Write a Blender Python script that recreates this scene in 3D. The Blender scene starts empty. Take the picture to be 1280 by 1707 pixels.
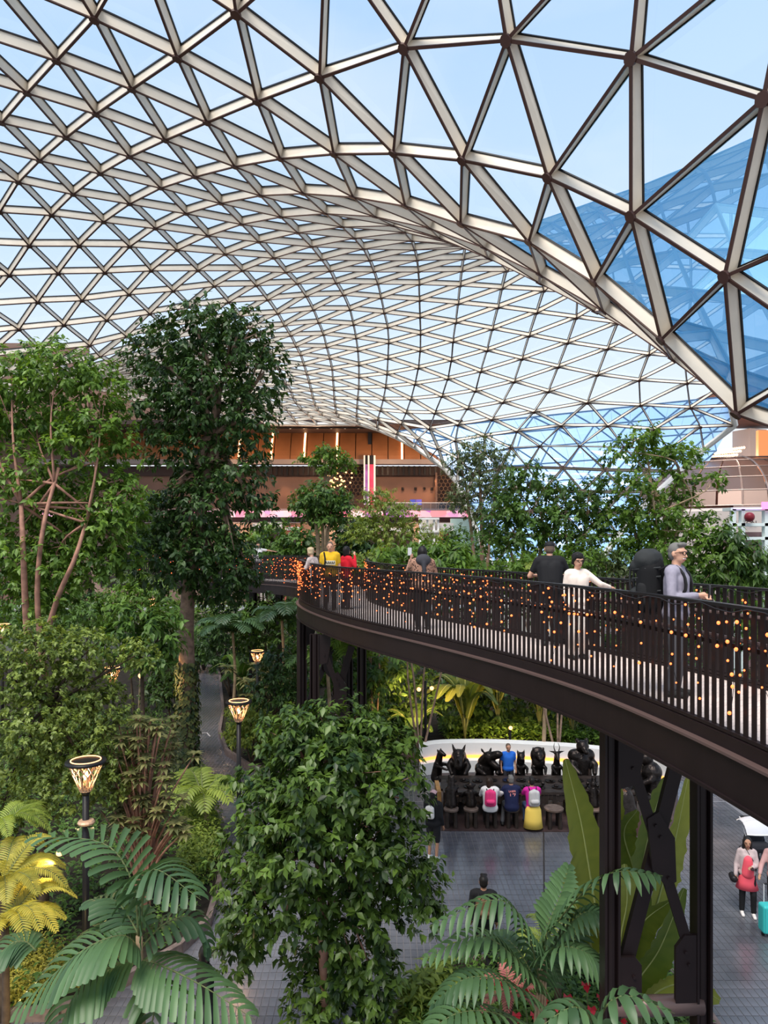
import bpy, bmesh, math, random
import numpy as np
from mathutils import Vector, Matrix

# ------------------------------------------------------------------ camera, sky, sun, exposure
S = bpy.context.scene
COL = S.collection
F = 1183.0            # focal length in pixels of a 1280 x 1707 frame
EYE = 7.8             # height of the camera above the garden floor
HOR = 910.0           # pixel row of the horizon
cam_d = bpy.data.cameras.new('camera'); cam = bpy.data.objects.new('camera', cam_d); COL.objects.link(cam)
cam.location = (0, 0, EYE); cam.rotation_euler = (math.pi/2, 0, 0)
cam_d.sensor_fit = 'VERTICAL'; cam_d.sensor_height = 36.0; cam_d.lens = F/1707*36.0
cam_d.shift_y = (HOR-853.5)/1707; cam_d.clip_end = 600; cam_d.clip_start = 0.05
S.camera = cam
W = bpy.data.worlds.new('sky'); S.world = W; W.use_nodes = True
nt = W.node_tree; nt.nodes.clear()
wo = nt.nodes.new('ShaderNodeOutputWorld'); bg = nt.nodes.new('ShaderNodeBackground')
tc = nt.nodes.new('ShaderNodeTexCoord'); sx = nt.nodes.new('ShaderNodeSeparateXYZ')
rp = nt.nodes.new('ShaderNodeValToRGB'); nz = nt.nodes.new('ShaderNodeTexNoise'); mx = nt.nodes.new('ShaderNodeMix')
mx.data_type = 'RGBA'
mp = nt.nodes.new('ShaderNodeMapping'); mp.inputs['Scale'].default_value = (1.2, 1.2, 3.5)
nt.links.new(tc.outputs['Generated'], sx.inputs[0]); nt.links.new(sx.outputs['Z'], rp.inputs[0])
nt.links.new(tc.outputs['Generated'], mp.inputs[0]); nt.links.new(mp.outputs[0], nz.inputs['Vector'])
nz.inputs['Scale'].default_value = 1.6; nz.inputs['Detail'].default_value = 5
SKY = [(0.0, (0.90, 0.93, 0.98)), (0.18, (0.80, 0.89, 0.98)), (0.38, (0.60, 0.77, 0.96)), (0.62, (0.46, 0.66, 0.95)), (1.0, (0.36, 0.57, 0.92))]
while len(rp.color_ramp.elements) < len(SKY): rp.color_ramp.elements.new(0.5)
for e, (p, c) in zip(rp.color_ramp.elements, SKY): e.position = p; e.color = (*c, 1)
cr = nt.nodes.new('ShaderNodeValToRGB'); cr.color_ramp.elements[0].position = 0.5; cr.color_ramp.elements[1].position = 0.8
cr.color_ramp.elements[1].color = (0.45, 0.45, 0.45, 1)
nt.links.new(nz.outputs['Fac'], cr.inputs[0])
nt.links.new(cr.outputs[0], mx.inputs['Factor']); nt.links.new(rp.outputs[0], mx.inputs['A'])
mx.inputs['B'].default_value = (0.95, 0.96, 0.99, 1)
nt.links.new(mx.outputs['Result'], bg.inputs['Color']); bg.inputs['Strength'].default_value = 1.06
nt.links.new(bg.outputs[0], wo.inputs[0])
sun_d = bpy.data.lights.new('sun', 'SUN'); sun_d.energy = 5.0; sun_d.angle = math.radians(36); sun_d.color = (1.0, 0.93, 0.82)
sun = bpy.data.objects.new('sun', sun_d); COL.objects.link(sun)
SUN_EL, SUN_AZ = math.radians(63), math.radians(-155)      # high and soft, from behind the camera
sun.rotation_euler = Vector((math.sin(SUN_AZ)*math.cos(SUN_EL), math.cos(SUN_AZ)*math.cos(SUN_EL), math.sin(SUN_EL))).to_track_quat('Z', 'Y').to_euler()
S.view_settings.view_transform = 'Standard'; S.view_settings.look = 'None'; S.view_settings.gamma = 1
S.view_settings.use_curve_mapping = False; S.view_settings.exposure = 0.12
S.cycles.transparent_max_bounces = 24; S.cycles.max_bounces = 6; S.cycles.sample_clamp_indirect = 4
S.cycles.caustics_reflective = False; S.cycles.caustics_refractive = False

# ------------------------------------------------------------------ helpers
rng = np.random.default_rng(7); random.seed(7)
def P(px, py, D): return Vector(((px-640)/F*D, D, EYE-(py-HOR)/F*D))      # a pixel and its distance -> a point
def FD(py, z=0.0): return (EYE-z)*F/(py-HOR)                              # distance of a point at height z seen at row py
def FP(px, py, z=0.0): return P(px, py, FD(py, z))
def mat(name, col, rough=0.6, metal=0.0, noise=0.0, scale=8.0, bump=0.0, emit=None, spec=0.22, coat=0.0, bscale=None):
    m = bpy.data.materials.new(name); m.use_nodes = True; n = m.node_tree; b = n.nodes['Principled BSDF']
    b.inputs['Roughness'].default_value = rough; b.inputs['Metallic'].default_value = metal
    b.inputs['Specular IOR Level'].default_value = spec; b.inputs['Coat Weight'].default_value = coat
    b.inputs['Base Color'].default_value = (*col, 1)
    if noise or bump:
        t = n.nodes.new('ShaderNodeTexCoord'); z = n.nodes.new('ShaderNodeTexNoise'); z.inputs['Scale'].default_value = scale; z.inputs['Detail'].default_value = 4
        n.links.new(t.outputs['Object'], z.inputs['Vector'])
        if noise:
            r = n.nodes.new('ShaderNodeValToRGB'); r.color_ramp.elements[0].position = 0.3; r.color_ramp.elements[1].position = 0.7
            r.color_ramp.elements[0].color = (*[c*(1-noise) for c in col], 1); r.color_ramp.elements[1].color = (*[min(1, c*(1+noise)) for c in col], 1)
            n.links.new(z.outputs['Fac'], r.inputs[0]); n.links.new(r.outputs[0], b.inputs['Base Color'])
        if bump:
            k = n.nodes.new('ShaderNodeBump'); k.inputs['Strength'].default_value = bump; k.inputs['Distance'].default_value = 0.03
            if bscale:
                z2 = n.nodes.new('ShaderNodeTexNoise'); z2.inputs['Scale'].default_value = bscale; n.links.new(t.outputs['Object'], z2.inputs['Vector']); z = z2
            n.links.new(z.outputs['Fac'], k.inputs['Height']); n.links.new(k.outputs[0], b.inputs['Normal'])
    if emit:
        b.inputs['Emission Color'].default_value = (*emit[0], 1); b.inputs['Emission Strength'].default_value = emit[1]
    return m
def leafmat(name, dark, light, rough=0.42, trans=0.3):
    m = bpy.data.materials.new(name); m.use_nodes = True; n = m.node_tree; b = n.nodes['Principled BSDF']
    a = n.nodes.new('ShaderNodeAttribute'); a.attribute_name = 'tone'
    r = n.nodes.new('ShaderNodeValToRGB'); r.color_ramp.elements[0].color = (*dark, 1); r.color_ramp.elements[1].color = (*light, 1)
    n.links.new(a.outputs['Fac'], r.inputs[0]); n.links.new(r.outputs[0], b.inputs['Base Color'])
    b.inputs['Roughness'].default_value = rough; b.inputs['Specular IOR Level'].default_value = 0.35
    t = n.nodes.new('ShaderNodeBsdfTranslucent'); g = n.nodes.new('ShaderNodeMix'); g.data_type = 'RGBA'; g.blend_type = 'MULTIPLY'; g.inputs['Factor'].default_value = 1
    n.links.new(r.outputs[0], g.inputs['A']); g.inputs['B'].default_value = (1.6, 1.5, 0.7, 1); n.links.new(g.outputs['Result'], t.inputs['Color'])
    x = n.nodes.new('ShaderNodeMixShader'); x.inputs[0].default_value = trans
    n.links.new(b.outputs[0], x.inputs[1]); n.links.new(t.outputs[0], x.inputs[2]); n.links.new(x.outputs[0], n.nodes['Material Output'].inputs[0])
    return m
def emat(name, col, s):
    return mat(name, col, 0.5, emit=(col, s))
def tag(o, label=None, cat=None, group=None, kind=None):
    if label: o['label'] = label
    if cat: o['category'] = cat
    if group: o['group'] = group
    if kind: o['kind'] = kind
    return o
def thing(name, label, cat, loc=(0, 0, 0), rz=0.0, group=None, kind=None):
    o = bpy.data.objects.new(name, None); o.empty_display_size = 0.1; COL.objects.link(o)
    o.location = loc; o.rotation_euler = (0, 0, rz); return tag(o, label, cat, group, kind)
class MB:
    """gathers vertices and faces of one mesh"""
    def __init__(s): s.v = []; s.f = []; s.m = []
    def add(s, vs, fs, mi=0):
        k = len(s.v); s.v.extend([tuple(v) for v in vs]); s.f.extend([tuple(i+k for i in f) for f in fs]); s.m.extend([mi]*len(fs)); return s
    def box(s, c, d, mi=0, rz=0.0, axes=None):
        c = Vector(c)
        if axes is None: axes = (Vector((math.cos(rz), math.sin(rz), 0)), Vector((-math.sin(rz), math.cos(rz), 0)), Vector((0, 0, 1)))
        vs = [c+axes[0]*(x*d[0]/2)+axes[1]*(y*d[1]/2)+axes[2]*(z*d[2]/2) for x in (-1, 1) for y in (-1, 1) for z in (-1, 1)]
        return s.add(vs, [(0, 1, 3, 2), (4, 6, 7, 5), (0, 4, 5, 1), (2, 3, 7, 6), (0, 2, 6, 4), (1, 5, 7, 3)], mi)
    def bar(s, a, b, w, h, up=(0, 0, 1), mi=0):
        a, b = Vector(a), Vector(b); d = (b-a); L = d.length
        if L < 1e-6: return s
        x = d/L; y = Vector(up).cross(x)
        if y.length < 1e-4: y = Vector((0, 1, 0)).cross(x)
        if y.length < 1e-4: y = Vector((1, 0, 0)).cross(x)
        y.normalize(); z = x.cross(y)
        return s.box((a+b)/2, (L, w, h), mi, axes=(x, y, z))
    def tube(s, pts, r, n=8, mi=0, cap=True):
        pts = [Vector(p) for p in pts]; rs = r if hasattr(r, '__len__') else [r]*len(pts)
        k = len(s.v); N = len(pts); y = None
        for i, p in enumerate(pts):
            t = (pts[min(i+1, N-1)]-pts[max(i-1, 0)])
            if t.length < 1e-9: t = Vector((0, 0, 1))
            t.normalize()
            if y is None:
                y = t.cross(Vector((0, 0, 1)))
                if y.length < 1e-3: y = t.cross(Vector((1, 0, 0)))
            y = (y-t*y.dot(t))
            if y.length < 1e-6: y = t.orthogonal()
            y.normalize(); z = t.cross(y)
            for j in range(n):
                a = 2*math.pi*j/n; s.v.append(tuple(p+(y*math.cos(a)+z*math.sin(a))*rs[i]))
        for i in range(N-1):
            for j in range(n):
                q = (j+1) % n; s.f.append((k+i*n+j, k+i*n+q, k+(i+1)*n+q, k+(i+1)*n+j)); s.m.append(mi)
        if cap:
            s.f.append(tuple(k+j for j in range(n))[::-1]); s.f.append(tuple(k+(N-1)*n+j for j in range(n))); s.m.extend([mi, mi])
        return s
    def lathe(s, prof, c=(0, 0, 0), n=16, mi=0, sc=(1, 1)):
        c = Vector(c); k = len(s.v); N = len(prof)
        for (r, z) in prof:
            for j in range(n):
                a = 2*math.pi*j/n; s.v.append((c.x+r*math.cos(a)*sc[0], c.y+r*math.sin(a)*sc[1], c.z+z))
        for i in range(N-1):
            for j in range(n):
                q = (j+1) % n; s.f.append((k+i*n+j, k+i*n+q, k+(i+1)*n+q, k+(i+1)*n+j)); s.m.append(mi)
        s.f.append(tuple(k+j for j in range(n))[::-1]); s.f.append(tuple(k+(N-1)*n+j for j in range(n))); s.m.extend([mi, mi])
        return s
    def ell(s, c, r, n=10, m=7, mi=0, rot=None):
        c = Vector(c); r = r if hasattr(r, '__len__') else (r, r, r); k = len(s.v)
        R = rot or Matrix.Identity(3)
        for i in range(1, m):
            th = math.pi*i/m
            for j in range(n):
                a = 2*math.pi*j/n
                s.v.append(tuple(c+R @ Vector((r[0]*math.sin(th)*math.cos(a), r[1]*math.sin(th)*math.sin(a), r[2]*math.cos(th)))))
        t = len(s.v); s.v.append(tuple(c+R @ Vector((0, 0, r[2])))); s.v.append(tuple(c-R @ Vector((0, 0, r[2]))))
        for i in range(m-2):
            for j in range(n):
                q = (j+1) % n; s.f.append((k+i*n+j, k+(i+1)*n+j, k+(i+1)*n+q, k+i*n+q)); s.m.append(mi)
        for j in range(n):
            q = (j+1) % n; s.f.append((t, k+j, k+q)); s.f.append((t+1, k+(m-2)*n+q, k+(m-2)*n+j)); s.m.extend([mi, mi])
        return s
    def cap(s, a, b, ra, rb=None, n=10, mi=0):
        """tapered capsule"""
        a, b = Vector(a), Vector(b); rb = ra if rb is None else rb; d = b-a
        u = d.normalized() if d.length > 1e-6 else Vector((0, 0, 1))
        pts = []; rs = []
        for q in (-0.98, -0.7, -0.35): pts.append(a+u*ra*q); rs.append(ra*math.sqrt(max(0.02, 1-q*q)))
        pts.append(a); rs.append(ra); pts.append(b); rs.append(rb)
        for q in (0.35, 0.7, 0.98): pts.append(b+u*rb*q); rs.append(rb*math.sqrt(max(0.02, 1-q*q)))
        return s.tube(pts, rs, n, mi)
    def prism(s, pts, axis, t, mi=0):
        """extrudes a polygon (3-D points) by t along axis"""
        a = Vector(axis)*t; n = len(pts); k = [Vector(p) for p in pts]
        return s.add(k+[p+a for p in k], [tuple(range(n))[::-1], tuple(range(n, 2*n))]+[(i, (i+1) % n, n+(i+1) % n, n+i) for i in range(n)], mi)
    def mesh(s, name, mats, smooth=False):
        me = bpy.data.meshes.new(name); me.from_pydata(s.v, [], s.f)
        for m in (mats if isinstance(mats, (list, tuple)) else [mats]): me.materials.append(m)
        if any(s.m): me.polygons.foreach_set('material_index', s.m)
        if smooth: me.polygons.foreach_set('use_smooth', [True]*len(s.f))
        me.update(); return me
    def build(s, name, mats, parent=None, smooth=False, kind=None, label=None):
        o = bpy.data.objects.new(name, s.mesh(name, mats, smooth)); COL.objects.link(o)
        if parent is not None: o.parent = parent
        if kind: o['kind'] = kind
        if label: o['label'] = label
        return o
def rel(parent, p): return Vector(p)-parent.location
def smooth_auto(me, ang=0.7):
    me.polygons.foreach_set('use_smooth', [True]*len(me.polygons))
    try: me.set_sharp_from_angle(angle=ang)
    except Exception: pass
def bez(pts, n):
    """smooth curve through points (Catmull-Rom)"""
    p = [Vector(q) for q in pts]; p = [p[0]*2-p[1]]+p+[p[-1]*2-p[-2]]; out = []
    segs = len(p)-3
    for k in range(n):
        t = k/(n-1)*segs; i = min(int(t), segs-1); u = t-i; a, b, c, d = p[i:i+4]
        out.append(0.5*((2*b)+(c-a)*u+(2*a-5*b+4*c-d)*u*u+(3*b-a-3*c+d)*u**3))
    return out
M = {}
M['cream'] = mat('warmlit_cream_steel', (0.76, 0.675, 0.56), 0.5, noise=0.06, scale=2)  # cream paint, its warmth raised to stand in for warm bounce light
M['flange'] = mat('brown_flange', (0.085, 0.042, 0.034), 0.45)
M['gasket'] = mat('black_gasket', (0.012, 0.012, 0.014), 0.4)
M['bronze_brown'] = mat('dark_brown_steel', (0.0135, 0.0080, 0.0085), 0.42, noise=0.12, scale=3)
M['rail_tube'] = mat('brown_rail', (0.13, 0.085, 0.078), 0.35, 0.3)
M['black'] = mat('black_metal', (0.012, 0.011, 0.012), 0.4)
M['white'] = mat('white_paint', (0.80, 0.78, 0.76), 0.5)
M['glow'] = emat('warm_bulb', (1.0, 0.30, 0.075), 7.0)
M['glow2'] = emat('warm_lamp', (1.0, 0.45, 0.17), 3.2)
M['strip'] = emat('light_strip', (1.0, 0.55, 0.28), 5.0)
M['bark'] = mat('grey_brown_bark', (0.25, 0.165, 0.12), 0.8, noise=0.4, scale=6, bump=0.5)
M['bark_dark'] = mat('dark_bark', (0.06, 0.042, 0.03), 0.8, noise=0.4, scale=6, bump=0.5)
M['bark_red'] = mat('reddish_bark', (0.34, 0.175, 0.125), 0.75, noise=0.35, scale=5, bump=0.4)
M['bark_pale'] = mat('pale_bark', (0.34, 0.24, 0.15), 0.75, noise=0.3, scale=5, bump=0.4)
M['soil'] = mat('dark_soil', (0.022, 0.017, 0.012), 0.95, noise=0.5, scale=4, bump=0.6)
ROOF_NODES = """-2669 7964 2395 827 5449 1745 1334 3028 2373 -1033 4485 2077 -472 1891 1906 -2861 8350 2445 -2126 5850 2150 1222 3442 2474 1556 1314 857 -1188 7985 2137 1791 5296 1514 -2236 4120 1646 1907 5151 1337 -616 5808 2111 140 3281 2146 -1621 7282 2228 2172 4513 2132 -53 3679 2198 404 1164 1579 -1039 5174 2139 2002 2446 2371 1630 5170 1650 704 4602 2181 -1246 3470 2006 719 5787 1367 472 4985 2076 878 2566 1791 750 2719 1842 -640 6527 2071 -2548 5163 1893 -2830 8849 2465 0 4397 2219 -821 4797 2129 1574 3686 2530 -384 2637 2000 -2814 9098 2474 -2096 6575 2242 1547 4093 2384 1636 1815 1448 400 5635 1828 -1452 4541 1984 -2312 4813 1824 -1805 8163 2262 200 4003 2252 -2650 4113 1509 2400 4905 1741 417 1905 1506 -1790 8413 2263 -1039 5876 2161 -2900 4468 1531 1749 4681 2038 -1228 4175 2000 -642 1573 1945 -645 1814 1945 -755 7448 2108 961 5202 863 975 3202 2264 807 3372 2288 -2559 5869 2111 -1594 3537 1877 1098 1346 892 -729 7697 2081 26 5092 2119 -2267 7445 2314 -1472 4992 2070 -295 3357 2131 386 1042 1750 105 6507 1764 497 830 1830 1721 2284 2068 -1476 5220 2110 -760 2724 2053 -1216 6758 2169 -423 4245 2188 -2732 4820 1716 -1897 2463 1988 562 2630 1791 1003 5651 1559 1188 5439 1541 -2971 5173 1804 -2040 2824 1842 -2010 3065 1796 -2419 8576 2382 -414 4481 2185 57 1934 1704 -2741 6727 2279 1550 5034 1019 -226 5948 2004 549 3454 2210 -1628 4224 1864 -1017 1683 2008 1257 1922 1399 -1871 4572 1869 -1137 2111 2036 -1136 2342 2049 -2228 8189 2336 675 1363 1031 1772 3043 2582 285 6134 1698 -1685 6062 2197 -2698 7467 2364 927 5055 1944 1214 2617 2085 -688 3449 2115 -2128 5379 2045 -305 1461 1873 -285 1201 1950 -1179 7498 2162 -402 4950 2161 862 1002 904 -605 5342 2135 -1977 3543 1723 -1646 6794 2221 2026 4141 2383 234 2653 1917 -1036 4714 2098 -2426 2803 1662 -1903 5023 1992 -2976 6369 2211 -259 6668 1947 695 4165 2287 865 1793 1205 -2264 4353 1690 461 4543 2205 -1115 2823 2066 -623 6044 2093 921 2005 1363 -1542 2174 2071 -826 4333 2107 -308 1721 1855 -2655 8213 2405 -1911 5719 2147 792 5644 1648 1391 3242 2481 1762 1204 769 -2845 8599 2455 -2119 6089 2189 -1223 3709 1990 1320 3660 2498 -290 1982 1859 466 5202 1998 1633 5237 1351 1784 1364 961 1938 5000 1180 164 3522 2194 -1614 7527 2230 -820 5029 2139 -2605 3631 1467 2236 4666 1999 -1817 7913 2263 -1040 5405 2152 -350 2877 2047 2061 2622 2547 1638 4299 2281 607 5983 1316 700 4817 2101 -443 6358 2027 801 5573 1221 -2329 5042 1900 928 2774 1958 792 2933 1993 -636 6775 2069 213 4240 2242 -2557 5396 1972 -1614 3060 1944 2483 5014 1623 23 4632 2201 470 2152 1575 -2609 8962 2432 -1885 6441 2225 1684 3905 2474 639 5442 1827 -2082 6819 2259 -1238 4402 2021 1651 1974 1661 369 5855 1740 776 3612 2398 983 3420 2396 -1464 4765 2027 -801 2235 2003 -2553 6109 2168 1165 1545 1029 -1588 8273 2219 -825 5727 2141 -2679 4351 1562 1934 4507 2149 -1034 6115 2158 -274 3597 2170 -2045 7555 2291 1749 4862 1910 727 5343 807 1783 2453 2253 38 1402 1761 1037 5027 692 -2345 5741 2104 -509 7533 2060 250 4930 2130 -1566 3780 1844 1094 5460 1394 20 5320 2062 609 2855 1918 -992 6858 2131 747 849 1050 -1257 5084 2114 -589 2557 2012 1310 4071 2382 1166 4259 2299 -737 2967 2074 -2517 6841 2285 1267 2102 1615 -36 6005 1919 -2752 5052 1804 -1858 2703 1939 -1827 2945 1895 -2214 8439 2342 -208 4320 2213 193 1797 1593 2091 5204 1488 140 2175 1751 1305 5140 1028 -1464 6165 2196 -2990 5884 2073 -1652 4448 1904 -972 1933 2011 -971 2168 2025 -1184 7740 2160 1393 4966 860 684 3538 2283 860 1244 925 -2985 6126 2147 -1988 3776 1699 771 1576 1092 -398 5415 2121 -2684 7716 2381 -1910 5252 2051 -665 3692 2131 -107 1283 1881 -240 6916 1955 -41 1038 1955 1416 2629 2203 -1913 5483 2104 -1098 3065 2070 -399 5183 2143 -1439 6654 2198 376 2522 1797 -1632 7038 2224 -824 4565 2118 -2250 2697 1785 278 2891 2009 678 813 1449 819 5836 1535 -2406 3042 1615 -2395 3282 1579 -2964 6614 2265 -255 2234 1887 706 4384 2248 -950 2651 2055 -420 5881 2068 1065 1872 1279 -634 6284 2081 183 3764 2231 -2069 4466 1780 -1358 2021 2060 959 2207 1551 2312 4795 1866 -1449 2678 2037 -1498 2424 2057 -2640 8463 2414 -1906 5957 2182 1470 3463 2536 -130 1824 1785 684 5028 2010 -2108 6332 2219 883 5381 1046 440 5418 1916 1720 5096 1178 963 2984 2117 814 3148 2143 -1037 3786 2052 -492 1130 2007 -2561 5631 2046 1808 1525 1158 -1609 7774 2230 -820 5260 2145 -161 2717 1999 575 1201 1235 452 1303 1384 1785 4116 2384 -1041 5639 2159 -2408 3760 1548 -2069 7064 2272 1700 4498 2164 645 5749 1159 1674 2129 1869 -124 2956 2059 -2790 3011 1410 -2340 5272 1974 -1454 2911 2008 -618 7028 2075 227 4473 2217 -2708 4587 1633 31 4864 2166 -1445 3149 1986 -1032 6356 2154 587 5645 1739 -1247 4629 2050 -636 2063 1957 -2340 5980 2156 454 6046 1603 1055 3636 2457 950 3825 2412 1351 1425 943 -2543 6352 2215 -1599 4001 1842 -616 2312 1980 9 5546 2013 2129 5088 1326 -825 5964 2133 1396 1605 1124 -1834 7419 2259 1984 4680 2017 1943 2279 2186 -260 3838 2198 219 1276 1688 -2035 7803 2296 -1259 5314 2141 1806 4999 1765 1849 2636 2421 -1476 5686 2169 -718 3207 2095 168 1538 1614 911 5614 1402 248 5153 2065 -834 6689 2120 1194 5301 1211 -2766 5285 1892 648 3075 2049 -977 7109 2132 -197 4558 2196 -2990 5645 1990 -1985 3306 1757 185 2415 1827 -562 2799 2046 -2306 6708 2261 1212 4467 2211 1401 4282 2291 1448 1956 1532 177 5820 1867 -2503 7086 2311 -1670 4671 1954 1259 2287 1833 -63 6238 1884 758 3779 2345 -1130 2581 2056 2254 5050 1621 286 2035 1633 -1994 8551 2306 -1252 6022 2180 1174 5068 1877 1468 4879 1951 -1453 6408 2199 -645 3933 2140 -2462 7828 2358 1169 5079 866 1485 2829 2352 1461 4776 699 -2772 5997 2125 -1773 3667 1785 917 1466 986 -955 7846 2113 -189 5254 2113 -2012 4007 1701 -410 5647 2097 321 3127 2099 -1407 7146 2195 -1696 5353 2107 -932 2894 2072 956 4436 2233 -1084 3305 2059 -2935 7107 2348 991 2402 1753 -2221 2936 1731 -2199 3175 1688 -2624 8712 2423 -612 4643 2151 -91 2082 1801 1716 3489 2592 -205 2478 1938 1760 4928 1029 -434 6119 2042 1828 1682 1364 1098 2063 1476 -2092 4693 1843 -1293 2511 2064 -1327 2264 2061 -1601 8022 2224 425 3854 2269 565 1452 1200 457 1553 1355 -2430 3998 1563 -1897 6198 2207 -2906 7602 2401 684 5539 981 673 5236 1917 1101 2802 2102 -865 3618 2101 -2345 5505 2043 -1031 4022 2054 -477 1637 1903 -554 7285 2069 -482 1380 1942 1137 3013 2252 -1440 3386 1948 -823 5493 2144 -2192 3649 1630 -1857 6929 2246 1870 4317 2272 1861 1979 1787 80 2797 2014 -2056 7309 2283 -1253 4856 2082 -2606 2906 1536 -93 3197 2115 549 941 1608 521 6228 1454 -2792 3256 1391 -2799 3500 1380 1894 2125 1991 241 4703 2179 -1284 2990 2041 -818 6204 2123 784 2137 1457 650 2268 1559 -1025 6603 2147 -234 4079 2218 -2511 4702 1730 -1719 2326 2049 1942 5096 1611 582 5837 1638 -2331 6221 2199 -1400 3863 1917 1190 3853 2444 1083 4042 2370 -451 2145 1924 232 5375 1998 -2530 6596 2254 1585 1482 1044 -10 5775 1964 670 3301 2176 -1416 4092 1924 -851 1500 1991 1430 1783 1321 -1826 7665 2263 -2816 3744 1386 2060 4820 1880 -2023 8052 2299 -1259 5547 2161 -537 3040 2080 1917 2830 2572 325 1415 1513 1209 4673 2112 1477 4480 2181 -1471 5924 2187 -2840 3987 1413 -2489 7333 2331 998 5427 1226 1338 2444 2034 -510 3281 2108 -810 6945 2107 -2774 5520 1977 -1800 3188 1856 2342 5188 1482 -964 7358 2124 -190 4792 2178 333 2281 1704 -1766 3436 1825 -2293 6953 2283 1457 2125 1747 143 6039 1813 -1683 4896 2007 -963 2409 2041 -2765 6239 2185 -71 6476 1861 867 4005 2341 1001 1671 1110 -2041 4237 1730 -1245 6263 2181 -461 3763 2167 -2255 7692 2324 1111 5257 1767 1451 5062 1796 1631 2636 2310 -626 4173 2142 -142 1556 1804 -2449 8077 2367 -1695 5586 2146 1250 4899 697 1549 3038 2479 -1053 3547 2051 -1788 3895 1767 1343 5332 1373 -197 5485 2078 467 2986 2012 -1196 7006 2162 386 3358 2185 682 949 1242 558 1046 1438 -1399 7390 2197 -606 4877 2145 -2395 3521 1556 -914 3135 2084 -2727 6973 2314 951 4647 2151 1111 2246 1694 -241 6185 1977 -2921 7354 2377 -2110 4920 1912 1041 2599 1939 -452 6602 2013 441 4088 2275 -31 2323 1856 -2404 8825 2391 -1675 6304 2210 1822 3715 2561 879 5253 1837 -1871 6685 2237 -1030 4255 2062 -2876 8100 2434 1844 1833 1576 -1395 7881 2190 1603 4857 862 1169 3226 2384 590 3703 2275 -2209 3885 1625 678 1672 1218 549 1783 1368 -1388 8130 2176 -610 5575 2123 -2458 4235 1600 -2891 7851 2419 2105 4336 2262 -71 3438 2160 -845 3860 2102 -390 7106 2023 1281 2819 2237 781 5158 632 -2130 5613 2102 -1270 3230 2020 1480 5372 1532 -305 7360 2030 463 4766 2146 -1415 3624 1929 -1845 7174 2254 117 3039 2084 621 6013 1517 -2596 3148 1500 -2595 3390 1476 -1037 4944 2119 -417 2393 1959 1438 3879 2461 -831 6445 2120 -35 3919 2224 -2290 4584 1752 831 2356 1619 700 2499 1695 2139 4952 1739 -2532 4932 1811 -1674 2572 2013 -1644 2814 1977 -2009 8301 2301 -18 4159 2229 338 1665 1491 -2870 4229 1462 -2320 6464 2234 1086 5251 1043 208 5598 1930 -1220 3945 1990 -682 1312 1992 -2776 5757 2055 1615 1650 1241 -1436 4317 1948 -809 1753 1976 -808 1991 1989 -960 7603 2117 1022 1140 773 -1257 5783 2174 -2624 3872 1477 -2279 7198 2300 1197 4874 2004 1476 4685 2076 1492 2284 1952 -319 3117 2092 -2476 7580 2346 -1692 5123 2060 -488 3523 2135 149 1131 1865 -63 6724 1871 240 916 1915 -776 7201 2107 1560 2451 2141 -2929 4705 1615 -187 5023 2156 -1608 3297 1909 -1235 6508 2177 515 2396 1674 -1421 6901 2195 -619 4409 2144 -2953 4939 1708 -2074 2585 1897 422 2756 1902 106 6266 1765 -2754 6482 2237 -1818 4121 1780 952 4218 2292 -780 2480 2028 -208 5715 2041 -2950 6860 2310 1222 1737 1201 407 3608 2235 -1847 4347 1817 -1182 1859 2035 -440 4005 2185 -2242 7940 2331 -1478 5452 2144 1018 5450 1655 1311 5254 1664 1700 2834 2458 -2434 8326 2375 -1692 5823 2176 -885 3378 2088 1624 3258 2566 399 6297 1552 21 1674 1704 944 4853 2054 1453 5197 1187 -2984 5408 1899 -278 964 2027 265 6401 1662 512 3213 2119 -1184 7254 2161 -403 4716 2179 -2188 3413 1653 -1397 7634 2197 -602 5109 2149 32 2560 1933 703 1106 1077 1929 3933 2487 -2712 7220 2342 -1890 4797 1930 1137 2422 1921 -255 6425 1953 682 3934 2300 -2122 5148 1981 -1288 2751 2059 -446 6851 2019 453 4318 2249 734 1908 1320 602 2027 1447 -2486 4470 1658 -2198 8688 2349 -1662 6548 2218 -832 4098 2103"""
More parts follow.
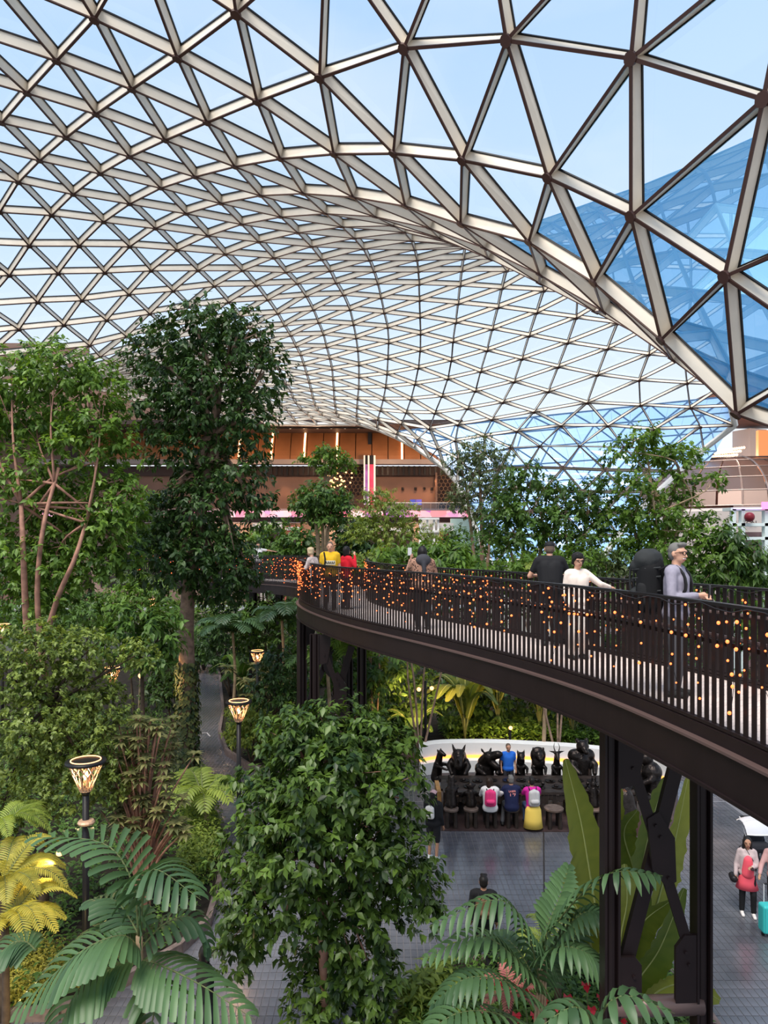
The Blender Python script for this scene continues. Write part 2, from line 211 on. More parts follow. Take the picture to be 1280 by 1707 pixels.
ROOF_TRIS = """494 130 0 362 494 0 497 133 2 364 497 2 246 115 3 128 246 3 139 443 4 129 139 4 267 135 5 130 267 5 268 136 6 131 268 6 269 138 7 133 269 7 142 446 8 134 142 8 485 122 11 371 485 11 257 125 13 372 257 13 504 144 14 373 504 14 507 145 15 374 507 15 260 561 17 144 260 17 286 459 18 506 286 18 283 150 19 146 283 19 512 155 22 377 512 22 498 137 23 378 498 23 271 140 25 155 271 25 517 159 26 380 517 26 159 160 27 26 159 27 518 161 28 156 518 28 296 163 29 158 296 29 168 35 30 383 168 30 299 166 31 162 299 31 508 146 32 384 508 32 523 170 33 386 523 33 284 151 34 387 284 34 525 172 36 169 525 36 287 153 37 170 287 37 528 174 38 390 528 38 304 175 39 171 304 39 305 178 40 173 305 40 516 158 41 392 516 41 182 47 42 395 182 42 519 162 43 396 519 43 538 184 44 399 538 44 657 167 46 535 657 46 317 186 48 183 317 48 300 600 49 184 300 49 320 189 50 185 320 50 526 173 51 407 526 51 408 53 52 410 408 52 4 306 53 408 4 53 195 61 54 409 195 54 531 177 56 411 531 56 177 176 57 56 177 57 307 180 58 194 307 58 551 197 59 412 551 59 311 181 60 332 199 62 196 332 62 188 488 63 419 188 63 203 70 64 420 203 64 541 187 65 422 541 65 18 323 66 423 18 66 423 66 68 321 191 69 427 321 69 325 623 70 203 325 70 342 207 71 204 342 71 201 503 72 433 201 72 215 83 73 434 215 73 566 211 74 435 566 74 567 212 75 436 567 75 27 200 76 564 27 76 335 635 79 211 335 79 213 81 80 212 213 80 470 340 81 213 470 81 659 521 82 214 659 82 338 640 83 215 338 83 355 218 84 216 355 84 208 511 85 445 208 85 210 514 87 447 210 87 227 532 88 448 227 88 580 222 89 449 580 89 581 223 90 450 581 90 346 209 91 451 346 91 349 648 92 222 349 92 224 94 93 223 224 93 480 353 94 224 480 94 569 214 95 455 569 95 368 231 96 228 368 96 220 522 99 462 220 99 592 233 100 464 592 100 358 524 101 588 358 101 239 544 102 466 239 102 594 235 103 467 594 103 240 546 104 234 240 104 493 129 105 236 493 105 236 105 106 238 236 106 583 225 107 472 583 107 601 242 108 473 601 108 584 228 109 232 537 110 242 232 110 367 230 111 475 367 111 605 245 112 243 605 112 609 248 114 244 609 114 32 557 115 246 32 115 381 251 116 247 381 116 593 234 117 479 593 117 611 253 118 481 611 118 596 237 119 482 596 119 613 255 120 483 613 120 258 126 121 484 258 121 261 562 122 485 261 122 22 550 123 255 22 123 376 241 124 256 376 124 389 259 125 257 389 125 391 263 126 258 391 126 394 266 127 262 394 127 606 246 128 492 606 128 270 139 129 493 270 129 627 267 130 494 627 130 628 268 131 495 628 131 630 269 133 497 630 133 383 30 135 267 383 135 400 272 136 268 400 136 278 576 137 498 278 137 33 559 138 269 33 138 385 254 139 270 385 139 403 274 140 271 403 140 618 260 144 504 618 144 642 282 145 507 642 145 643 283 146 508 643 146 289 586 147 509 289 147 395 42 149 282 395 149 413 288 150 283 413 150 294 591 151 284 294 151 416 291 153 287 416 153 633 271 155 512 633 155 650 518 156 514 650 156 652 296 158 516 652 158 404 276 159 517 404 159 276 277 160 159 276 160 654 298 161 518 654 161 655 299 162 519 655 162 406 280 163 296 406 163 302 602 164 297 302 164 428 301 166 299 428 166 432 604 167 657 432 167 660 525 169 522 660 169 646 287 170 523 646 170 1 304 171 524 1 171 415 290 172 525 415 172 3 305 173 526 3 173 417 293 174 528 417 174 309 310 176 177 309 176 7 309 177 531 7 177 420 64 178 305 420 178 314 614 179 306 314 179 439 312 180 307 439 180 318 617 181 311 318 181 13 317 183 537 13 183 658 300 184 538 658 184 16 320 185 540 16 185 430 303 186 317 430 186 17 322 187 541 17 187 452 324 188 319 452 188 20 327 191 321 20 191 330 632 192 323 330 192 6 307 194 546 6 194 25 332 196 550 25 196 440 313 197 551 440 197 444 315 199 332 444 199 160 336 200 27 160 200 468 337 201 333 468 201 109 645 202 19 325 203 557 19 203 34 342 204 558 34 204 37 345 205 559 37 205 345 344 206 205 345 206 457 329 207 342 457 207 476 348 208 343 476 208 477 350 209 346 477 209 478 351 210 347 478 210 29 335 211 566 29 211 568 213 212 567 568 212 164 470 213 568 164 213 356 659 214 569 356 214 31 338 215 570 31 215 46 355 216 571 46 216 474 341 218 355 474 218 486 360 220 357 486 220 366 229 221 578 366 221 40 349 222 580 40 222 582 224 223 581 582 223 179 480 224 582 179 224 369 9 225 583 369 225 176 352 227 57 176 227 60 368 228 584 60 228 481 118 229 366 481 229 499 371 230 367 499 230 484 121 231 368 484 231 501 372 232 370 501 232 362 0 233 592 362 233 375 240 234 593 375 234 487 361 235 594 487 235 192 493 236 595 192 236 595 236 238 597 595 238 491 364 239 599 491 239 495 131 240 375 495 240 510 378 241 376 510 241 370 232 242 601 370 242 72 605 243 603 72 243 76 609 244 604 76 244 374 15 245 605 374 245 384 32 246 606 384 246 80 381 247 608 80 247 502 373 248 609 502 248 505 506 249 382 252 251 381 382 251 641 509 252 382 641 252 85 616 253 611 85 253 520 387 254 385 520 254 377 22 255 613 377 255 71 376 256 614 71 256 87 389 257 615 87 257 91 391 258 617 91 258 156 28 259 389 156 259 396 43 260 618 396 260 92 392 261 619 92 261 93 394 262 620 93 262 513 380 263 391 513 263 653 297 265 393 653 265 393 265 266 394 393 266 82 383 267 627 82 267 99 400 268 628 99 268 386 33 269 630 386 269 84 385 270 632 84 270 101 403 271 633 101 271 169 36 272 400 169 272 171 39 274 403 171 274 411 56 276 404 411 276 56 57 277 276 56 277 542 407 278 405 542 278 106 410 279 636 106 279 194 58 280 406 194 280 529 395 282 642 529 282 110 413 283 643 110 283 418 294 284 644 418 284 96 397 285 645 96 285 397 398 286 285 397 286 113 416 287 646 113 287 183 48 288 413 183 288 533 399 289 414 533 289 552 419 290 415 552 290 185 50 291 416 185 291 427 69 293 417 427 293 553 422 294 418 553 294 555 425 295 421 555 295 104 406 296 652 104 296 429 302 297 653 429 297 543 409 298 654 543 298 123 428 299 655 123 299 435 74 300 658 435 300 196 62 301 428 196 301 547 412 302 429 547 302 560 433 303 430 560 303 115 420 305 3 115 305 443 314 306 4 443 306 136 439 307 6 136 307 138 441 309 7 138 309 441 442 310 309 441 310 446 318 311 8 446 311 573 445 312 439 573 312 449 89 313 440 449 313 558 204 314 443 558 314 575 447 315 444 575 315 125 430 317 13 125 317 579 451 318 446 579 318 145 452 319 15 145 319 561 434 322 17 561 322 459 330 323 18 459 323 149 455 324 452 149 324 150 456 325 19 150 325 152 458 327 20 152 327 585 462 328 456 585 328 467 103 329 457 467 329 571 216 330 459 571 330 140 444 332 25 140 332 161 468 333 28 161 333 163 469 335 29 163 335 277 448 336 160 277 336 598 472 337 468 598 337 166 473 338 31 166 338 578 221 339 469 578 339 475 111 340 470 475 340 244 114 341 474 244 341 151 457 342 34 151 342 172 476 343 36 172 343 461 460 344 345 461 344 153 461 345 37 153 345 174 477 346 38 174 346 175 478 347 39 175 347 587 464 348 476 587 348 178 479 349 40 178 349 590 466 350 477 590 350 610 482 351 478 610 351 310 483 352 176 310 352 256 124 353 480 256 353 167 474 355 46 167 355 186 486 357 48 186 357 490 489 358 359 490 358 189 490 359 50 189 359 603 243 360 486 603 360 621 492 361 487 621 361 622 494 362 488 622 362 626 497 364 491 626 364 180 481 366 58 180 366 197 499 367 59 197 367 181 484 368 60 181 368 199 501 370 62 199 370 612 485 371 499 612 371 615 257 372 501 615 372 638 504 373 502 638 373 639 507 374 503 639 374 623 495 375 70 623 375 207 510 376 71 207 376 344 512 377 206 344 377 629 498 378 510 629 378 647 515 379 511 647 379 649 517 380 513 649 380 81 382 381 80 81 381 340 641 382 81 340 382 521 168 383 82 521 383 640 508 384 83 640 384 218 520 385 84 218 385 644 284 387 520 644 387 514 156 389 87 514 389 209 513 391 91 209 391 648 516 392 92 648 392 353 653 393 94 353 393 94 393 394 93 94 394 536 182 395 529 536 395 651 519 396 532 651 396 231 534 397 96 231 397 534 535 398 397 534 398 11 538 399 533 11 399 522 169 400 99 522 400 233 539 401 100 233 401 524 171 403 101 524 403 544 411 404 102 544 404 235 542 405 103 235 405 546 194 406 104 546 406 661 526 407 542 661 407 129 4 408 105 129 408 549 195 409 543 549 409 105 408 410 106 105 410 2 531 411 544 2 411 23 551 412 547 23 412 537 183 413 110 537 413 230 533 414 111 230 414 245 552 415 112 245 415 540 185 416 113 540 416 248 553 418 114 248 418 319 188 419 552 319 419 557 203 420 115 557 420 251 555 421 116 251 421 14 541 422 553 14 422 506 18 423 249 506 423 556 426 425 555 556 425 147 453 426 556 147 426 550 196 428 123 550 428 241 547 429 124 241 429 259 560 430 125 259 430 263 563 431 126 263 431 563 564 432 431 563 432 333 201 433 560 333 433 570 215 434 561 570 434 41 566 435 562 41 435 266 567 436 127 266 436 272 573 439 136 272 439 576 449 440 137 576 440 559 205 441 138 559 441 205 206 442 441 205 442 254 558 443 139 254 443 274 575 444 140 274 444 343 208 445 573 343 445 281 579 446 142 281 446 347 210 447 575 347 447 57 227 448 277 57 448 51 580 449 576 51 449 52 581 450 577 52 450 38 346 451 579 38 451 282 149 452 145 282 452 586 463 453 147 586 453 42 569 455 149 42 455 288 585 456 150 288 456 591 467 457 151 591 457 398 571 459 286 398 459 589 588 460 461 589 460 291 589 461 153 291 461 357 220 462 585 357 462 44 572 463 586 44 463 63 592 464 587 63 464 599 239 466 590 599 466 65 594 467 591 65 467 298 598 468 161 298 468 280 578 469 163 280 469 602 475 470 164 602 470 54 583 472 598 54 472 301 601 473 166 301 473 604 244 474 167 604 474 59 367 475 602 59 475 290 587 476 172 290 476 293 590 477 174 293 477 64 593 479 178 64 479 614 256 480 179 614 480 312 611 481 180 312 481 67 596 482 610 67 482 442 613 483 310 442 483 617 258 484 181 617 484 619 261 485 612 619 485 303 603 486 186 303 486 322 621 487 187 322 487 324 622 488 188 324 488 327 626 491 191 327 491 73 606 492 621 73 492 632 270 493 192 632 493 95 627 494 622 95 494 328 628 495 623 328 495 97 630 497 626 97 497 405 278 498 629 405 498 313 612 499 197 313 499 315 615 501 199 315 501 336 638 502 200 336 502 337 639 503 201 337 503 88 618 504 638 88 504 645 285 505 202 645 505 285 286 506 505 285 506 107 642 507 639 107 507 108 643 508 640 108 508 414 289 509 641 414 509 329 629 510 207 329 510 348 647 511 208 348 511 460 633 512 344 460 512 350 649 513 209 350 513 351 650 514 210 351 514 100 401 515 647 100 515 117 652 516 648 117 516 102 404 517 649 102 517 119 654 518 650 119 518 120 655 519 651 120 519 341 644 520 218 341 520 360 660 522 220 360 522 489 1 524 358 489 524 112 415 525 660 112 525 128 3 526 661 128 526 130 5 527 0 130 527 9 536 529 225 9 529 133 7 531 2 133 531 352 651 532 227 352 532 371 11 533 230 371 533 121 656 534 231 121 534 656 657 535 534 656 535 372 13 537 232 372 537 122 658 538 11 122 538 0 527 539 233 0 539 144 17 541 14 144 541 361 661 542 235 361 542 364 2 544 239 364 544 131 6 546 240 131 546 378 23 547 241 378 547 155 25 550 22 155 550 137 440 551 23 137 551 15 319 552 245 15 552 373 14 553 248 373 553 252 556 555 251 252 555 509 147 556 252 509 556 146 19 557 32 146 557 387 34 558 254 387 558 170 37 559 33 170 559 28 333 560 259 28 560 43 570 561 260 43 561 392 41 562 261 392 562 380 26 563 263 380 563 26 27 564 563 26 564 158 29 566 41 158 566 265 568 567 266 265 567 297 164 568 265 297 568 47 356 569 42 47 569 162 31 570 43 162 570 535 46 571 398 535 571 184 49 572 44 184 572 36 343 573 272 36 573 39 347 575 274 39 575 407 51 576 278 407 576 410 52 577 279 410 577 58 366 578 280 58 578 390 38 579 281 390 579 173 40 580 51 173 580 53 582 581 52 53 581 306 179 582 53 306 582 61 369 583 54 61 583 48 357 585 288 48 585 399 44 586 289 399 586 419 63 587 290 419 587 359 358 588 589 359 588 50 359 589 291 50 589 69 599 590 293 69 590 422 65 591 294 422 591 488 362 592 63 488 592 70 375 593 64 70 593 187 487 594 65 187 594 323 192 595 66 323 595 66 595 597 68 66 597 409 54 598 298 409 598 191 491 599 69 191 599 74 607 600 300 74 600 62 370 601 301 62 601 412 59 602 302 412 602 433 72 603 303 433 603 564 76 604 432 564 604 503 374 605 72 503 605 83 384 606 73 83 606 211 79 607 74 211 607 212 80 608 75 212 608 200 502 609 76 200 609 445 85 611 312 445 611 89 619 612 313 89 612 206 377 613 442 206 613 204 71 614 314 204 614 447 87 615 315 447 615 511 379 616 85 511 616 451 91 617 318 451 617 532 396 618 88 532 618 222 92 619 89 222 619 223 93 620 90 223 620 434 73 621 322 434 621 455 95 622 324 455 622 456 328 623 325 456 623 458 97 626 327 458 626 214 82 627 95 214 627 462 99 628 328 462 628 103 405 629 329 103 629 216 84 632 330 216 632 588 101 633 460 588 633 469 339 635 335 469 635 238 106 636 448 88 638 336 448 638 472 107 639 337 472 639 473 108 640 338 473 640 111 414 641 340 111 641 225 529 642 107 225 642 242 110 643 108 242 643 114 418 644 341 114 644 228 96 645 109 228 645 464 100 647 348 464 647 479 117 648 349 479 648 466 102 649 350 466 649 482 119 650 351 482 650 483 120 651 352 483 651 234 104 652 117 234 652 124 429 653 353 124 653 237 543 654 119 237 654 255 123 655 120 255 655 126 431 656 121 126 656 431 432 657 656 431 657 562 435 658 122 562 658 243 112 660 360 243 660 492 128 661 361 492 661 98 610 478 175 98 478 308 98 175 438 308 175 304 438 175 132 438 304 1 132 304 624 132 1 489 624 1 625 624 489 490 625 489 21 625 490 326 21 490 437 21 326 189 326 490 565 437 326 454 565 326 565 354 437 454 326 189 320 454 189 165 354 565 45 165 565 148 264 454 264 565 454 264 45 565 148 454 320 16 148 320 637 67 610 98 637 610 631 637 98 308 631 98 424 631 308 554 424 308 438 554 308 250 554 438 132 250 438 77 250 132 624 77 132 78 77 624 625 78 624 548 78 625 21 548 625 10 548 21 437 10 21 217 10 437 354 217 437 354 471 217 165 471 354 554 154 424 250 24 554 77 331 250 78 198 77 548 500 78 10 141 548 217 12 10 471 316 217 554 24 154 250 331 24 77 198 331 78 500 198 548 141 500 10 12 141 217 316 12 24 292 154 331 157 24 198 465 331 500 334 198 141 634 500 12 275 141 316 143 12 24 157 292 331 465 157 198 334 465 500 634 334 141 275 634 12 143 275 157 402 292 465 273 157 334 574 465 634 219 334 275 86 634 143 388 275 157 273 402 465 574 273 334 219 574 634 86 219 275 388 86 273 190 402 574 55 273 219 363 574 86 226 219 388 530 86 273 55 190 574 363 55 219 226 363 86 530 226 55 545 190 363 193 55 226 496 363 530 365 226 55 193 545 363 496 193 226 365 496"""
# ------------------------------------------------------------------ the glazed grid roof
def glass_mat(name, blue, refl):
    m = bpy.data.materials.new(name); m.use_nodes = True; n = m.node_tree; n.nodes.clear()
    o = n.nodes.new('ShaderNodeOutputMaterial'); t = n.nodes.new('ShaderNodeBsdfTransparent'); t.inputs['Color'].default_value = (0.95, 0.97, 1.0, 1)
    g = n.nodes.new('ShaderNodeBsdfGlossy'); g.inputs['Roughness'].default_value = 0.03; g.inputs['Color'].default_value = (0.9, 0.95, 1, 1)
    c = n.nodes.new('ShaderNodeBsdfGlossy'); c.inputs['Roughness'].default_value = 0.25; c.inputs['Color'].default_value = (*blue, 1)
    i1 = n.nodes.new('ShaderNodeMixShader'); i1.inputs[0].default_value = 0.04
    n.links.new(t.outputs[0], i1.inputs[1]); n.links.new(g.outputs[0], i1.inputs[2])
    t2 = n.nodes.new('ShaderNodeBsdfTransparent'); t2.inputs['Color'].default_value = (0.72, 0.90, 1.0, 1)
    i2 = n.nodes.new('ShaderNodeMixShader'); i2.inputs[0].default_value = refl
    n.links.new(t2.outputs[0], i2.inputs[1]); n.links.new(c.outputs[0], i2.inputs[2])
    ge = n.nodes.new('ShaderNodeNewGeometry'); x = n.nodes.new('ShaderNodeMixShader')
    n.links.new(ge.outputs['Backfacing'], x.inputs[0]); n.links.new(i2.outputs[0], x.inputs[1]); n.links.new(i1.outputs[0], x.inputs[2])
    n.links.new(x.outputs[0], o.inputs[0]); return m
M['clear_glass'] = glass_mat('clear_glass', (.9, .95, 1.0), .08)
M['glass'] = glass_mat('coated_glass', (0.25, 0.54, 0.72), 0.72)
RX = np.array(ROOF_NODES.split(), float).reshape(-1, 3)/100
RT = np.array(ROOF_TRIS.split(), int).reshape(-1, 3)
roof = thing('ceiling', None, None, kind='structure')
roof['label'] = 'curved glazed roof of cream steel triangles over the indoor garden'
fn = np.cross(RX[RT[:, 1]]-RX[RT[:, 0]], RX[RT[:, 2]]-RX[RT[:, 0]])
vn = np.zeros_like(RX)
for k in range(3): np.add.at(vn, RT[:, k], fn)
vn /= np.linalg.norm(vn, axis=1)[:, None]
BH = 0.32             # depth of the beams, from the bottom flange up to the glass
def in_view(p, pad=60):
    if p[1] < 1: return False
    x = 640+p[0]/p[1]*F; y = HOR-(p[2]-EYE)/p[1]*F
    return -pad < x < 1280+pad and -pad < y < 1000
def px_size(a, b): return np.hypot(a[0]/a[1]-b[0]/b[1], a[2]/a[1]-EYE/a[1]-b[2]/b[1]+EYE/b[1])*F if min(a[1], b[1]) > 0.5 else 0
edges = sorted({tuple(sorted((int(t[i]), int(t[(i+1) % 3])))) for t in RT for i in range(3)})
def score(pts):
    c = np.mean(pts, 0)
    if not in_view(c): return 0
    return max(px_size(pts[i], pts[i-1]) for i in range(len(pts)))
def split300(keys, sc, n=300):
    ks = sorted(keys, key=lambda k: -sc[k]); return ks[:n], ks[n:]
bverts = {}
def beam_geo(mb, i, j):
    a, b = Vector(RX[i]), Vector(RX[j]); na, nb = Vector(vn[i]), Vector(vn[j])
    x = (b-a).normalized(); s = x.cross((na+nb)).normalized(); w = 0.027; g = 0.054
    A, B = a, b; At, Bt = a+na*BH, b+nb*BH
    def sec(p, n, w, z0, z1): return [p+s*-w+n*z0, p+s*w+n*z0, p+s*w+n*z1, p+s*-w+n*z1]
    q = [(0, 1, 2, 3), (7, 6, 5, 4), (1, 5, 6, 2), (3, 7, 4, 0), (0, 4, 5, 1), (2, 6, 7, 3)]
    v = sec(a, na, w*1.1, 0, 0.03)+sec(b, nb, w*1.1, 0, 0.03); mb.add(v, q, 1)
    v = sec(a, na, w, 0.03, BH-0.03)+sec(b, nb, w, 0.03, BH-0.03); mb.add(v, q, 0)
    v = sec(a, na, g, BH-0.05, BH-0.012)+sec(b, nb, g, BH-0.05, BH-0.012); mb.add(v, q, 2)
RM = [M['cream'], M['flange'], M['gasket']]
esc = {e: score(RX[list(e)]) for e in edges}
big, rest = split300(edges, esc)
for e in big: mb = MB(); beam_geo(mb, *e); mb.build('beam', RM, roof)
mb = MB()
for e in rest: beam_geo(mb, *e)
mb.build('beam_grid', RM, roof, kind='stuff')
# hub discs at the nodes
nsc = {i: (1.0/RX[i][1] if in_view(RX[i]) and RX[i][1] > 1 else 0) for i in range(len(RX))}
def hub_geo(mb, i):
    n = Vector(vn[i]); p = Vector(RX[i]); mb.tube([p-n*0.025, p+n*0.03], 0.115, 10, 1); mb.tube([p+n*0.03, p+n*(BH-0.02)], 0.06, 8, 0)
big, rest = split300(list(nsc), nsc, 150)
for i in big: mb = MB(); hub_geo(mb, i); mb.build('hub', RM, roof)
mb = MB()
for i in rest: hub_geo(mb, i)
mb.build('hub_cluster', RM, roof, kind='stuff')
tsc = {k: score(RX[RT[k]]) for k in range(len(RT))}
def pane_geo(mb, k):
    t = RT[k]; c = (RX[t]+vn[t]*BH).mean(0)
    mb.add([c+(RX[i]+vn[i]*BH-c)*0.999 for i in t], [(0, 1, 2)])
big, rest = split300(list(tsc), tsc)
for k in big: mb = MB(); pane_geo(mb, k); mb.build('glass_pane', M['glass'], roof)
mb = MB()
for k in rest: pane_geo(mb, k)
mb.build('glazing', M['glass'], roof, kind='stuff')
# thick pale edge beam along the open arches
ec = {}
for t in RT:
    for i in range(3):
        e = tuple(sorted((int(t[i]), int(t[(i+1) % 3])))); ec[e] = ec.get(e, 0)+1
mb = MB()
for (i, j), c in ec.items():
    a, b = RX[i], RX[j]
    if c == 1 and min(a[1], b[1]) > 42: 
        if a[1] > 45 and ((a[0]+b[0])/2 > -22): mb.tube([a+vn[i]*0.15, b+vn[j]*0.15], 0.22, 8)
M['edge'] = mat('pale_edge_beam', (0.72, 0.69, 0.64), 0.5)
mb.build('edge_beam', M['edge'], roof)

# plinth under the glazed leg
lo = [i for i in range(len(RX)) if RX[i][2] < 8.2 and RX[i][1] > 45]
lo.sort(key=lambda i: RX[i][0])
mb = MB()
for i, j in zip(lo, lo[1:]):
    a, b2 = Vector(RX[i]), Vector(RX[j]); q = []
    for p in (a, b2): q += [p, p+Vector((0, .5, 0)), Vector((p.x, p.y+.5, 0)), Vector((p.x, p.y, 0))]
    mb.add(q, [(0, 1, 2, 3), (7, 6, 5, 4), (0, 4, 5, 1), (1, 5, 6, 2), (2, 6, 7, 3), (3, 7, 4, 0)])
mb.build('leg_plinth', M['edge'], roof)
# ------------------------------------------------------------------ neighbouring glass roof, seen through the far glazed leg
nb_m = mat('blue_roof_glass', (0.30, 0.50, 0.80), 0.3, spec=0.8)
nb_d = mat('roof_seam', (0.10, 0.20, 0.34), 0.4)
nroof = thing('neighbouring_roof', 'blue glass roof of the next hall seen through the glazing', 'roof', (0, 0, 0), kind='structure')
def nsurf(u, v):       # u across, v down the slope
    x0 = float(np.interp(v, [0, .13, .2, .29, .39, .5, .65, .8, 1], [661, 694, 720, 745, 765, 778, 791, 805, 822])); x1 = 1245-130*v-80*v*v
    px = x0+(x1-x0)*u; top = 716-57*(px-690)/540
    return P(px, top+(960-top)*v**1.1, 80-5*v-8*v*v)
NU, NV = 18, 9
for i in range(NU):
    for j in range(NV):
        pass
pl = [[nsurf(i/NU, j/NV) for j in range(NV+1)] for i in range(NU+1)]
first = None
for i in range(NU):
    for j in range(NV):
        a, b, c, d = pl[i][j], pl[i+1][j], pl[i+1][j+1], pl[i][j+1]
        mb = MB(); k = (a+b+c+d)/4; e = Vector((0, 0.0, 0)); q = [k+(p-k)*0.985 for p in (a, b, c, d)]
        n = (b-a).cross(d-a).normalized()*(-0.12)
        mb.add(q+[p+n for p in q], [(0, 1, 2, 3), (7, 6, 5, 4), (0, 4, 5, 1), (1, 5, 6, 2), (2, 6, 7, 3), (3, 7, 4, 0)])
        mb.build('glass_panel', nb_m, nroof)
mb = MB()
for i in range(NU):
    for j in range(NV):
        if (i+j) % 2: mb.bar(pl[i][j]+Vector((0, -.2, 0)), pl[i+1][j+1]+Vector((0, -.2, 0)), .09, .09)
        else: mb.bar(pl[i+1][j]+Vector((0, -.2, 0)), pl[i][j+1]+Vector((0, -.2, 0)), .09, .09)
        mb.bar(pl[i][j]+Vector((0, -.15, 0)), pl[i+1][j]+Vector((0, -.15, 0)), .14, .1)
mb.build('roof_rib', nb_d, nroof)

# ------------------------------------------------------------------ floor: stone tiles, planting beds
tile_m = bpy.data.materials.new('dark_stone_tile'); tile_m.use_nodes = True
n = tile_m.node_tree; b = n.nodes['Principled BSDF']
oi = n.nodes.new('ShaderNodeTexCoord'); nz = n.nodes.new('ShaderNodeTexNoise'); nz.inputs['Scale'].default_value = 1.3; nz.inputs['Detail'].default_value = 6
r = n.nodes.new('ShaderNodeValToRGB'); r.color_ramp.elements[0].position = .3; r.color_ramp.elements[0].color = (.060, .061, .074, 1)
r.color_ramp.elements[1].position = .75; r.color_ramp.elements[1].color = (.14, .138, .158, 1)
n.links.new(oi.outputs['Object'], nz.inputs['Vector']); n.links.new(nz.outputs['Fac'], r.inputs[0]); n.links.new(r.outputs[0], b.inputs['Base Color'])
b.inputs['Roughness'].default_value = .2; b.inputs['Specular IOR Level'].default_value = .9
floor_m = bpy.data.materials.new('tiled_floor'); floor_m.use_nodes = True
n = floor_m.node_tree; b = n.nodes['Principled BSDF']; tcn = n.nodes.new('ShaderNodeTexCoord')
br = n.nodes.new('ShaderNodeTexBrick'); br.inputs['Scale'].default_value = 1.0; br.inputs['Brick Width'].default_value = .13; br.inputs['Row Height'].default_value = .24
br.offset = 0; br.inputs['Mortar Size'].default_value = .006; br.inputs['Color1'].default_value = (.07, .07, .084, 1); br.inputs['Color2'].default_value = (.12, .115, .13, 1); br.inputs['Mortar'].default_value = (.2, .19, .2, 1)
n.links.new(tcn.outputs['Object'], br.inputs['Vector']); n.links.new(br.outputs['Color'], b.inputs['Base Color'])
b.inputs['Roughness'].default_value = .2; b.inputs['Specular IOR Level'].default_value = .9
M['grout'] = mat('pale_grout', (.20, .19, .20), .6)
floor = MB().box((5, 60, -.11), (190, 160, .2)).build('floor', floor_m, kind='structure'); floor['label'] = 'dark stone tiled floor of the garden plaza and paths'
# separate tiles where the floor comes near the camera
TW, TD = .13, .24
tiles = []
slab = MB().box((1.8, 15.0, -.008), (17.6, 13.4, .012)).build('mortar_bed', M['grout'], floor)
for i in range(int(17.4/TW)):
    for j in range(int(13.2/TD)):
        tiles.append((-6.9+i*TW+TW/2, 8.4+j*TD+TD/2))
def tsc_(t):
    px = 640+t[0]/t[1]*F; py = HOR+EYE/t[1]*F
    if not (-5 < px < 1285 and py < 1712): return 0
    vis = (430 < px < 740 and py > 1590) or (740 < px < 800 and 1560 < py < 1625) or (px > 1190 and py > 1500) or (170 < px < 430 and py > 1560)
    return (1 if vis else .3)/t[1]
tiles.sort(key=lambda t: -tsc_(t))
base_tile = MB().box((0, 0, 0), (TW-.012, TD-.012, .02)).mesh('floor_tile', tile_m)
for (x, y) in tiles[:300]:
    o = bpy.data.objects.new('floor_tile', base_tile); COL.objects.link(o); o.parent = floor; o.location = (x, y, .0+random.uniform(-.001, .001))
mb = MB()
for (x, y) in tiles[300:]:
    if tsc_((x, y)) > 0 or random.random() < .0: mb.box((x, y, random.uniform(-.001, .001)), (TW-.012, TD-.012, .02))
mb.build('tile_field', tile_m, floor, kind='stuff')
# inlaid pale lines and marks in the path
M['inlay'] = mat('pale_inlay', (.45, .42, .42), .5)
def polybed(name, pts, h, m, **k):
    mb = MB(); mb.prism([Vector((p[0], p[1], 0.0)) for p in pts], (0, 0, 1), h); return mb.build(name, m, **k)
def fpts(l): return [(FP(x, y).x, FP(x, y).y) for x, y in l]
ins = thing('floor_inlay', 'pale line inlay of squares in the dark path', 'inlay', FP(386, 1318))
def inl(pts):
    for u, v in zip(pts, pts[1:]):
        a, b2 = FP(*u), FP(*v); mb = MB().bar(a+Vector((0, 0, .012)), b2+Vector((0, 0, .012)), .05, .01); mb.v = [tuple(Vector(p)-ins.location) for p in mb.v]; mb.build('inlay_strip', M['inlay'], ins)
inl([(372, 1322), (390, 1314), (412, 1322), (392, 1331), (372, 1322)]); inl([(322, 1224), (345, 1222), (350, 1228)]); inl([(322, 1240), (335, 1232)])
j0, j1 = FP(906, 1388), FP(908, 1600); mb = MB().bar(j0+Vector((0, 0, .012)), j1+Vector((0, 0, .012)), .035, .01); mb.build('expansion_joint', mat('dark_joint', (.03, .024, .022), .5), floor)
plat = polybed('dark_platform', fpts([(735, 1386), (955, 1388), (1130, 1400), (1130, 1290), (735, 1290)]), .03, mat('dark_red_stone', (.05, .032, .032), .3, noise=.4, scale=3), kind='structure')
plat['label'] = 'dark reddish stone apron under the long sculpture table'
beds = [('planting_bed', [(-700, 1725), (100, 1700), (215, 1640), (300, 1590), (348, 1545), (366, 1480), (372, 1390), (338, 1300), (322, 1250), (316, 1160), (330, 1105), (-200, 1105), (-900, 1250)], 'dark soil bed under the trees left of the path'),
        ('planting_bed', [(366, 1128), (372, 1190), (366, 1225), (378, 1258), (420, 1286), (560, 1296), (690, 1262), (740, 1246), (900, 1250), (1010, 1262), (1130, 1290), (1330, 1290), (1500, 1180), (1100, 1060), (400, 1060)], 'dark soil bed behind the white curved bench'),
        ('planting_bed', [(640, 1760), (672, 1680), (700, 1640), (770, 1615), (900, 1606), (1000, 1590), (1090, 1612), (1150, 1660), (1196, 1730), (1196, 1800), (640, 1800)], 'dark soil bed around the bridge trestle'),
        ]
M['kerb'] = mat('stone_kerb', (.16, .12, .11), .6, noise=.3)
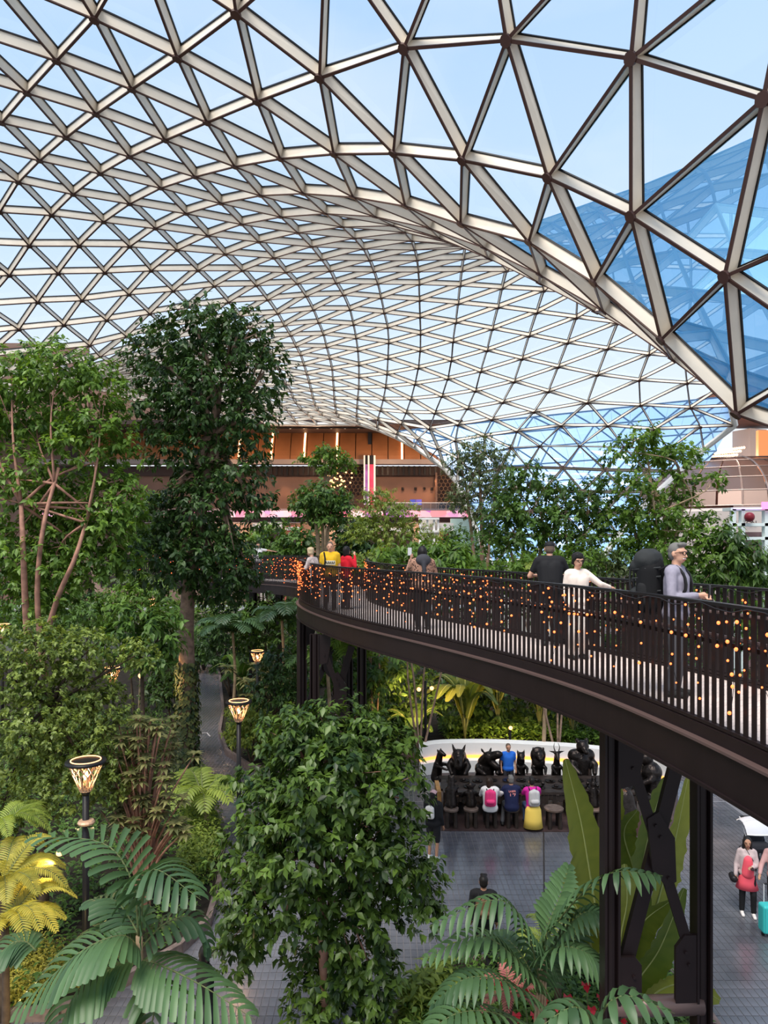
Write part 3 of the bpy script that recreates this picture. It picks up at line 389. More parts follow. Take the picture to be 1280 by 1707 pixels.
for nm, pts, lab in beds:
    q = fpts(pts); o = polybed(nm, q, .16, M['soil'], kind='structure'); o['label'] = lab
    mb = MB()
    for i in range(len(q)):
        a, b2 = Vector((*q[i], .1)), Vector((*q[(i+1) % len(q)], .1)); mb.bar(a, b2, .12, .24)
    mb.build('bed_kerb', M['kerb'], o)

# white curved bench wall behind the sculptures
bp = bez([FP(700, 1293)+Vector((0, 0, 0)), FP(740, 1287), FP(820, 1286), FP(900, 1290), FP(980, 1296), FP(1060, 1308), FP(1125, 1330)], 26)
bench = thing('curved_bench', 'white curved bench wall with an orange light line behind the sculptures', 'bench', bp[8])
def brel(p): return Vector(p)-bench.location
def ribbon(z0, z1, t, off, m, name):
    mb = MB()
    for i in range(len(bp)-1):
        a, b2 = brel(bp[i]), brel(bp[i+1]); y = Vector((0, off, 0)); q = []
        for p in (a, b2): q += [p+y+Vector((0, 0, z0)), p+y+Vector((0, t, z0)), p+y+Vector((0, t, z1)), p+y+Vector((0, 0, z1))]
        mb.add(q, [(0, 1, 2, 3), (7, 6, 5, 4), (0, 4, 5, 1), (1, 5, 6, 2), (2, 6, 7, 3), (3, 7, 4, 0)])
    return mb.build(name, m, bench)
ribbon(.0, .4, .6, -.1, M['white'], 'bench_base'); ribbon(.5, .92, .5, .25, M['white'], 'back_wall'); ribbon(.4, .5, .3, .22, emat('orange_light', (1.0, .36, .07), 1.6), 'light_line')

# ------------------------------------------------------------------ the hall behind: fascia, gallery, shops
BD = 86.0
def bx(px, py, D=BD): return P(px, py, D)
M['panel'] = mat('bronze_panel', (.33, .135, .055), .45, .2, noise=.12, scale=.6)
M['panel_dark'] = mat('dark_soffit', (.055, .035, .032), .6)
M['hallwall'] = mat('brown_hall_wall', (.20, .115, .085), .55, noise=.15, scale=.4)
M['beamgrey'] = mat('grey_beam', (.30, .24, .22), .5)
M['tealwall'] = mat('mint_wall', (.50, .72, .68), .5); M['orangewall'] = mat('orange_partition', (.62, .20, .08), .5)
hall = thing('wall_back', None, None, (0, BD, 0), kind='structure'); hall['label'] = 'brown gallery wall of the hall across the garden'
def hp(name, px0, py0, px1, py1, m, depth=.5, dy=0.0, parent=hall):
    a, b2 = bx(px0, py1), bx(px1, py0); mb = MB().box(((a.x+b2.x)/2, dy+depth/2, (a.z+b2.z)/2), (b2.x-a.x, depth, b2.z-a.z)); return mb.build(name, m, parent)
x = 130
while x < 800:     # curved bronze fascia panels with open joints
    w = 27.2; mb = MB(); rows = []
    for k in range(7):
        t = k/6; py = 716+52*t; rows.append((py, -1.6*math.sin(t*1.5)+.0))
    for (p0, d0), (p1, d1) in zip(rows, rows[1:]):
        a = bx(x+.7, p0); b2 = bx(x+w-.7, p0); c = bx(x+w-.7, p1); d = bx(x+.7, p1)
        q = [Vector((a.x, d0+1.6, a.z)), Vector((b2.x, d0+1.6, b2.z)), Vector((c.x, d1+1.6, c.z)), Vector((d.x, d1+1.6, d.z))]
        mb.add(q+[v+Vector((0, .3, 0)) for v in q], [(3, 2, 1, 0), (4, 5, 6, 7), (0, 1, 5, 4), (1, 2, 6, 5), (2, 3, 7, 6), (3, 0, 4, 7)])
    mb.build('fascia_panel', M['panel'], hall); x += w
hp('panel_backing', 100, 712, 830, 770, M['panel_dark'], .4, 2.2)
for sx_, k in ((344, 0), (398, 0), (452, 0), (507, 1), (561, 1), (670, 1)):
    mb = MB(); pts = [bx(sx_, 718+50*t/5) for t in range(6)]
    mb.tube([Vector((p.x, -1.6*math.sin(t/5*1.5)+1.45, p.z)) for t, p in enumerate(pts)], .11, 6); mb.build('light_strip', M['strip'], hall)
hp('soffit_beam', 60, 766, 790, 774, M['beamgrey'], 1.2, -.3)
hp('dark_recess', 60, 774, 800, 790, M['panel_dark'], .3, 2.0)
for xx in range(330, 790, 9): hp('recess_slat', xx, 774, xx+3, 790, M['black'], .25, 1.7)
hp('gallery_wall', 40, 788, 810, 852, M['hallwall'], .4, 2.6)
hp('gallery_slab', 40, 848, 830, 852, M['beamgrey'], 3, .0)
hp('lower_soffit', 40, 862, 830, 870, M['panel_dark'], 2.6, .2)
hp('lower_wall', 40, 870, 830, 1012, mat('shop_back', (.30, .20, .16), .6, noise=.3, scale=.3), .4, 3.2)
hp('side_wall', -900, 560, 130, 1012, M['hallwall'], .4, 3.0)
# honeycomb screens
def honey(px0, py0, px1, py1):
    a, b2 = bx(px0, py1), bx(px1, py0); mb = MB(); r = .30; zz = a.z; row = 0
    while zz < b2.z:
        xx = a.x+(r*.87 if row % 2 else 0)
        while xx < b2.x:
            mb.tube([Vector((xx+r*math.cos(q*math.pi/3+math.pi/6), 1.4, zz+r*math.sin(q*math.pi/3+math.pi/6))) for q in range(7)], .04, 4); xx += r*1.74
        zz += r*1.5; row += 1
    return mb.build('honeycomb_screen', mat('brass_lattice', (.34, .22, .13), .4, .5), hall)
hp('screen_backing', 560, 766, 607, 822, M['panel_dark'], .2, 2.2); honey(560, 766, 607, 822); hp('screen_backing', 728, 790, 775, 850, M['panel_dark'], .2, 2.2); honey(730, 790, 775, 850)
hp('screen_post', 727, 786, 730, 850, M['hallwall'], .4, 1.2)
# unseen warm spots added to wash the gallery wall
for xx in (470, 520, 640, 672, 700, 722):
    d = bpy.data.lights.new('gallery_fill', 'SPOT'); d.energy = 400; d.color = (1, .55, .3); d.spot_size = 1.6; d.spot_blend = .8; d.shadow_soft_size = .2
    o = bpy.data.objects.new('gallery_fill', d); COL.objects.link(o); p = bx(xx, 792); o.location = (p.x, BD+1.0, p.z); o.rotation_euler = (math.radians(12), 0, 0)
for xx in (380, 460, 540, 700):  # unseen warm lamps added to brighten the shop fronts
    d = bpy.data.lights.new('shop_fill', 'POINT'); d.energy = 700; d.color = (1, .72, .5); d.shadow_soft_size = .5
    o = bpy.data.objects.new('shop_fill', d); COL.objects.link(o); p = bx(xx, 885); o.location = (p.x, BD+.6, p.z)
for xx in (400, 520, 640, 740):  # unseen warm lamps added in front of the fascia to brighten it
    d = bpy.data.lights.new('fascia_fill', 'POINT'); d.energy = 900; d.color = (1, .62, .36); d.shadow_soft_size = .5
    o = bpy.data.objects.new('fascia_fill', d); COL.objects.link(o); p = bx(xx, 760); o.location = (p.x, BD-5, p.z-1)
for xx in (672, 694, 709, 722): 
    p = bx(xx, 814); MB().lathe([(.16, 0), (.16, .3)], (p.x, 2.4, p.z), 8).build('wall_lamp', M['black'], hall)
hp('upper_wall', 60, 610, 330, 716, M['hallwall'], .4, 3.4)
hp('edge_truss_chord', 60, 713, 628, 715.5, M['black'], .4, -3); hp('edge_truss_chord', 60, 719, 628, 721, M['black'], .4, -3)
mb = MB()
for k in range(26):
    x0 = 60+k*22; a, b2, c = bx(x0, 713.5), bx(x0+11, 721), bx(x0+22, 713.5)
    for u, v in ((a, b2), (b2, c)): mb.bar((u.x, -2.9, u.z), (v.x, -2.9, v.z), .13, .13)
mb.build('truss_diagonal', M['white'], hall)
hp('dark_column', 613, 716, 619, 1010, M['black'], .5, .6)
# digital banner along the gallery edge
ban = bpy.data.materials.new('flower_banner'); ban.use_nodes = True; n = ban.node_tree; b = n.nodes['Principled BSDF']
t = n.nodes.new('ShaderNodeTexCoord'); v = n.nodes.new('ShaderNodeTexVoronoi'); v.inputs['Scale'].default_value = .9; r = n.nodes.new('ShaderNodeValToRGB')
for p, c in ((.25, (.85, .16, .28)), (.5, (.95, .55, .6)), (.72, (.35, .10, .42))):
    e = r.color_ramp.elements.new(p); e.color = (*c, 1)
r.color_ramp.elements[0].color = (.9, .75, .72, 1); r.color_ramp.elements[-1].color = (.80, .30, .20, 1)
sp = n.nodes.new('ShaderNodeSeparateColor'); n.links.new(t.outputs['Object'], v.inputs['Vector']); n.links.new(v.outputs['Color'], sp.inputs[0]); n.links.new(sp.outputs[0], r.inputs[0])
n.links.new(r.outputs[0], b.inputs['Base Color']); n.links.new(r.outputs[0], b.inputs['Emission Color']); b.inputs['Emission Strength'].default_value = .75
o = hp('digital_banner', 60, 851.5, 790, 862, ban, .25, -.3, None); o.location = (0, BD, 0); tag(o, 'pink flower pattern screen band along the gallery edge', 'screen')
# glass balustrade of the gallery
gl = thing('gallery_balustrade', 'steel and glass balustrade on the gallery above the banner', 'railing', (0, BD-.2, 0))
for i in range(10):
    hp('balustrade_pane', 640+i*13, 838.5, 652+i*13, 850, M['clear_glass'], .03, 0, gl); hp('balustrade_post', 639.3+i*13, 838, 640.2+i*13, 851, M['beamgrey'], .08, 0, gl)
hp('balustrade_rail', 640, 837.6, 770, 838.8, M['white'], .1, 0, gl)
for k, xx in enumerate((684, 694.3)):
    o = hp('gallery_screen', xx, 831.5, xx+9.4, 840.5, emat('blue_screen%d' % k, (.05, .06, .30) if k == 0 else (.10, .08, .36), 1.0), .12, 1.2, None); o.location = (0, BD, 0)
    tag(o, ('dark blue screen on the gallery, one of a pair, nearer the banner pylon', 'violet blue screen on the gallery, one of a pair, nearer the lattice screen')[k], 'screen')
# flag pylon
py_ = thing('flag_pylon', 'white framed pylon with purple and red banners at the dark column', 'pylon', (0, BD-1.2, 0))
for a, b2 in ((606.5, 609), (613.4, 616), (623, 626)): hp('pylon_post', a, 761, b2, 842, M['white'], .5, 0, py_)
hp('purple_banner', 609, 776, 613.4, 842, mat('purple_cloth', (.36, .14, .50), .7, noise=.5, scale=.8), .1, .1, py_); hp('red_banner', 616, 776, 623, 842, mat('red_cloth', (.72, .06, .14), .7, noise=.4, scale=.7), .1, .1, py_)
hp('pylon_head', 606.5, 761, 626, 776, M['black'], .1, .2, py_)
# globe chandelier
ch = thing('globe_chandelier', 'cluster of warm glass globes hanging in the gallery', 'chandelier', bx(566, 790, BD-4))
for k in range(30):
    a = random.uniform(0, 6.28); rr = random.uniform(.2, 1.5)
    p = Vector((rr*math.cos(a), rr*math.sin(a)*.6, random.uniform(-1.6, .6))); MB().ell(p, .1, 6, 5).build('globe', M['glow2'], ch, True)
    MB().bar(p, p+Vector((0, 0, 1.6-p.z)), .012, .012).build('hanging_wire', M['black'], ch)
# shops below the banner
sh = thing('open_shelving', 'white shop front of stacked open frames under the banner', 'shop front', (0, BD-5, 0))
def sp2(name, px0, py0, px1, py1, m, depth=.5, dy=0.0, parent=sh):
    a, b2 = bx(px0, py1, BD-5), bx(px1, py0, BD-5); return MB().box(((a.x+b2.x)/2, dy+depth/2, (a.z+b2.z)/2), (b2.x-a.x, depth, b2.z-a.z)).build(name, m, parent)
for xx in (699, 711, 722, 729): sp2('frame_post', xx, 864, xx+3, 1000, M['white'], .5)
for yy in (863, 884, 903, 924): sp2('frame_shelf', 698, yy, 732, yy+3.5, M['white'], .9, -.2)
sp2('frame_back', 699, 864, 732, 1000, mat('pale_shop_wall', (.62, .60, .56), .5), .1, 1.2)
sh2 = thing('jewellery_shop', 'mint green shop with an orange partition and white lettering', 'shop front', (0, BD-4, 0))
def sp3(name, px0, py0, px1, py1, m, depth=.5, dy=0.0):
    a, b2 = bx(px0, py1, BD-4), bx(px1, py0, BD-4); return MB().box(((a.x+b2.x)/2, dy+depth/2, (a.z+b2.z)/2), (b2.x-a.x, depth, b2.z-a.z)).build(name, m, sh2)
sp3('mint_wall', 752, 864, 802, 1000, M['tealwall'], .4, .8); sp3('orange_partition', 733, 886, 752, 1000, M['orangewall'], .3, .4); sp3('fascia', 731, 872, 756, 886, M['white'], .14, .1); sp3('post', 747, 886, 749, 1000, M['black'], .2, .1)
def text(body, name, p, size, m, parent, rz=0.0, ext=.01):
    c = bpy.data.curves.new(name, 'FONT'); c.body = body; c.size = size; c.extrude = ext; c.align_x = 'CENTER'; c.align_y = 'CENTER'; c.materials.append(m)
    t = bpy.data.objects.new(name, c); COL.objects.link(t); bpy.context.view_layer.update()
    me = bpy.data.meshes.new_from_object(t.evaluated_get(bpy.context.evaluated_depsgraph_get())); bpy.data.objects.remove(t); bpy.data.curves.remove(c)
    o = bpy.data.objects.new(name, me); COL.objects.link(o); o.location = p; o.rotation_euler = (math.pi/2, 0, rz)
    if parent is not None: o.parent = parent
    return o
p = bx(744, 878.5, BD-4); text('& CO', 'shop_lettering', (p.x, .15, p.z), .75, mat('silver_letter', (.45, .62, .60), .4), sh2)
for k, (x0, x1, y0, c) in enumerate([(420, 436, 872, (.62, .56, .5)), (440, 470, 870, (.68, .62, .58)), (474, 500, 876, (.5, .14, .1)), (560, 590, 880, (.55, .34, .24)), (594, 640, 876, (.35, .22, .18)), (646, 690, 878, (.5, .36, .28))]):
    o = hp('shop_unit', x0, y0, x1, 1008, mat('shop_unit_%d' % k, c, .5, noise=.2, scale=.5), 1.5, .2, None); o.location = (0, BD, 0)
    tag(o, ['narrow pale shop unit at the far end under the banner', 'broad white shop unit beside the narrow pale one', 'brown shop unit behind the small round tree', 'tan shop unit behind the umbrella shaped tree', 'dark brown shop unit behind the wispy green tree', 'beige shop unit next to the white frame'][k], 'shop front')
    d = hp('shop_door', x0+3, y0+14, x1-3, 1008, M['panel_dark'], .1, .1, o); hp('shop_sign', x0+1, y0+2, x1-1, y0+8, M['white'], .08, .1, o)

MB().box((-41, 1, 21.95), (100, 12, .5)).build('hall_shade_roof', M['panel_dark'], hall)  # roof slab added to keep sun and sky light off the hall front
# ------------------------------------------------------------------ right: dome lounge, pillar, kiosk
M['dome'] = bpy.data.materials.new('brown_dome_glass'); M['dome'].use_nodes = True
b = M['dome'].node_tree.nodes['Principled BSDF']; b.inputs['Base Color'].default_value = (.17, .105, .085, 1); b.inputs['Roughness'].default_value = .28; b.inputs['Metallic'].default_value = .3; b.inputs['Alpha'].default_value = .88
dome = thing('dome_lounge', 'brown ribbed dome above a white rounded lounge wall', 'building', (41, 84, 0))
R0, R1 = 17.5, 6.5
def dpt(a, t): return Vector((R0*math.cos(t)*math.cos(a), R0*math.cos(t)*math.sin(a), 11.5+R1*math.sin(t)))
NA = 28
for i in range(NA):
    a0, a1 = math.pi+math.pi*(i-2)/(NA-4), math.pi+math.pi*(i-1)/(NA-4)
    for j in range(6):
        t0, t1 = .04+j*.235, .04+(j+1)*.235-.012
        q = [dpt(a0+.006, t0), dpt(a1-.006, t0), dpt(a1-.006, t1), dpt(a0+.006, t1)]
        mb = MB().add(q+[v*.992 for v in q], [(0, 1, 2, 3), (7, 6, 5, 4), (0, 4, 5, 1), (1, 5, 6, 2), (2, 6, 7, 3), (3, 7, 4, 0)]); mb.build('dome_panel', M['dome'], dome)
mb = MB()
for i in range(0, NA+1, 4):
    a = math.pi+math.pi*(i-2)/(NA-4); mb.tube([dpt(a, .02+k*.12)*1.003 for k in range(13)], .09, 6)
for j in range(7): mb.tube([dpt(math.pi+math.pi*(i-2)/(NA-4), .03+j*.235)*1.002 for i in range(NA+1)], .045, 6)
mb.build('dome_rib', mat('dome_rib', (.30, .23, .21), .35, .5), dome)
MB().lathe([(R0+.1, 0), (R0+.1, 11.2), (R0-.1, 11.5)], (0, 0, 0), 56).build('lounge_wall', mat('pinkish_white_wall', (.50, .43, .40), .5), dome)
pL = P(1211, 873, 66.5)-dome.location
for k, (ch_, px) in enumerate((('V', 1211), ('U', 1219), ('I', 1226.5), ('T', 1233), ('T', 1240), ('O', 1248), ('N', 1256.5))):
    q_ = (px-640)/F; B_ = q_*41+84; D_ = (B_-math.sqrt(B_*B_-(1+q_*q_)*(41*41+84*84-17.75**2)))/(1+q_*q_); p = P(px, 872.5, D_)-dome.location; text(ch_, 'sign_letter', (p.x, p.y-.05, p.z), .66, M['black'], dome)
hallR = thing('wall_right', None, None, (0, 0, 0), kind='structure'); hallR['label'] = 'brown ceiling and wall of the right hand hall behind the dome'
a, b2 = P(1000, 752, 108), P(1500, 690, 108)
MB().box(((a.x+b2.x)/2, 108, 8), (60, .6, 28)).build('hall_wall', mat('dark_brown_hall', (.10, .045, .035), .6, noise=.2, scale=.3), hallR)
hallC = thing('ceiling_right', None, None, (0, 0, 0), kind='structure'); hallC['label'] = 'dark boarded ceiling of the hall behind the dome'
for k in range(12): MB().box((64, 60+k*4, 25.5), (52, 3.9, .4)).build('ceiling_board', mat('ceiling_board', (.14, .065, .05), .6) if k == 0 else bpy.data.materials['ceiling_board'], hallC)
for k in range(7):
    mb = MB(); p0, p1 = P(1186+k*2, 761-k*1.6, 96), P(1228+k*2, 758-k*2.0, 92)
    for q in range(12): mb.ell(p0.lerp(p1, q/11), .17, 5, 4)
    if k % 3 == 0: mb.build('ceiling_light_row', M['strip'], hallC)
for xx in (1210, 1290):
    d = bpy.data.lights.new('hall_light', 'POINT'); d.energy = 2500; d.color = (1, .6, .4); d.shadow_soft_size = 1
    o = bpy.data.objects.new('hall_light', d); COL.objects.link(o); o.location = P(xx, 768, 88)
p = P(1249, 748, 105); o = MB().box((0, 0, 0), (3.2, 3.2, 5.4)).box((0, 0, -9), (3.0, 3.0, 14)).build('white_pillar', M['white'], kind='structure'); o.location = p; o['label'] = 'square white pillar rising behind the dome'; o.rotation_euler[2] = .35
p = P(1262, 760, 80); o = MB().box((0, 0, 0), (1.4, .6, 6)).build('orange_panel', emat('amber_panel', (.9, .32, .12), .8), hallR); o.location = P(1272, 760, 84)
# white kiosk at the right edge
KD = 40.0
kk = thing('white_kiosk', 'white framed kiosk with shelves and a lit pink screen at the edge', 'kiosk', P(1250, 985, KD))
def kb(name, px0, py0, px1, py1, m, depth=.3, dy=0.0):
    a, b2 = P(px0, py1, KD)-kk.location, P(px1, py0, KD)-kk.location; return MB().box(((a.x+b2.x)/2, dy+depth/2, (a.z+b2.z)/2), (b2.x-a.x, depth, b2.z-a.z)).build(name, m, kk)
M['kiosk'] = mat('pale_mint_frame', (.70, .78, .76), .4)
for xx in (1221, 1236, 1275): kb('frame_post', xx, 848, xx+6, 1140, M['kiosk'], .35)
for yy in (846, 872, 895, 936): kb('frame_shelf', 1218, yy, 1300, yy+5, M['kiosk'], 1.0)
kb('kiosk_back', 1224, 886, 1310, 1140, mat('kiosk_back', (.22, .13, .13), .5, noise=.4, scale=2), .1, 1.6)
kb('pink_screen', 1268, 837, 1300, 849, emat('pink_screen', (.85, .25, .50), 1.0), .15, -.2); kb('light_edge', 1222, 846.5, 1268, 848.5, emat('violet_light', (.75, .5, .95), 1.5), .1, -.12)
for k in range(5):
    p = P(1246+k*7, 934, KD+.7)-kk.location; MB().cap(p+Vector((0, 0, -.95)), p+Vector((0, 0, -.25)), .14, .18, 8).ell(p+Vector((0, 0, .05)), .1, 8, 6).build('mannequin', mat('mannequin_%d' % k, random.choice([(.5, .42, .36), (.6, .55, .5), (.3, .2, .18)]), .6), kk, True)
p = P(1249, 862, KD-.3)-kk.location; MB().ell(p, .28, 10, 8).build('red_ornament', mat('dark_red', (.20, .02, .03), .4), kk, True)

d = bpy.data.lights.new('plaza_warm_fill', 'SPOT'); d.energy = 900; d.color = (1, .50, .22); d.spot_size = .75; d.spot_blend = .9; d.shadow_soft_size = .12  # unseen warm spot added for orange light on the plaza floor
o = bpy.data.objects.new('plaza_warm_fill', d); COL.objects.link(o); o.location = (7.6, 19.5, 6.5); o.rotation_euler = (math.radians(-8), 0, 0)
# ------------------------------------------------------------------ the raised footbridge
NEAR = [(3.42, 1.2, 7.27), (3.30, 3.2, 7.27), (3.12, 5.5, 7.277), (2.93, 7.0, 7.28), (2.62, 8.5, 7.285), (2.12, 10.0, 7.29), (1.45, 11.5, 7.30), (.68, 13.0, 7.31), (-.35, 15.0, 7.31), (-1.22, 17.0, 7.31), (-1.98, 19.0, 7.34), (-2.42, 20.6, 7.39), (-2.56, 22.4, 7.38), (-2.62, 25.0, 7.36), (-3.2, 28.5, 7.34), (-4.6, 31.2, 7.33), (-6.8, 33.2, 7.33), (-10.0, 35.0, 7.33), (-14.5, 36.5, 7.33)]
FAR = [(5.15, 1.2, 7.29), (5.05, 3.2, 7.29), (4.86, 6.0, 7.29), (4.47, 8.3, 7.29), (4.08, 9.6, 7.29), (3.55, 11.0, 7.29), (2.95, 12.5, 7.29), (2.25, 14.0, 7.30), (1.52, 15.5, 7.30), (.85, 17.0, 7.31), (.25, 18.6, 7.31), (-.35, 20.6, 7.33), (-.55, 23.0, 7.34), (-.6, 26.0, 7.34), (-1.4, 30.2, 7.33), (-3.4, 33.6, 7.33), (-6.2, 35.6, 7.33), (-10.0, 37.2, 7.33), (-14.5, 38.6, 7.33)]
bridge = thing('footbridge', 'dark brown curving footbridge with slatted railings and pale deck', 'bridge', (0, 0, 0))
def resample(pts, step):
    q = bez(pts, 900); L = [0.0]
    for a, b in zip(q, q[1:]): L.append(L[-1]+(b-a).length)
    n = int(L[-1]/step); out = []; k = 0
    for i in range(n+1):
        s = i*step
        while k < len(L)-2 and L[k+1] < s: k += 1
        t = (s-L[k])/max(1e-9, L[k+1]-L[k]); out.append(q[k].lerp(q[k+1], t))
    return out
nearC, farC = resample(NEAR, .115), resample(FAR, .115)
HR = 1.155
def tang(c, i): a = c[max(0, i-1)]; b = c[min(len(c)-1, i+1)]; t = (b-a); t.z = 0; return t.normalized()
# deck
nD, fD = resample(NEAR, .4), resample(FAR, .4)
n_ = 110; nd = bez(NEAR, n_); fd = bez(FAR, n_)
def strip_mesh(name, m, fn, parent=bridge):
    mb = MB()
    for i in range(n_-1):
        mb.add(fn(i)+fn(i+1), [(0, 1, 2, 3), (7, 6, 5, 4), (0, 4, 5, 1), (1, 5, 6, 2), (2, 6, 7, 3), (3, 7, 4, 0)])
    return mb.build(name, m, parent)
def nrm(c, i): t = tang(c, i); return Vector((-t.y, t.x, 0))          # pointing left of travel (out on the near side)
def V3(p, dz): return Vector((p.x, p.y, p.z-dz))
M['deck'] = mat('pale_deck_board', (.62, .52, .48), .5, noise=.1, scale=3)
# deck boards across the walk
nb = resample(NEAR, .3); cnt = 0
for i in range(n_-1):
    a, b, c, d = V3(nd[i], HR+.02), V3(nd[i+1], HR+.02), V3(fd[i+1], HR+.02), V3(fd[i], HR+.02)
    for k in range(2):
        u0, u1 = k/2, (k+1)/2-.015; q = [a.lerp(b, u0), a.lerp(b, u1), d.lerp(c, u1), d.lerp(c, u0)]
        MB().add(q+[p-Vector((0, 0, .05)) for p in q], [(0, 1, 2, 3), (7, 6, 5, 4), (0, 4, 5, 1), (1, 5, 6, 2), (2, 6, 7, 3), (3, 7, 4, 0)]).build('deck_board', M['deck'], bridge); cnt += 1
for side, C_, sg, cc in (('near', nd, 1, nearC), ('far', fd, -1, farC)):
    def sec(i, o0, o1, z0, z1, C_=C_, sg=sg):
        p = C_[i]; nn = nrm(C_, i)*sg; return [V3(p, z0)+nn*o0, V3(p, z0)+nn*o1, V3(p, z1)+nn*o1, V3(p, z1)+nn*o0]
    strip_mesh('girder', M['bronze_brown'], lambda i: sec(i, .0, .10, HR+.12, HR+.50))
    strip_mesh('kick_plate', M['bronze_brown'], lambda i: sec(i, -.03, .05, HR-.02, HR+.11))
    strip_mesh('girder_flange', M['rail_tube'], lambda i: sec(i, -.02, .13, HR+.10, HR+.125))
    strip_mesh('lower_flange', M['bronze_brown'], lambda i: sec(i, -.12, .13, HR+.48, HR+.51))
    strip_mesh('rail_cap', M['black'], lambda i: sec(i, -.04, .04, -.012, .018))
    strip_mesh('bottom_rail', M['bronze_brown'], lambda i: sec(i, -.03, .03, HR-.06, HR-.03))
    strip_mesh('middle_rail', M['bronze_brown'], lambda i: sec(i, -.045, -.032, .34, .38))
    mb = MB(); mb.tube([V3(p, .32)-nrm(C_, i)*sg*.13 for i, p in enumerate(C_)], .021, 6); mb.build('handrail', M['rail_tube'], bridge)
    mb = MB()
    for i in range(0, n_, 6): mb.bar(V3(C_[i], .33)-nrm(C_, i)*sg*.13, V3(C_[i], .34)-nrm(C_, i)*sg*.02, .02, .02)
    mb.build('handrail_bracket', M['rail_tube'], bridge)
    # balusters: flat vertical bars
    me = MB().box((0, 0, 0), (.056, .014, HR-.02)).mesh('baluster', M['bronze_brown']); rest = MB(); k = 0
    for i, p in enumerate(cc):
        t = tang(cc, i); rz = math.atan2(t.y, t.x)
        lim = 170 if side == 'near' else 130
        if p.y > 4.2 and k < lim:
            o = bpy.data.objects.new('baluster', me); COL.objects.link(o); o.parent = bridge; o.location = (p.x, p.y, p.z-HR/2); o.rotation_euler[2] = rz; k += 1
        else: rest.box((p.x, p.y, p.z-HR/2), (.056, .014, HR-.02), rz=rz)
    rest.build('baluster_row', M['bronze_brown'], bridge, kind='stuff')
mb = MB()
for i in range(2, n_, 4): mb.bar(V3(nd[i], HR+.3), V3(fd[i], HR+.3), .1, .3)
mb.build('cross_beam', M['bronze_brown'], bridge)

# fairy lights: warm bulbs on dark drop cables over the outside of the railings
M['glow'] = emat('warm_bulb', (1.0, 0.17, 0.045), 2.7)
def lights(name, label, cc, sg, y0, y1, rate, lim, seed, drop=.95, big=1.0):
    r = random.Random(seed); t = thing(name, label, 'string lights', (0, 0, 0)); sizes = [MB().ell((0, 0, 0), .0108*big*f, 6, 5).mesh('bulb', M['glow'], True) for f in (.75, 1.0, 1.4)]
    rest = MB(); cab = MB(); spots = []; top = []
    for i, p in enumerate(cc):
        if not (y0 < p.y < y1): continue
        nn = Vector((-tang(cc, i).y, tang(cc, i).x, 0))*sg; top.append(V3(p, .03+.03*math.sin(i*.9))+nn*.06)
        if r.random() > rate: continue
        L = drop*r.choice((.3, .5, .65, .8, 1.0))*r.uniform(.8, 1.1); x = V3(p, .02)+nn*.05; pts = [x]; z = -r.uniform(0, .15)
        while z < L:
            z += r.uniform(.10, .24); q = x+Vector((r.uniform(-.03, .03), r.uniform(-.03, .03), -max(z, .02))); pts.append(q); spots.append(q+nn*.012)
        cab.tube(pts, .003, 4)
    r.shuffle(spots)
    for k, q in enumerate(spots):
        if k < lim: o = bpy.data.objects.new('bulb', r.choice(sizes)); COL.objects.link(o); o.parent = t; o.location = q
        else: rest.ell(q, .0108*big, 6, 4)
    if rest.v: rest.build('bulb_cluster', M['glow'], t, True, kind='stuff')
    cab.build('drop_cables', M['black'], t, kind='stuff')
    if len(top) > 2: MB().tube(top[::2], .006, 4).build('main_cable', M['black'], t)
    return t
lights('fairy_lights', 'warm fairy lights hanging down the outer railing of the near walk', nearC, 1, 3.5, 19.6, .62, 300, 3, .78, 1.15)
lights('fairy_lights', 'dense fairy lights on the tight outer bend of the railing', nearC, 1, 19.6, 24.5, 1.0, 150, 9, .8, 1.5)
lights('fairy_lights', 'fairy lights on the far curve of the bridge beside the tall tree', nearC, 1, 24.5, 36.4, .55, 120, 4, .9, 1.6)
lights('fairy_lights', 'sparse fairy lights along the opposite railing behind the walkers', farC, 1, 6.0, 33.0, .3, 150, 5, .6, 1.3)

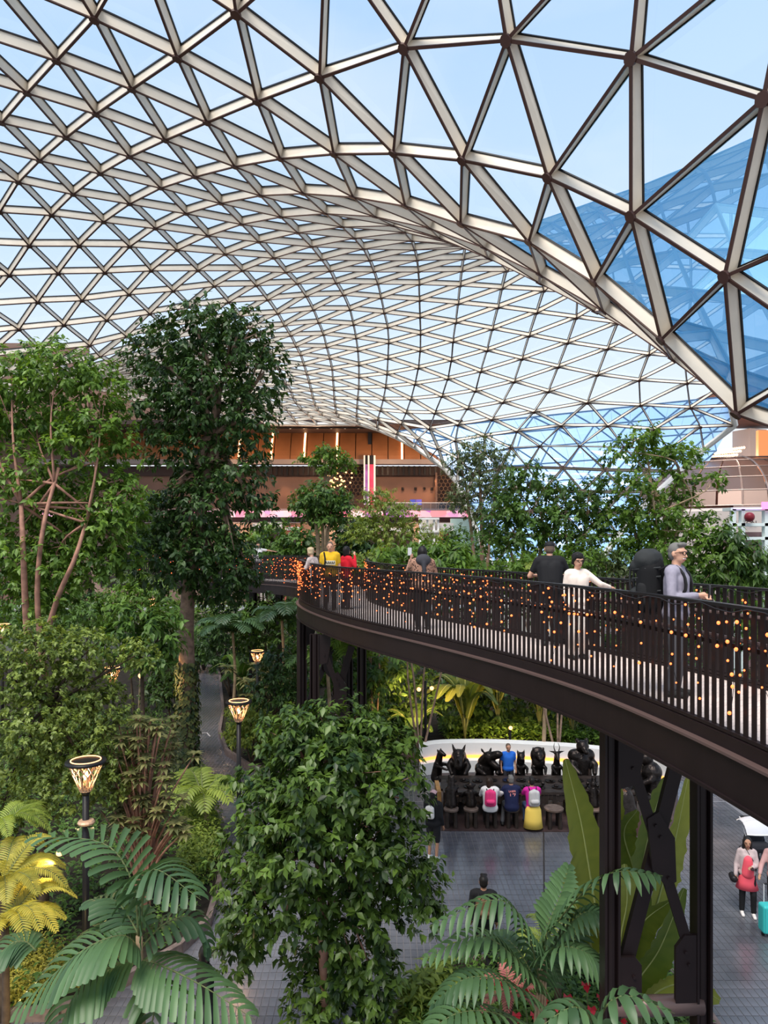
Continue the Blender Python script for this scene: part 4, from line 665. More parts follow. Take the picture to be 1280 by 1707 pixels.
# trestles
def trestle(label, pL, pR, ztop, zbot, r=.125, zb=None, brace=True):
    pL, pR = Vector((pL[0], pL[1], 0)), Vector((pR[0], pR[1], 0)); c = (pL+pR)/2; t = thing('bridge_trestle', label, 'support', c); d = (pR-pL).normalized(); n = Vector((-d.y, d.x, 0))
    m = M['bronze_brown']; zb = zb if zb is not None else zbot+.4
    for p in (pL, pR):
        q = p-c; mb = MB(); w = r*2   # H-section column
        for s in (-1, 1): mb.box((q.x+d.x*s*r*.82, q.y+d.y*s*r*.82, (ztop+zbot)/2), (.03, w, ztop-zbot), axes=(d, n, Vector((0, 0, 1))))
        mb.box((q.x, q.y, (ztop+zbot)/2), (w*.82, .05, ztop-zbot), axes=(d, n, Vector((0, 0, 1)))); mb.tube([q+Vector((0, 0, zbot)), q+Vector((0, 0, ztop))], r*.72, 12)
        mb.build('column', m, t)
    if zb: MB().tube([pL-c+Vector((0, 0, zb)), pR-c+Vector((0, 0, zb))], .12, 14).build('base_tube', M['rail_tube'], t, True)
    if brace:
        a0, a1 = pL-c+d*.22+Vector((0, 0, ztop-.35)), pR-c-d*.18+Vector((0, 0, zb+.72)); b0, b1 = pR-c-d*.25+Vector((0, 0, ztop-.3)), pL-c+d*.2+Vector((0, 0, zb+.5))
        MB().bar(a0-n*.05, a1-n*.05, .13, .03, up=n).build('brace', m, t); MB().bar(b0+n*.03, b1+n*.03, .17, .08, up=n).build('brace', m, t)
        mid = (a0+a1)/2
        def plate(pts): MB().prism([p-n*.09 for p in pts], n, .05).build('gusset_plate', m, t)
        Z = lambda x, z: d*x+Vector((0, 0, z))
        plate([mid+Z(-.16, .42), mid+Z(-.02, .5), mid+Z(.18, .18), mid+Z(.2, -.35), mid+Z(.08, -.42), mid+Z(-.1, -.2)])
        q = pL-c; plate([q+Z(.1, ztop-.75), q+Z(.32, ztop-.7), q+Z(.4, ztop-.25), q+Z(.4, ztop), q+Z(.1, ztop)])
        plate([q+Z(.1, zb), q+Z(.36, zb), q+Z(.36, zb+.55), q+Z(.28, zb+.65), q+Z(.1, zb+.65)])
        q = pR-c; plate([q+Z(-.1, zb), q+Z(-.36, zb), q+Z(-.36, zb+.75), q+Z(-.25, zb+.9), q+Z(-.1, zb+.9)])
        for p in (mid+Z(-.06, .34), mid+Z(0, .2), mid+Z(.1, -.3), pL-c+Z(.26, zb+.42), pL-c+Z(.24, zb+.25), pR-c+Z(-.24, zb+.7), pR-c+Z(-.2, zb+.55), pL-c+Z(.25, ztop-.5)): MB().tube([p-n*.12, p-n*.08], .022, 8).build('bolt', m, t)
    return t
trestle('dark braced trestle holding up the bridge in the foreground right', (2.77, 8.7), (3.91, 8.75), 5.60, .05, .10, 2.15)
trestle('far dark trestle with a forked brace under the bridge bend', (-1.72, 17.6), (-.55, 17.6), 5.61, .05, .12, 2.4)
trestle('dark trestle under the left end of the bend behind the other one', (-2.42, 20.9), (-1.1, 21.6), 5.63, .05, .12, 2.6)
trestle('trestle under the far stretch of the bridge beside the tall tree', (-6.2, 33.6), (-5.2, 35.2), 5.63, .05, .14, 2.6, False)
# ------------------------------------------------------------------ plants
def raw_mesh(name, V, Fc, tone, m, smooth=False):
    me = bpy.data.meshes.new(name); k = Fc.shape[1]
    me.vertices.add(len(V)); me.vertices.foreach_set('co', np.ascontiguousarray(V, np.float32).ravel())
    me.loops.add(Fc.size); me.loops.foreach_set('vertex_index', np.ascontiguousarray(Fc, np.int32).ravel())
    me.polygons.add(len(Fc)); me.polygons.foreach_set('loop_start', np.arange(0, Fc.size, k, dtype=np.int32))
    if smooth: me.polygons.foreach_set('use_smooth', np.ones(len(Fc), bool))
    a = me.attributes.new('tone', 'FLOAT', 'POINT'); a.data.foreach_set('value', np.ascontiguousarray(tone, np.float32))
    me.materials.append(m); me.update(calc_edges=True); return me
def unit(a): return a/np.maximum(np.linalg.norm(a, axis=-1, keepdims=True), 1e-9)
def leaf_geo(C, D, N, L, ratio, droop, tone):
    """each leaf: five points, four triangles, folded along its midrib"""
    D = unit(D); s = unit(np.cross(D, N)); N = np.cross(s, D); L = L[:, None]; w = L*ratio*.5
    V = np.stack([C, C+D*L*.45+s*w+N*w*.25, C+D*L*.5-N*L*.02, C+D*L*.45-s*w+N*w*.25, C+D*L*(1-droop*.3)-N*L*droop], 1)
    V[:, 4, 2] -= (L[:, 0]*droop*.4)
    n = len(C); b = np.arange(n)[:, None, None]*5; T = np.array([[0, 1, 2], [0, 2, 3], [1, 4, 2], [2, 4, 3]])[None]
    return V.reshape(-1, 3), (b+T).reshape(-1, 3), np.repeat(tone, 5)
def rdir(n): return unit(rng.normal(size=(n, 3)))
def clump_leaves(clumps, n, L, ratio, droop, per=9, twig=.28, outer=.4, upb=.35, hang=.5):
    """clumps: (centre, radii). Leaves sit along short twigs near the surface of each clump."""
    w = np.array([c[1][0]*c[1][2]+c[1][0]*c[1][1] for c in clumps]); nt = max(1, n//per)
    k = rng.choice(len(clumps), nt, p=w/w.sum()); C = np.array([c[0] for c in clumps])[k]; R = np.array([c[1] for c in clumps])[k]
    u = rdir(nt); rad = rng.random(nt)**outer; lump = 1+.16*np.sin(u[:, 0]*5+k)*np.cos(u[:, 2]*6+k*1.7)
    B = C+u*R*(rad*lump)[:, None]; td = unit(u*[1, 1, .7]+rdir(nt)*.6+[0, 0, upb]); tl = L*rng.uniform(.6, 1.7, nt)*(twig/.28)
    B = np.repeat(B, per, 0); td = np.repeat(td, per, 0); tl = np.repeat(tl, per); t = np.tile(np.linspace(.1, 1, per), nt)
    pos = B+td*(tl*t)[:, None]; pos[:, 2] -= .12*tl*t*t
    r = rdir(nt*per); perp = unit(r-td*(r*td).sum(1, keepdims=True)); D = unit(perp*.9+td*.55-np.array([0, 0, hang]))
    N = unit(np.array([0, 0, 1.0])+rdir(nt*per)*.45+np.repeat(u, per, 0)*.5)
    ln = L*rng.uniform(.65, 1.25, nt*per); tone = np.clip(np.repeat(rng.normal(.5, .22, nt), per)+rng.normal(0, .12, nt*per), 0, 1)
    return leaf_geo(pos, D, N, ln, ratio, droop, tone)
LM = {
 'dark': leafmat('dark_glossy_leaf', (.012, .034, .010), (.075, .150, .030), .42, .22),
 'plaza': leafmat('plaza_tree_leaf', (.014, .036, .009), (.11, .185, .028), .40, .28),
 'mid': leafmat('mid_green_leaf', (.024, .062, .013), (.130, .235, .042), .45, .3),
 'fresh': leafmat('fresh_green_leaf', (.040, .095, .014), (.21, .345, .055), .45, .34),
 'lime': leafmat('lime_leaf', (.080, .13, .022), (.34, .42, .08), .45, .36),
 'airy': leafmat('airy_leaf', (.055, .095, .020), (.27, .34, .075), .45, .34),
 'yellow': leafmat('lamp_yellow_leaf', (.20, .20, .03), (.50, .44, .08), .45, .36),  # leaf green yellowed to carry warm lamp light
 'grey': leafmat('grey_green_leaf', (.055, .085, .035), (.17, .22, .09), .5, .3),
 'olive': leafmat('olive_bronze_leaf', (.045, .062, .025), (.28, .27, .11), .40, .25),
 'palm': leafmat('blue_green_palm', (.024, .055, .028), (.10, .185, .075), .40, .25),
 'banana': leafmat('banana_leaf', (.065, .115, .02), (.26, .28, .05), .40, .4),
 'ivy': leafmat('ivy_leaf', (.018, .042, .012), (.17, .19, .05), .42, .25),
 'flower': leafmat('red_flower', (.60, .02, .04), (.80, .06, .10), .5, .3),
 'pinkf': leafmat('pink_plume', (.36, .09, .10), (.60, .22, .20), .6, .3),
}
def px_clumps(cl, D, flat=.85):
    out = []
    for c in cl:
        px, py, rx, ry = c[:4]; d = D+(c[4] if len(c) > 4 else 0); p = P(px, py, d); r = rx/F*d; out.append((np.array(p), np.array([r, max(.25, r*flat), ry/F*d])))
    return out
def branches(mb, base, clumps, r, n=None, wob=.1):
    for c, R in clumps[:n]:
        e = Vector(c); b = Vector(base); m = b.lerp(e, .5)+Vector((random.uniform(-1, 1), random.uniform(-1, 1), random.uniform(-.3, .6)))*wob*(e-b).length
        q = bez([b, m, e], 8); mb.tube(q, [r*(1-.75*i/7) for i in range(8)], 7)
        for s in range(3):
            p = e+Vector((random.uniform(-1, 1)*R[0], random.uniform(-1, 1)*R[1], random.uniform(-.4, 1)*R[2]))*.75; k = q[4+s % 3]
            mb.tube([k, k.lerp(p, .5)+Vector((0, 0, .08*R[2])), p], [r*.32, r*.22, r*.08], 5)
def tree(name, label, cat, px, D, cl, n, L, lm, bark='bark', trunk=None, tr=.12, ratio=.5, droop=.12, hang=.5, outer=.4, per=9, group=None, singles=0, nb=None, wob=.1, base_z=.1, upb=.35, flat=.85):
    b = P(px, HOR, D); base = Vector((b.x, b.y, base_z)); t = thing(name, label, cat, base, group=group); cls = px_clumps(cl, D, flat)
    off = np.array(base)
    V, T, tone = clump_leaves([(c-off, R) for c, R in cls], n, L, ratio, droop, per, outer=outer, hang=hang, upb=upb)
    if singles:          # the leaves that show largest are separate leaves
        vis = V[0::5]; front = np.argsort(vis[:, 1]+.0*vis[:, 2])[:singles*3]; front = rng.choice(front, singles, replace=False); keep = np.ones(len(vis), bool); keep[front] = False
        for i in front:
            me = raw_mesh('leaf', V[i*5:i*5+5], np.array([[0, 1, 2], [0, 2, 3], [1, 4, 2], [2, 4, 3]]), tone[i*5:i*5+5], LM[lm]); o = bpy.data.objects.new('leaf', me); COL.objects.link(o); o.parent = t
        T = T.reshape(-1, 4, 3)[keep].reshape(-1, 3)
    o = bpy.data.objects.new('foliage', raw_mesh('foliage', V, T, tone, LM[lm])); COL.objects.link(o); o.parent = t; o['kind'] = 'stuff'
    if trunk:
        for k, path in enumerate(trunk if isinstance(trunk[0], list) else [trunk]):
            q = [P(x, y, D+(dd[0] if dd else 0))-base for x, y, *dd in path]; rr = tr*(1 if k == 0 else .8)
            q = bez(q, 3*len(q)); mb = MB(); mb.tube(q, [rr*(1.15-.55*i/(len(q)-1)) for i in range(len(q))], 10); mb.build('trunk', M[bark], t, True)
            mb = MB(); sub = [c for j, c in enumerate(cls) if j % (len(trunk) if isinstance(trunk[0], list) else 1) == k or not isinstance(trunk[0], list)]
            branches(mb, q[-2], [(c-off, R) for c, R in sub], rr*.55, nb, wob)
            if mb.v: mb.build('branch', M[bark], t, True)
    else:
        mb = MB(); branches(mb, (0, 0, 0), [(c-off, R) for c, R in cls], .03*max(1, D/16), nb or 4, .05); mb.build('stem', M[bark], t, True)
    return t
def frond_geo(mb_v, pts, nl, ll, lw, droop, up=Vector((0, 0, 1)), sweep=.55, taper=True, strap=False):
    """leaflet blades of one pinnate frond: list of (V,F) per leaflet, pleated strips"""
    q = bez(pts, nl+2); out = []
    for i in range(1, nl+1):
        t = i/(nl+1); a = q[i]; d = (q[i+1]-q[i-1]).normalized(); s = d.cross(up)
        if s.length < 1e-3: s = d.orthogonal()
        s.normalize(); nrm_ = s.cross(d)
        l = ll*(math.sin(math.pi*min(1, .18+.82*t))**.6 if taper else 1)*random.uniform(.88, 1.08)
        for sg in (-1, 1):
            u = (s*sg+d*sweep*(.6+.8*t)+nrm_*.18).normalized(); w = lw*random.uniform(.85, 1.1); V = []
            cr = u.cross(nrm_).normalized()
            for k in range(5):
                f = k/4; p = a+u*l*f-Vector((0, 0, 1))*droop*l*f*f+nrm_*.03*l*math.sin(f*3); ww = (w*(.4+.75*f**.7)*(1 if k < 4 else .8)) if strap else w*(.35+1.0*math.sin(math.pi*min(1, .12+f*.8))**.8)*(1 if k < 4 else .12)
                V += [p-cr*ww*.5+nrm_*ww*.18, p, p+cr*ww*.5+nrm_*ww*.18]
            Fq = [(k*3+j, k*3+j+1, (k+1)*3+j+1, (k+1)*3+j) for k in range(4) for j in range(2)]
            out.append((np.array([tuple(v) for v in V]), np.array(Fq)))
    return q, out
def palm(name, label, base, fronds, lm, group=None, parts=True, trunk=None, cat='palm', stem_r=.02, bark='bark_pale', strap=False):
    """fronds: (points, leaflet count, leaflet length, leaflet width, droop)"""
    base = Vector(base); t = thing(name, label, cat, base, group=group)
    for pts, nl, ll, lw, dr in fronds:
        pts = [Vector(p)-base for p in pts]; q, lf = frond_geo(None, pts, nl, ll, lw, dr, strap=strap)
        mb = MB(); mb.tube(q, [stem_r*(1.1-.9*i/(len(q)-1)) for i in range(len(q))], 6); fr = mb.build('frond', M['palmstem'], t, True)
        tn = random.uniform(.3, .8)
        if parts:
            for V, Fq in lf:
                o = bpy.data.objects.new('leaflet', raw_mesh('leaflet', V, Fq, np.full(len(V), np.clip(tn+random.gauss(0, .12), 0, 1)), LM[lm], True)); COL.objects.link(o); o.parent = fr
        else:
            Vs = np.concatenate([v for v, f in lf]); Fs = np.concatenate([f+15*i for i, (v, f) in enumerate(lf)])
            o = bpy.data.objects.new('leaflet_fringe', raw_mesh('leaflet_fringe', Vs, Fs, np.clip(tn+np.repeat(rng.normal(0, .12, len(lf)), 15), 0, 1), LM[lm], True)); COL.objects.link(o); o.parent = fr; o['kind'] = 'stuff'
    if trunk:
        for p in trunk: mb = MB(); q = bez([Vector(v)-base for v in p[0]], 10); mb.tube(q, [p[1]*(1.1-.3*i/9) for i in range(10)], 9); mb.build('trunk', M[bark], t, True)
    return t
M['midrib'] = mat('pale_midrib', (.30, .33, .11), .5)
M['palmstem'] = mat('palm_stem', (.11, .13, .05), .6, noise=.3)
def arc(base, az, length, rise, n=5, bend=1.0):
    """points of an arching frond"""
    d = Vector((math.cos(az), math.sin(az), 0)); b = Vector(base)
    return [b+d*length*(i/(n-1))*(.85 if i else 1)+Vector((0, 0, rise*(math.sin(math.pi*.62*(i/(n-1)))*1.05)-bend*length*.28*(i/(n-1))**2.6)) for i in range(n)]
def rosette(base, n, length, rise, nl, ll, lw, dr, az0=0, spread=6.283, jit=.35):
    return [(arc(base, az0+spread*k/n+random.uniform(-jit, jit), length*random.uniform(.8, 1.1), rise*random.uniform(.6, 1.2)), nl, ll, lw, dr) for k in range(n)]
def blade(pts, width, n=14, up=(0, 0, 1), tear=.0, fold=.25):
    """broad banana-like leaf along a curve, with ribs and ragged edge"""
    n = n*2; q = bez(pts, n); V = []; T = []
    for i, p in enumerate(q):
        t = i/(n-1); d = (q[min(i+1, n-1)]-q[max(i-1, 0)]).normalized(); s = d.cross(Vector(up)).normalized(); nn = s.cross(d)
        w = width*.5*max(.04, math.sin(math.pi*min(1, .05+.93*t**.85)))**.65
        for k, sg in enumerate((-1, -.5, 0, .5, 1)):
            rag = 1-(tear*random.random() if abs(sg) == 1 else 0)
            V.append(p+s*w*sg*rag+nn*w*fold*(abs(sg)**1.3)*(1 if i % 2 else .55)-Vector((0, 0, 1))*(w*.25*abs(sg)**2))
    F_ = [(i*5+j, i*5+j+1, (i+1)*5+j+1, (i+1)*5+j) for i in range(n-1) for j in range(4)]
    return np.array([tuple(v) for v in V]), np.array(F_), q
def broadleaf(name, label, base, leaves, lm, group=None, cat='plant', stem_r=.03, trunk=None, facing=(0, 0, 1)):
    """leaves: (points, width, tear) - each blade is a part with its midrib as a sub-part"""
    base = Vector(base); t = thing(name, label, cat, base, group=group)
    for pts, w, tear in leaves:
        pts = [Vector(p)-base for p in pts]; V, Fq, q = blade(pts, w, 16, tear=tear, up=facing); tn = random.uniform(.2, .9)
        o = bpy.data.objects.new('leaf', raw_mesh('leaf', V, Fq, np.clip(tn+rng.normal(0, .06, len(V)), 0, 1), LM[lm], True)); COL.objects.link(o); o.parent = t
        mb = MB(); mb.tube(q, [stem_r*(1-.8*i/(len(q)-1)) for i in range(len(q))], 6); mb.build('midrib', M['midrib'], o, True)
        mb = MB(); mb.tube(bez([Vector((0, 0, 0)), Vector((pts[0].x*.4, pts[0].y*.4, pts[0].z*.6)), pts[0]], 6), stem_r*1.1, 7); mb.build('leaf_stalk', M['palmstem'], t, True)
    return t
def blades_around(base, n, h, length, width, tear=.1, az0=0, lean=.5):
    out = []
    for k in range(n):
        az = az0+6.283*k/n+random.uniform(-.4, .4); d = Vector((math.cos(az), math.sin(az), 0)); b = Vector(base)+Vector((0, 0, h*random.uniform(.5, 1)))+d*.15; l = length*random.uniform(.7, 1.1)
        out.append(([b, b+d*l*lean*.4+Vector((0, 0, l*.45)), b+d*l*lean+Vector((0, 0, l*.62)), b+d*l*(lean+.35)+Vector((0, 0, l*.42))], width*random.uniform(.8, 1.1), tear))
    return out
# ---- trees beside and behind the walk (pixel ellipses are turned into crowns at their real distance)
tree('tall_tree', 'tall dark leafed tree with bare ivy wrapped trunk rising highest in the garden', 'tree', 309, 22,
     [(330, 555, 70, 55), (270, 600, 65, 60, .6), (395, 560, 60, 55, -.3), (440, 620, 46, 60), (335, 650, 90, 60, -.4), (250, 680, 50, 50), (410, 700, 55, 60, -.5), (320, 740, 80, 60), (390, 790, 60, 50, -.4), (430, 840, 28, 60, -.6), (330, 840, 80, 60, -.3), (255, 870, 55, 50), (300, 930, 85, 55, -.6), (380, 930, 55, 55, -.4), (420, 972, 26, 30), (360, 985, 50, 25)],
     24000, .20, 'dark', 'bark', [(309, 1318), (312, 1150), (311, 1030), (322, 930), (345, 800), (362, 700)], .24, outer=.45, hang=.75, nb=16)
tree('broad_tree', 'broad green tree with several pinkish forked trunks at the left edge', 'tree', 80, 19,
     [(20, 620, 70, 45), (95, 620, 75, 45, -.3), (165, 640, 50, 50), (-30, 700, 60, 60), (60, 700, 75, 50, .5), (150, 720, 65, 60, -.4), (195, 760, 35, 60), (30, 800, 60, 55, -.5), (110, 830, 70, 60, .5), (180, 850, 45, 60, -.4), (20, 900, 60, 55), (90, 930, 70, 50, -.3), (165, 930, 55, 50), (60, 985, 80, 40), (-60, 820, 60, 120), (205, 840, 36, 50, -.3), (200, 930, 36, 44), (120, 880, 60, 50, .6)],
     22000, .19, 'fresh', 'bark_red', [[(50, 1130, -.6), (42, 1000, -1.0), (38, 900, -1.2), (34, 820, -.8)], [(75, 1130, -.6), (62, 1000, -1.0), (72, 880, -1.25), (98, 780, -.8)], [(60, 1120, -.6), (95, 1000, -1.0), (125, 930, -1.2), (150, 850, -.7)]], .085, outer=.45, hang=.6, nb=14)
tree('airy_tree', 'airy light green small leafed tree beside the nearest lamp on the left', 'tree', 70, 14,
     [(60, 1070, 80, 35), (140, 1090, 60, 40), (20, 1130, 70, 50, -.4), (110, 1150, 80, 50, .3), (165, 1180, 55, 45), (50, 1210, 80, 45, -.5), (140, 1250, 70, 45), (20, 1280, 60, 50), (90, 1310, 70, 45, -.4), (170, 1300, 45, 40), (0, 1360, 40, 40), (230, 1090, 30, 25)],
     27000, .092, 'airy', 'bark_dark', [(75, 1560), (72, 1400), (80, 1250), (85, 1150)], .09, ratio=.55, outer=.4, hang=.35, per=11, nb=12)
tree('garden_tree', 'bushy dark glossy tree standing in the plaza before the sculptures', 'tree', 541, 10.6,
     [(560, 1215, 80, 45), (490, 1230, 60, 50, -.2), (630, 1240, 65, 55), (560, 1300, 130, 60, -.4), (450, 1320, 60, 60), (665, 1330, 45, 70, -.2), (520, 1400, 120, 60, -.5), (420, 1430, 60, 70), (640, 1420, 80, 70, -.3), (400, 1510, 45, 60, -.2), (480, 1500, 90, 60, -.3), (690, 1490, 55, 55), (400, 1580, 40, 45), (590, 1520, 90, 60), (540, 1620, 70, 60, .1), (620, 1620, 45, 60), (560, 1700, 80, 60), (640, 1690, 40, 50)],
     21000, .142, 'plaza', 'bark_red', [(545, 1790), (541, 1640), (534, 1500), (530, 1380), (535, 1280)], .075, ratio=.52, outer=.5, hang=.75, per=9, singles=300, nb=16, wob=.05, flat=.8)
tree('dark_shrub', 'dark big leafed shrub below the tall tree crown beside a small lamp', 'shrub', 235, 18.5,
     [(225, 1040, 45, 35), (270, 1050, 35, 35), (200, 1075, 30, 25), (250, 1095, 40, 22)], 1900, .24, 'mid', 'bark_dark', [(240, 1330), (238, 1180), (235, 1080)], .06, ratio=.42, hang=.7)
# whorled rhododendron like shrub
def whorl_shrub(name, label, px, D, heads, L, lm, bark, k=9):
    b = P(px, HOR, D); base = Vector((b.x, b.y, .1)); t = thing(name, label, 'shrub', base); Cs = []; Ds = []; Ns = []; mb = MB()
    for hx, hy, dd in heads:
        p = P(hx, hy, D+dd)-base; mb.tube(bez([Vector((random.uniform(-.1, .1), random.uniform(-.1, .1), 0)), Vector((p.x*.3, p.y*.3, p.z*.6)), p], 8), [.035*(1-.6*i/7) for i in range(8)], 6)
        for ring in range(2):
            for j in range(k):
                a = 6.283*j/k+ring*.35+random.uniform(-.15, .15); Cs.append(p-Vector((0, 0, ring*.06))); Ds.append((math.cos(a), math.sin(a), .35-ring*.55)); Ns.append((-.3*math.cos(a), -.3*math.sin(a), 1))
    n = len(Cs); V, T, tone = leaf_geo(np.array([tuple(c) for c in Cs]), np.array(Ds), np.array(Ns), L*rng.uniform(.8, 1.2, n), .33, .15, np.clip(rng.normal(.5, .25, n), 0, 1))
    o = bpy.data.objects.new('foliage', raw_mesh('foliage', V, T, tone, LM[lm])); COL.objects.link(o); o.parent = t; o['kind'] = 'stuff'; mb.build('stem', M[bark], t, True); return t
hd = [(random.gauss(240, 34), random.uniform(1195, 1390), random.uniform(-.7, .7)) for _ in range(125)]
whorl_shrub('whorled_shrub', 'bronze leaved shrub with leaf whorls on reddish stems in front of the ivy trunk', 238, 14.5, hd, .22, 'olive', 'bark_red')
hd = [(random.gauss(440, 30), random.uniform(1105, 1190), random.uniform(-.7, .7)) for _ in range(40)]
whorl_shrub('whorled_shrub', 'yellowish whorl leaved shrub behind the lamp at the path bend', 445, 29, hd, .42, 'olive', 'bark_dark')
# ivy on the trunk
iv = thing('ivy', 'dark and yellowing ivy wrapped around the tall tree trunk', 'climber', P(306, 1318, 21.6)); zc = rng.uniform(0, 3.9, 1500); an = rng.uniform(0, 6.283, 1500)
C = np.stack([np.cos(an)*.30*rng.uniform(.8, 1.25, 1500), .4+np.sin(an)*.30, zc], 1); V, T, tone = leaf_geo(C, np.stack([np.cos(an)*.4+rng.normal(0, .4, 1500), np.sin(an)*.4, -np.ones(1500)], 1), np.stack([np.cos(an), np.sin(an), .3*np.ones(1500)], 1), rng.uniform(.09, .2, 1500), .8, .1, np.clip(rng.normal(.3, .3, 1500), 0, 1))
o = bpy.data.objects.new('foliage', raw_mesh('foliage', V, T, tone, LM['ivy'])); COL.objects.link(o); o.parent = iv; o['kind'] = 'stuff'; MB().tube([(0, .1, .0), (.1, .12, 1.5), (-.05, .12, 3.2)], .025, 6).build('vine_stem', M['bark_dark'], iv)

# ---- right hand trees beyond the bridge
tree('slender_tree', 'slender grey green tree with thin upright stems in front of the glazed leg', 'tree', 800, 34,
     [(800, 752, 42, 26), (765, 775, 26, 22), (835, 765, 22, 28), (800, 800, 44, 26), (770, 830, 28, 26), (830, 820, 24, 28), (800, 860, 34, 24)], 6500, .20, 'grey', 'bark', [[(802, 1010), (803, 900), (800, 800)], [(798, 1010), (785, 880), (775, 800)], [(806, 1010), (818, 880), (830, 790)]], .1, ratio=.34, outer=.55, hang=.6)
TG = 'branching trees beyond the bridge'
tree('branching_tree', 'dark tree with pale forked stems between the slender tree and the capped man', 'tree', 870, 27,
     [(885, 795, 36, 20), (852, 812, 30, 22), (910, 815, 22, 24), (840, 850, 40, 26), (885, 850, 40, 24, -.5), (825, 890, 36, 26), (870, 895, 46, 28, -.5), (915, 880, 30, 28)], 4200, .22, 'mid', 'bark_pale', [[(868, 1010), (872, 920), (862, 850)], [(872, 1010), (905, 900), (895, 830)], [(880, 1010), (862, 960), (842, 880)]], .085, outer=.45, hang=.5, group=TG)
tree('branching_tree', 'two headed dark tree above the woman in cream', 'tree', 965, 26.5,
     [(985, 812, 26, 16), (940, 826, 30, 20), (985, 845, 34, 22), (945, 865, 34, 22, -.4), (1000, 880, 30, 24), (960, 905, 44, 24, -.5)], 2900, .21, 'mid', 'bark_pale', [[(962, 1010), (970, 920), (980, 850)], [(966, 1010), (948, 930), (940, 860)]], .075, outer=.45, hang=.5, group=TG)
tree('branching_tree', 'large spreading tree with twisted pale branches above the man with the backpack', 'tree', 1100, 26,
     [(1070, 728, 32, 13), (1038, 752, 30, 13), (1085, 765, 34, 18, .4), (1130, 760, 36, 16), (1140, 785, 28, 18, -.3), (1186, 802, 20, 10), (1060, 806, 40, 22, -.4), (1115, 826, 44, 20, .3), (1035, 850, 36, 22), (1080, 860, 50, 24, -.5), (1145, 870, 40, 26), (1185, 885, 30, 30), (1100, 905, 60, 26, -.6), (1045, 900, 40, 28), (1170, 925, 46, 26, -.4), (1110, 945, 60, 24)], 7800, .23, 'fresh', 'bark_pale', [[(1100, 1060), (1098, 950), (1110, 870), (1075, 790)], [(1105, 1060), (1120, 930), (1140, 830), (1130, 780)], [(1096, 1060), (1070, 940), (1050, 850)]], .095, outer=.45, hang=.45, wob=.25, group=TG)
tree('small_tree', 'small drooping leaved tree in front of the white kiosk', 'tree', 1228, 25.5,
     [(1212, 905, 26, 16), (1245, 930, 30, 18), (1215, 950, 32, 16), (1250, 965, 26, 14)], 1700, .36, 'mid', 'bark_pale', [(1228, 1180), (1228, 1060), (1228, 950)], .05, ratio=.32, hang=.9)
tree('low_shrub', 'bright low shrub between the capped man and the woman in cream', 'shrub', 930, 25, [(900, 945, 50, 22), (960, 935, 44, 24), (860, 955, 40, 18)], 2600, .2, 'fresh', 'bark')
tree('low_shrub', 'fine grey shrub with pale flowers behind the cream dressed woman', 'shrub', 1015, 25, [(1010, 940, 40, 26), (1045, 955, 34, 18), (985, 955, 28, 14)], 2200, .13, 'grey', 'bark')
tree('low_shrub', 'leafy shrub directly behind the large backpack', 'shrub', 1060, 25.2, [(1050, 930, 36, 20), (1090, 960, 44, 20), (1140, 965, 44, 18)], 2400, .17, 'mid', 'bark')
tree('umbrella_shrub', 'rounded shrub of large drooping leaflets behind the woman in leopard coat', 'shrub', 700, 25,
     [(690, 925, 46, 18), (740, 932, 42, 20), (650, 940, 36, 16), (775, 945, 34, 14), (715, 950, 60, 14, -.6)], 2400, .36, 'fresh', 'bark', ratio=.34, hang=.9, per=7)
tree('low_shrub', 'pale green dome shrub left of the umbrella leaved shrub', 'shrub', 625, 27, [(620, 935, 40, 14), (600, 942, 24, 10), (640, 925, 20, 10)], 1700, .16, 'lime', 'bark')
tree('umbrella_tree', 'flat topped dark umbrella tree on three thin stems', 'tree', 535, 42, [(535, 826, 44, 20), (510, 842, 26, 14), (562, 842, 28, 16), (535, 858, 46, 16)], 4200, .30, 'mid', 'bark_pale', [[(530, 1000), (530, 900), (522, 850)], [(538, 1000), (538, 900), (536, 840)], [(544, 1000), (545, 900), (555, 850)]], .14, ratio=.45, outer=.5)
tree('tiered_tree', 'small tiered tree with flat leaf pads before the brown fascia', 'tree', 543, 47, [(514, 766, 16, 6), (540, 752, 18, 7), (556, 760, 20, 8), (574, 775, 18, 7), (545, 780, 20, 7)], 1500, .30, 'fresh', 'bark_pale', [(541, 960), (542, 860), (544, 790)], .13, outer=.5)
tree('wispy_tree', 'wispy light green weeping tree right of the umbrella tree', 'tree', 645, 38, [(630, 826, 32, 16), (655, 850, 42, 18), (620, 862, 38, 20), (680, 878, 34, 18), (640, 890, 52, 18), (710, 895, 28, 14), (600, 890, 34, 18)], 6500, .20, 'lime', 'bark', [[(645, 1000), (648, 900), (640, 850)], [(652, 1000), (660, 920), (675, 880)]], .1, ratio=.34, outer=.5, hang=.9)
BG = 'background trees at the far end of the garden'
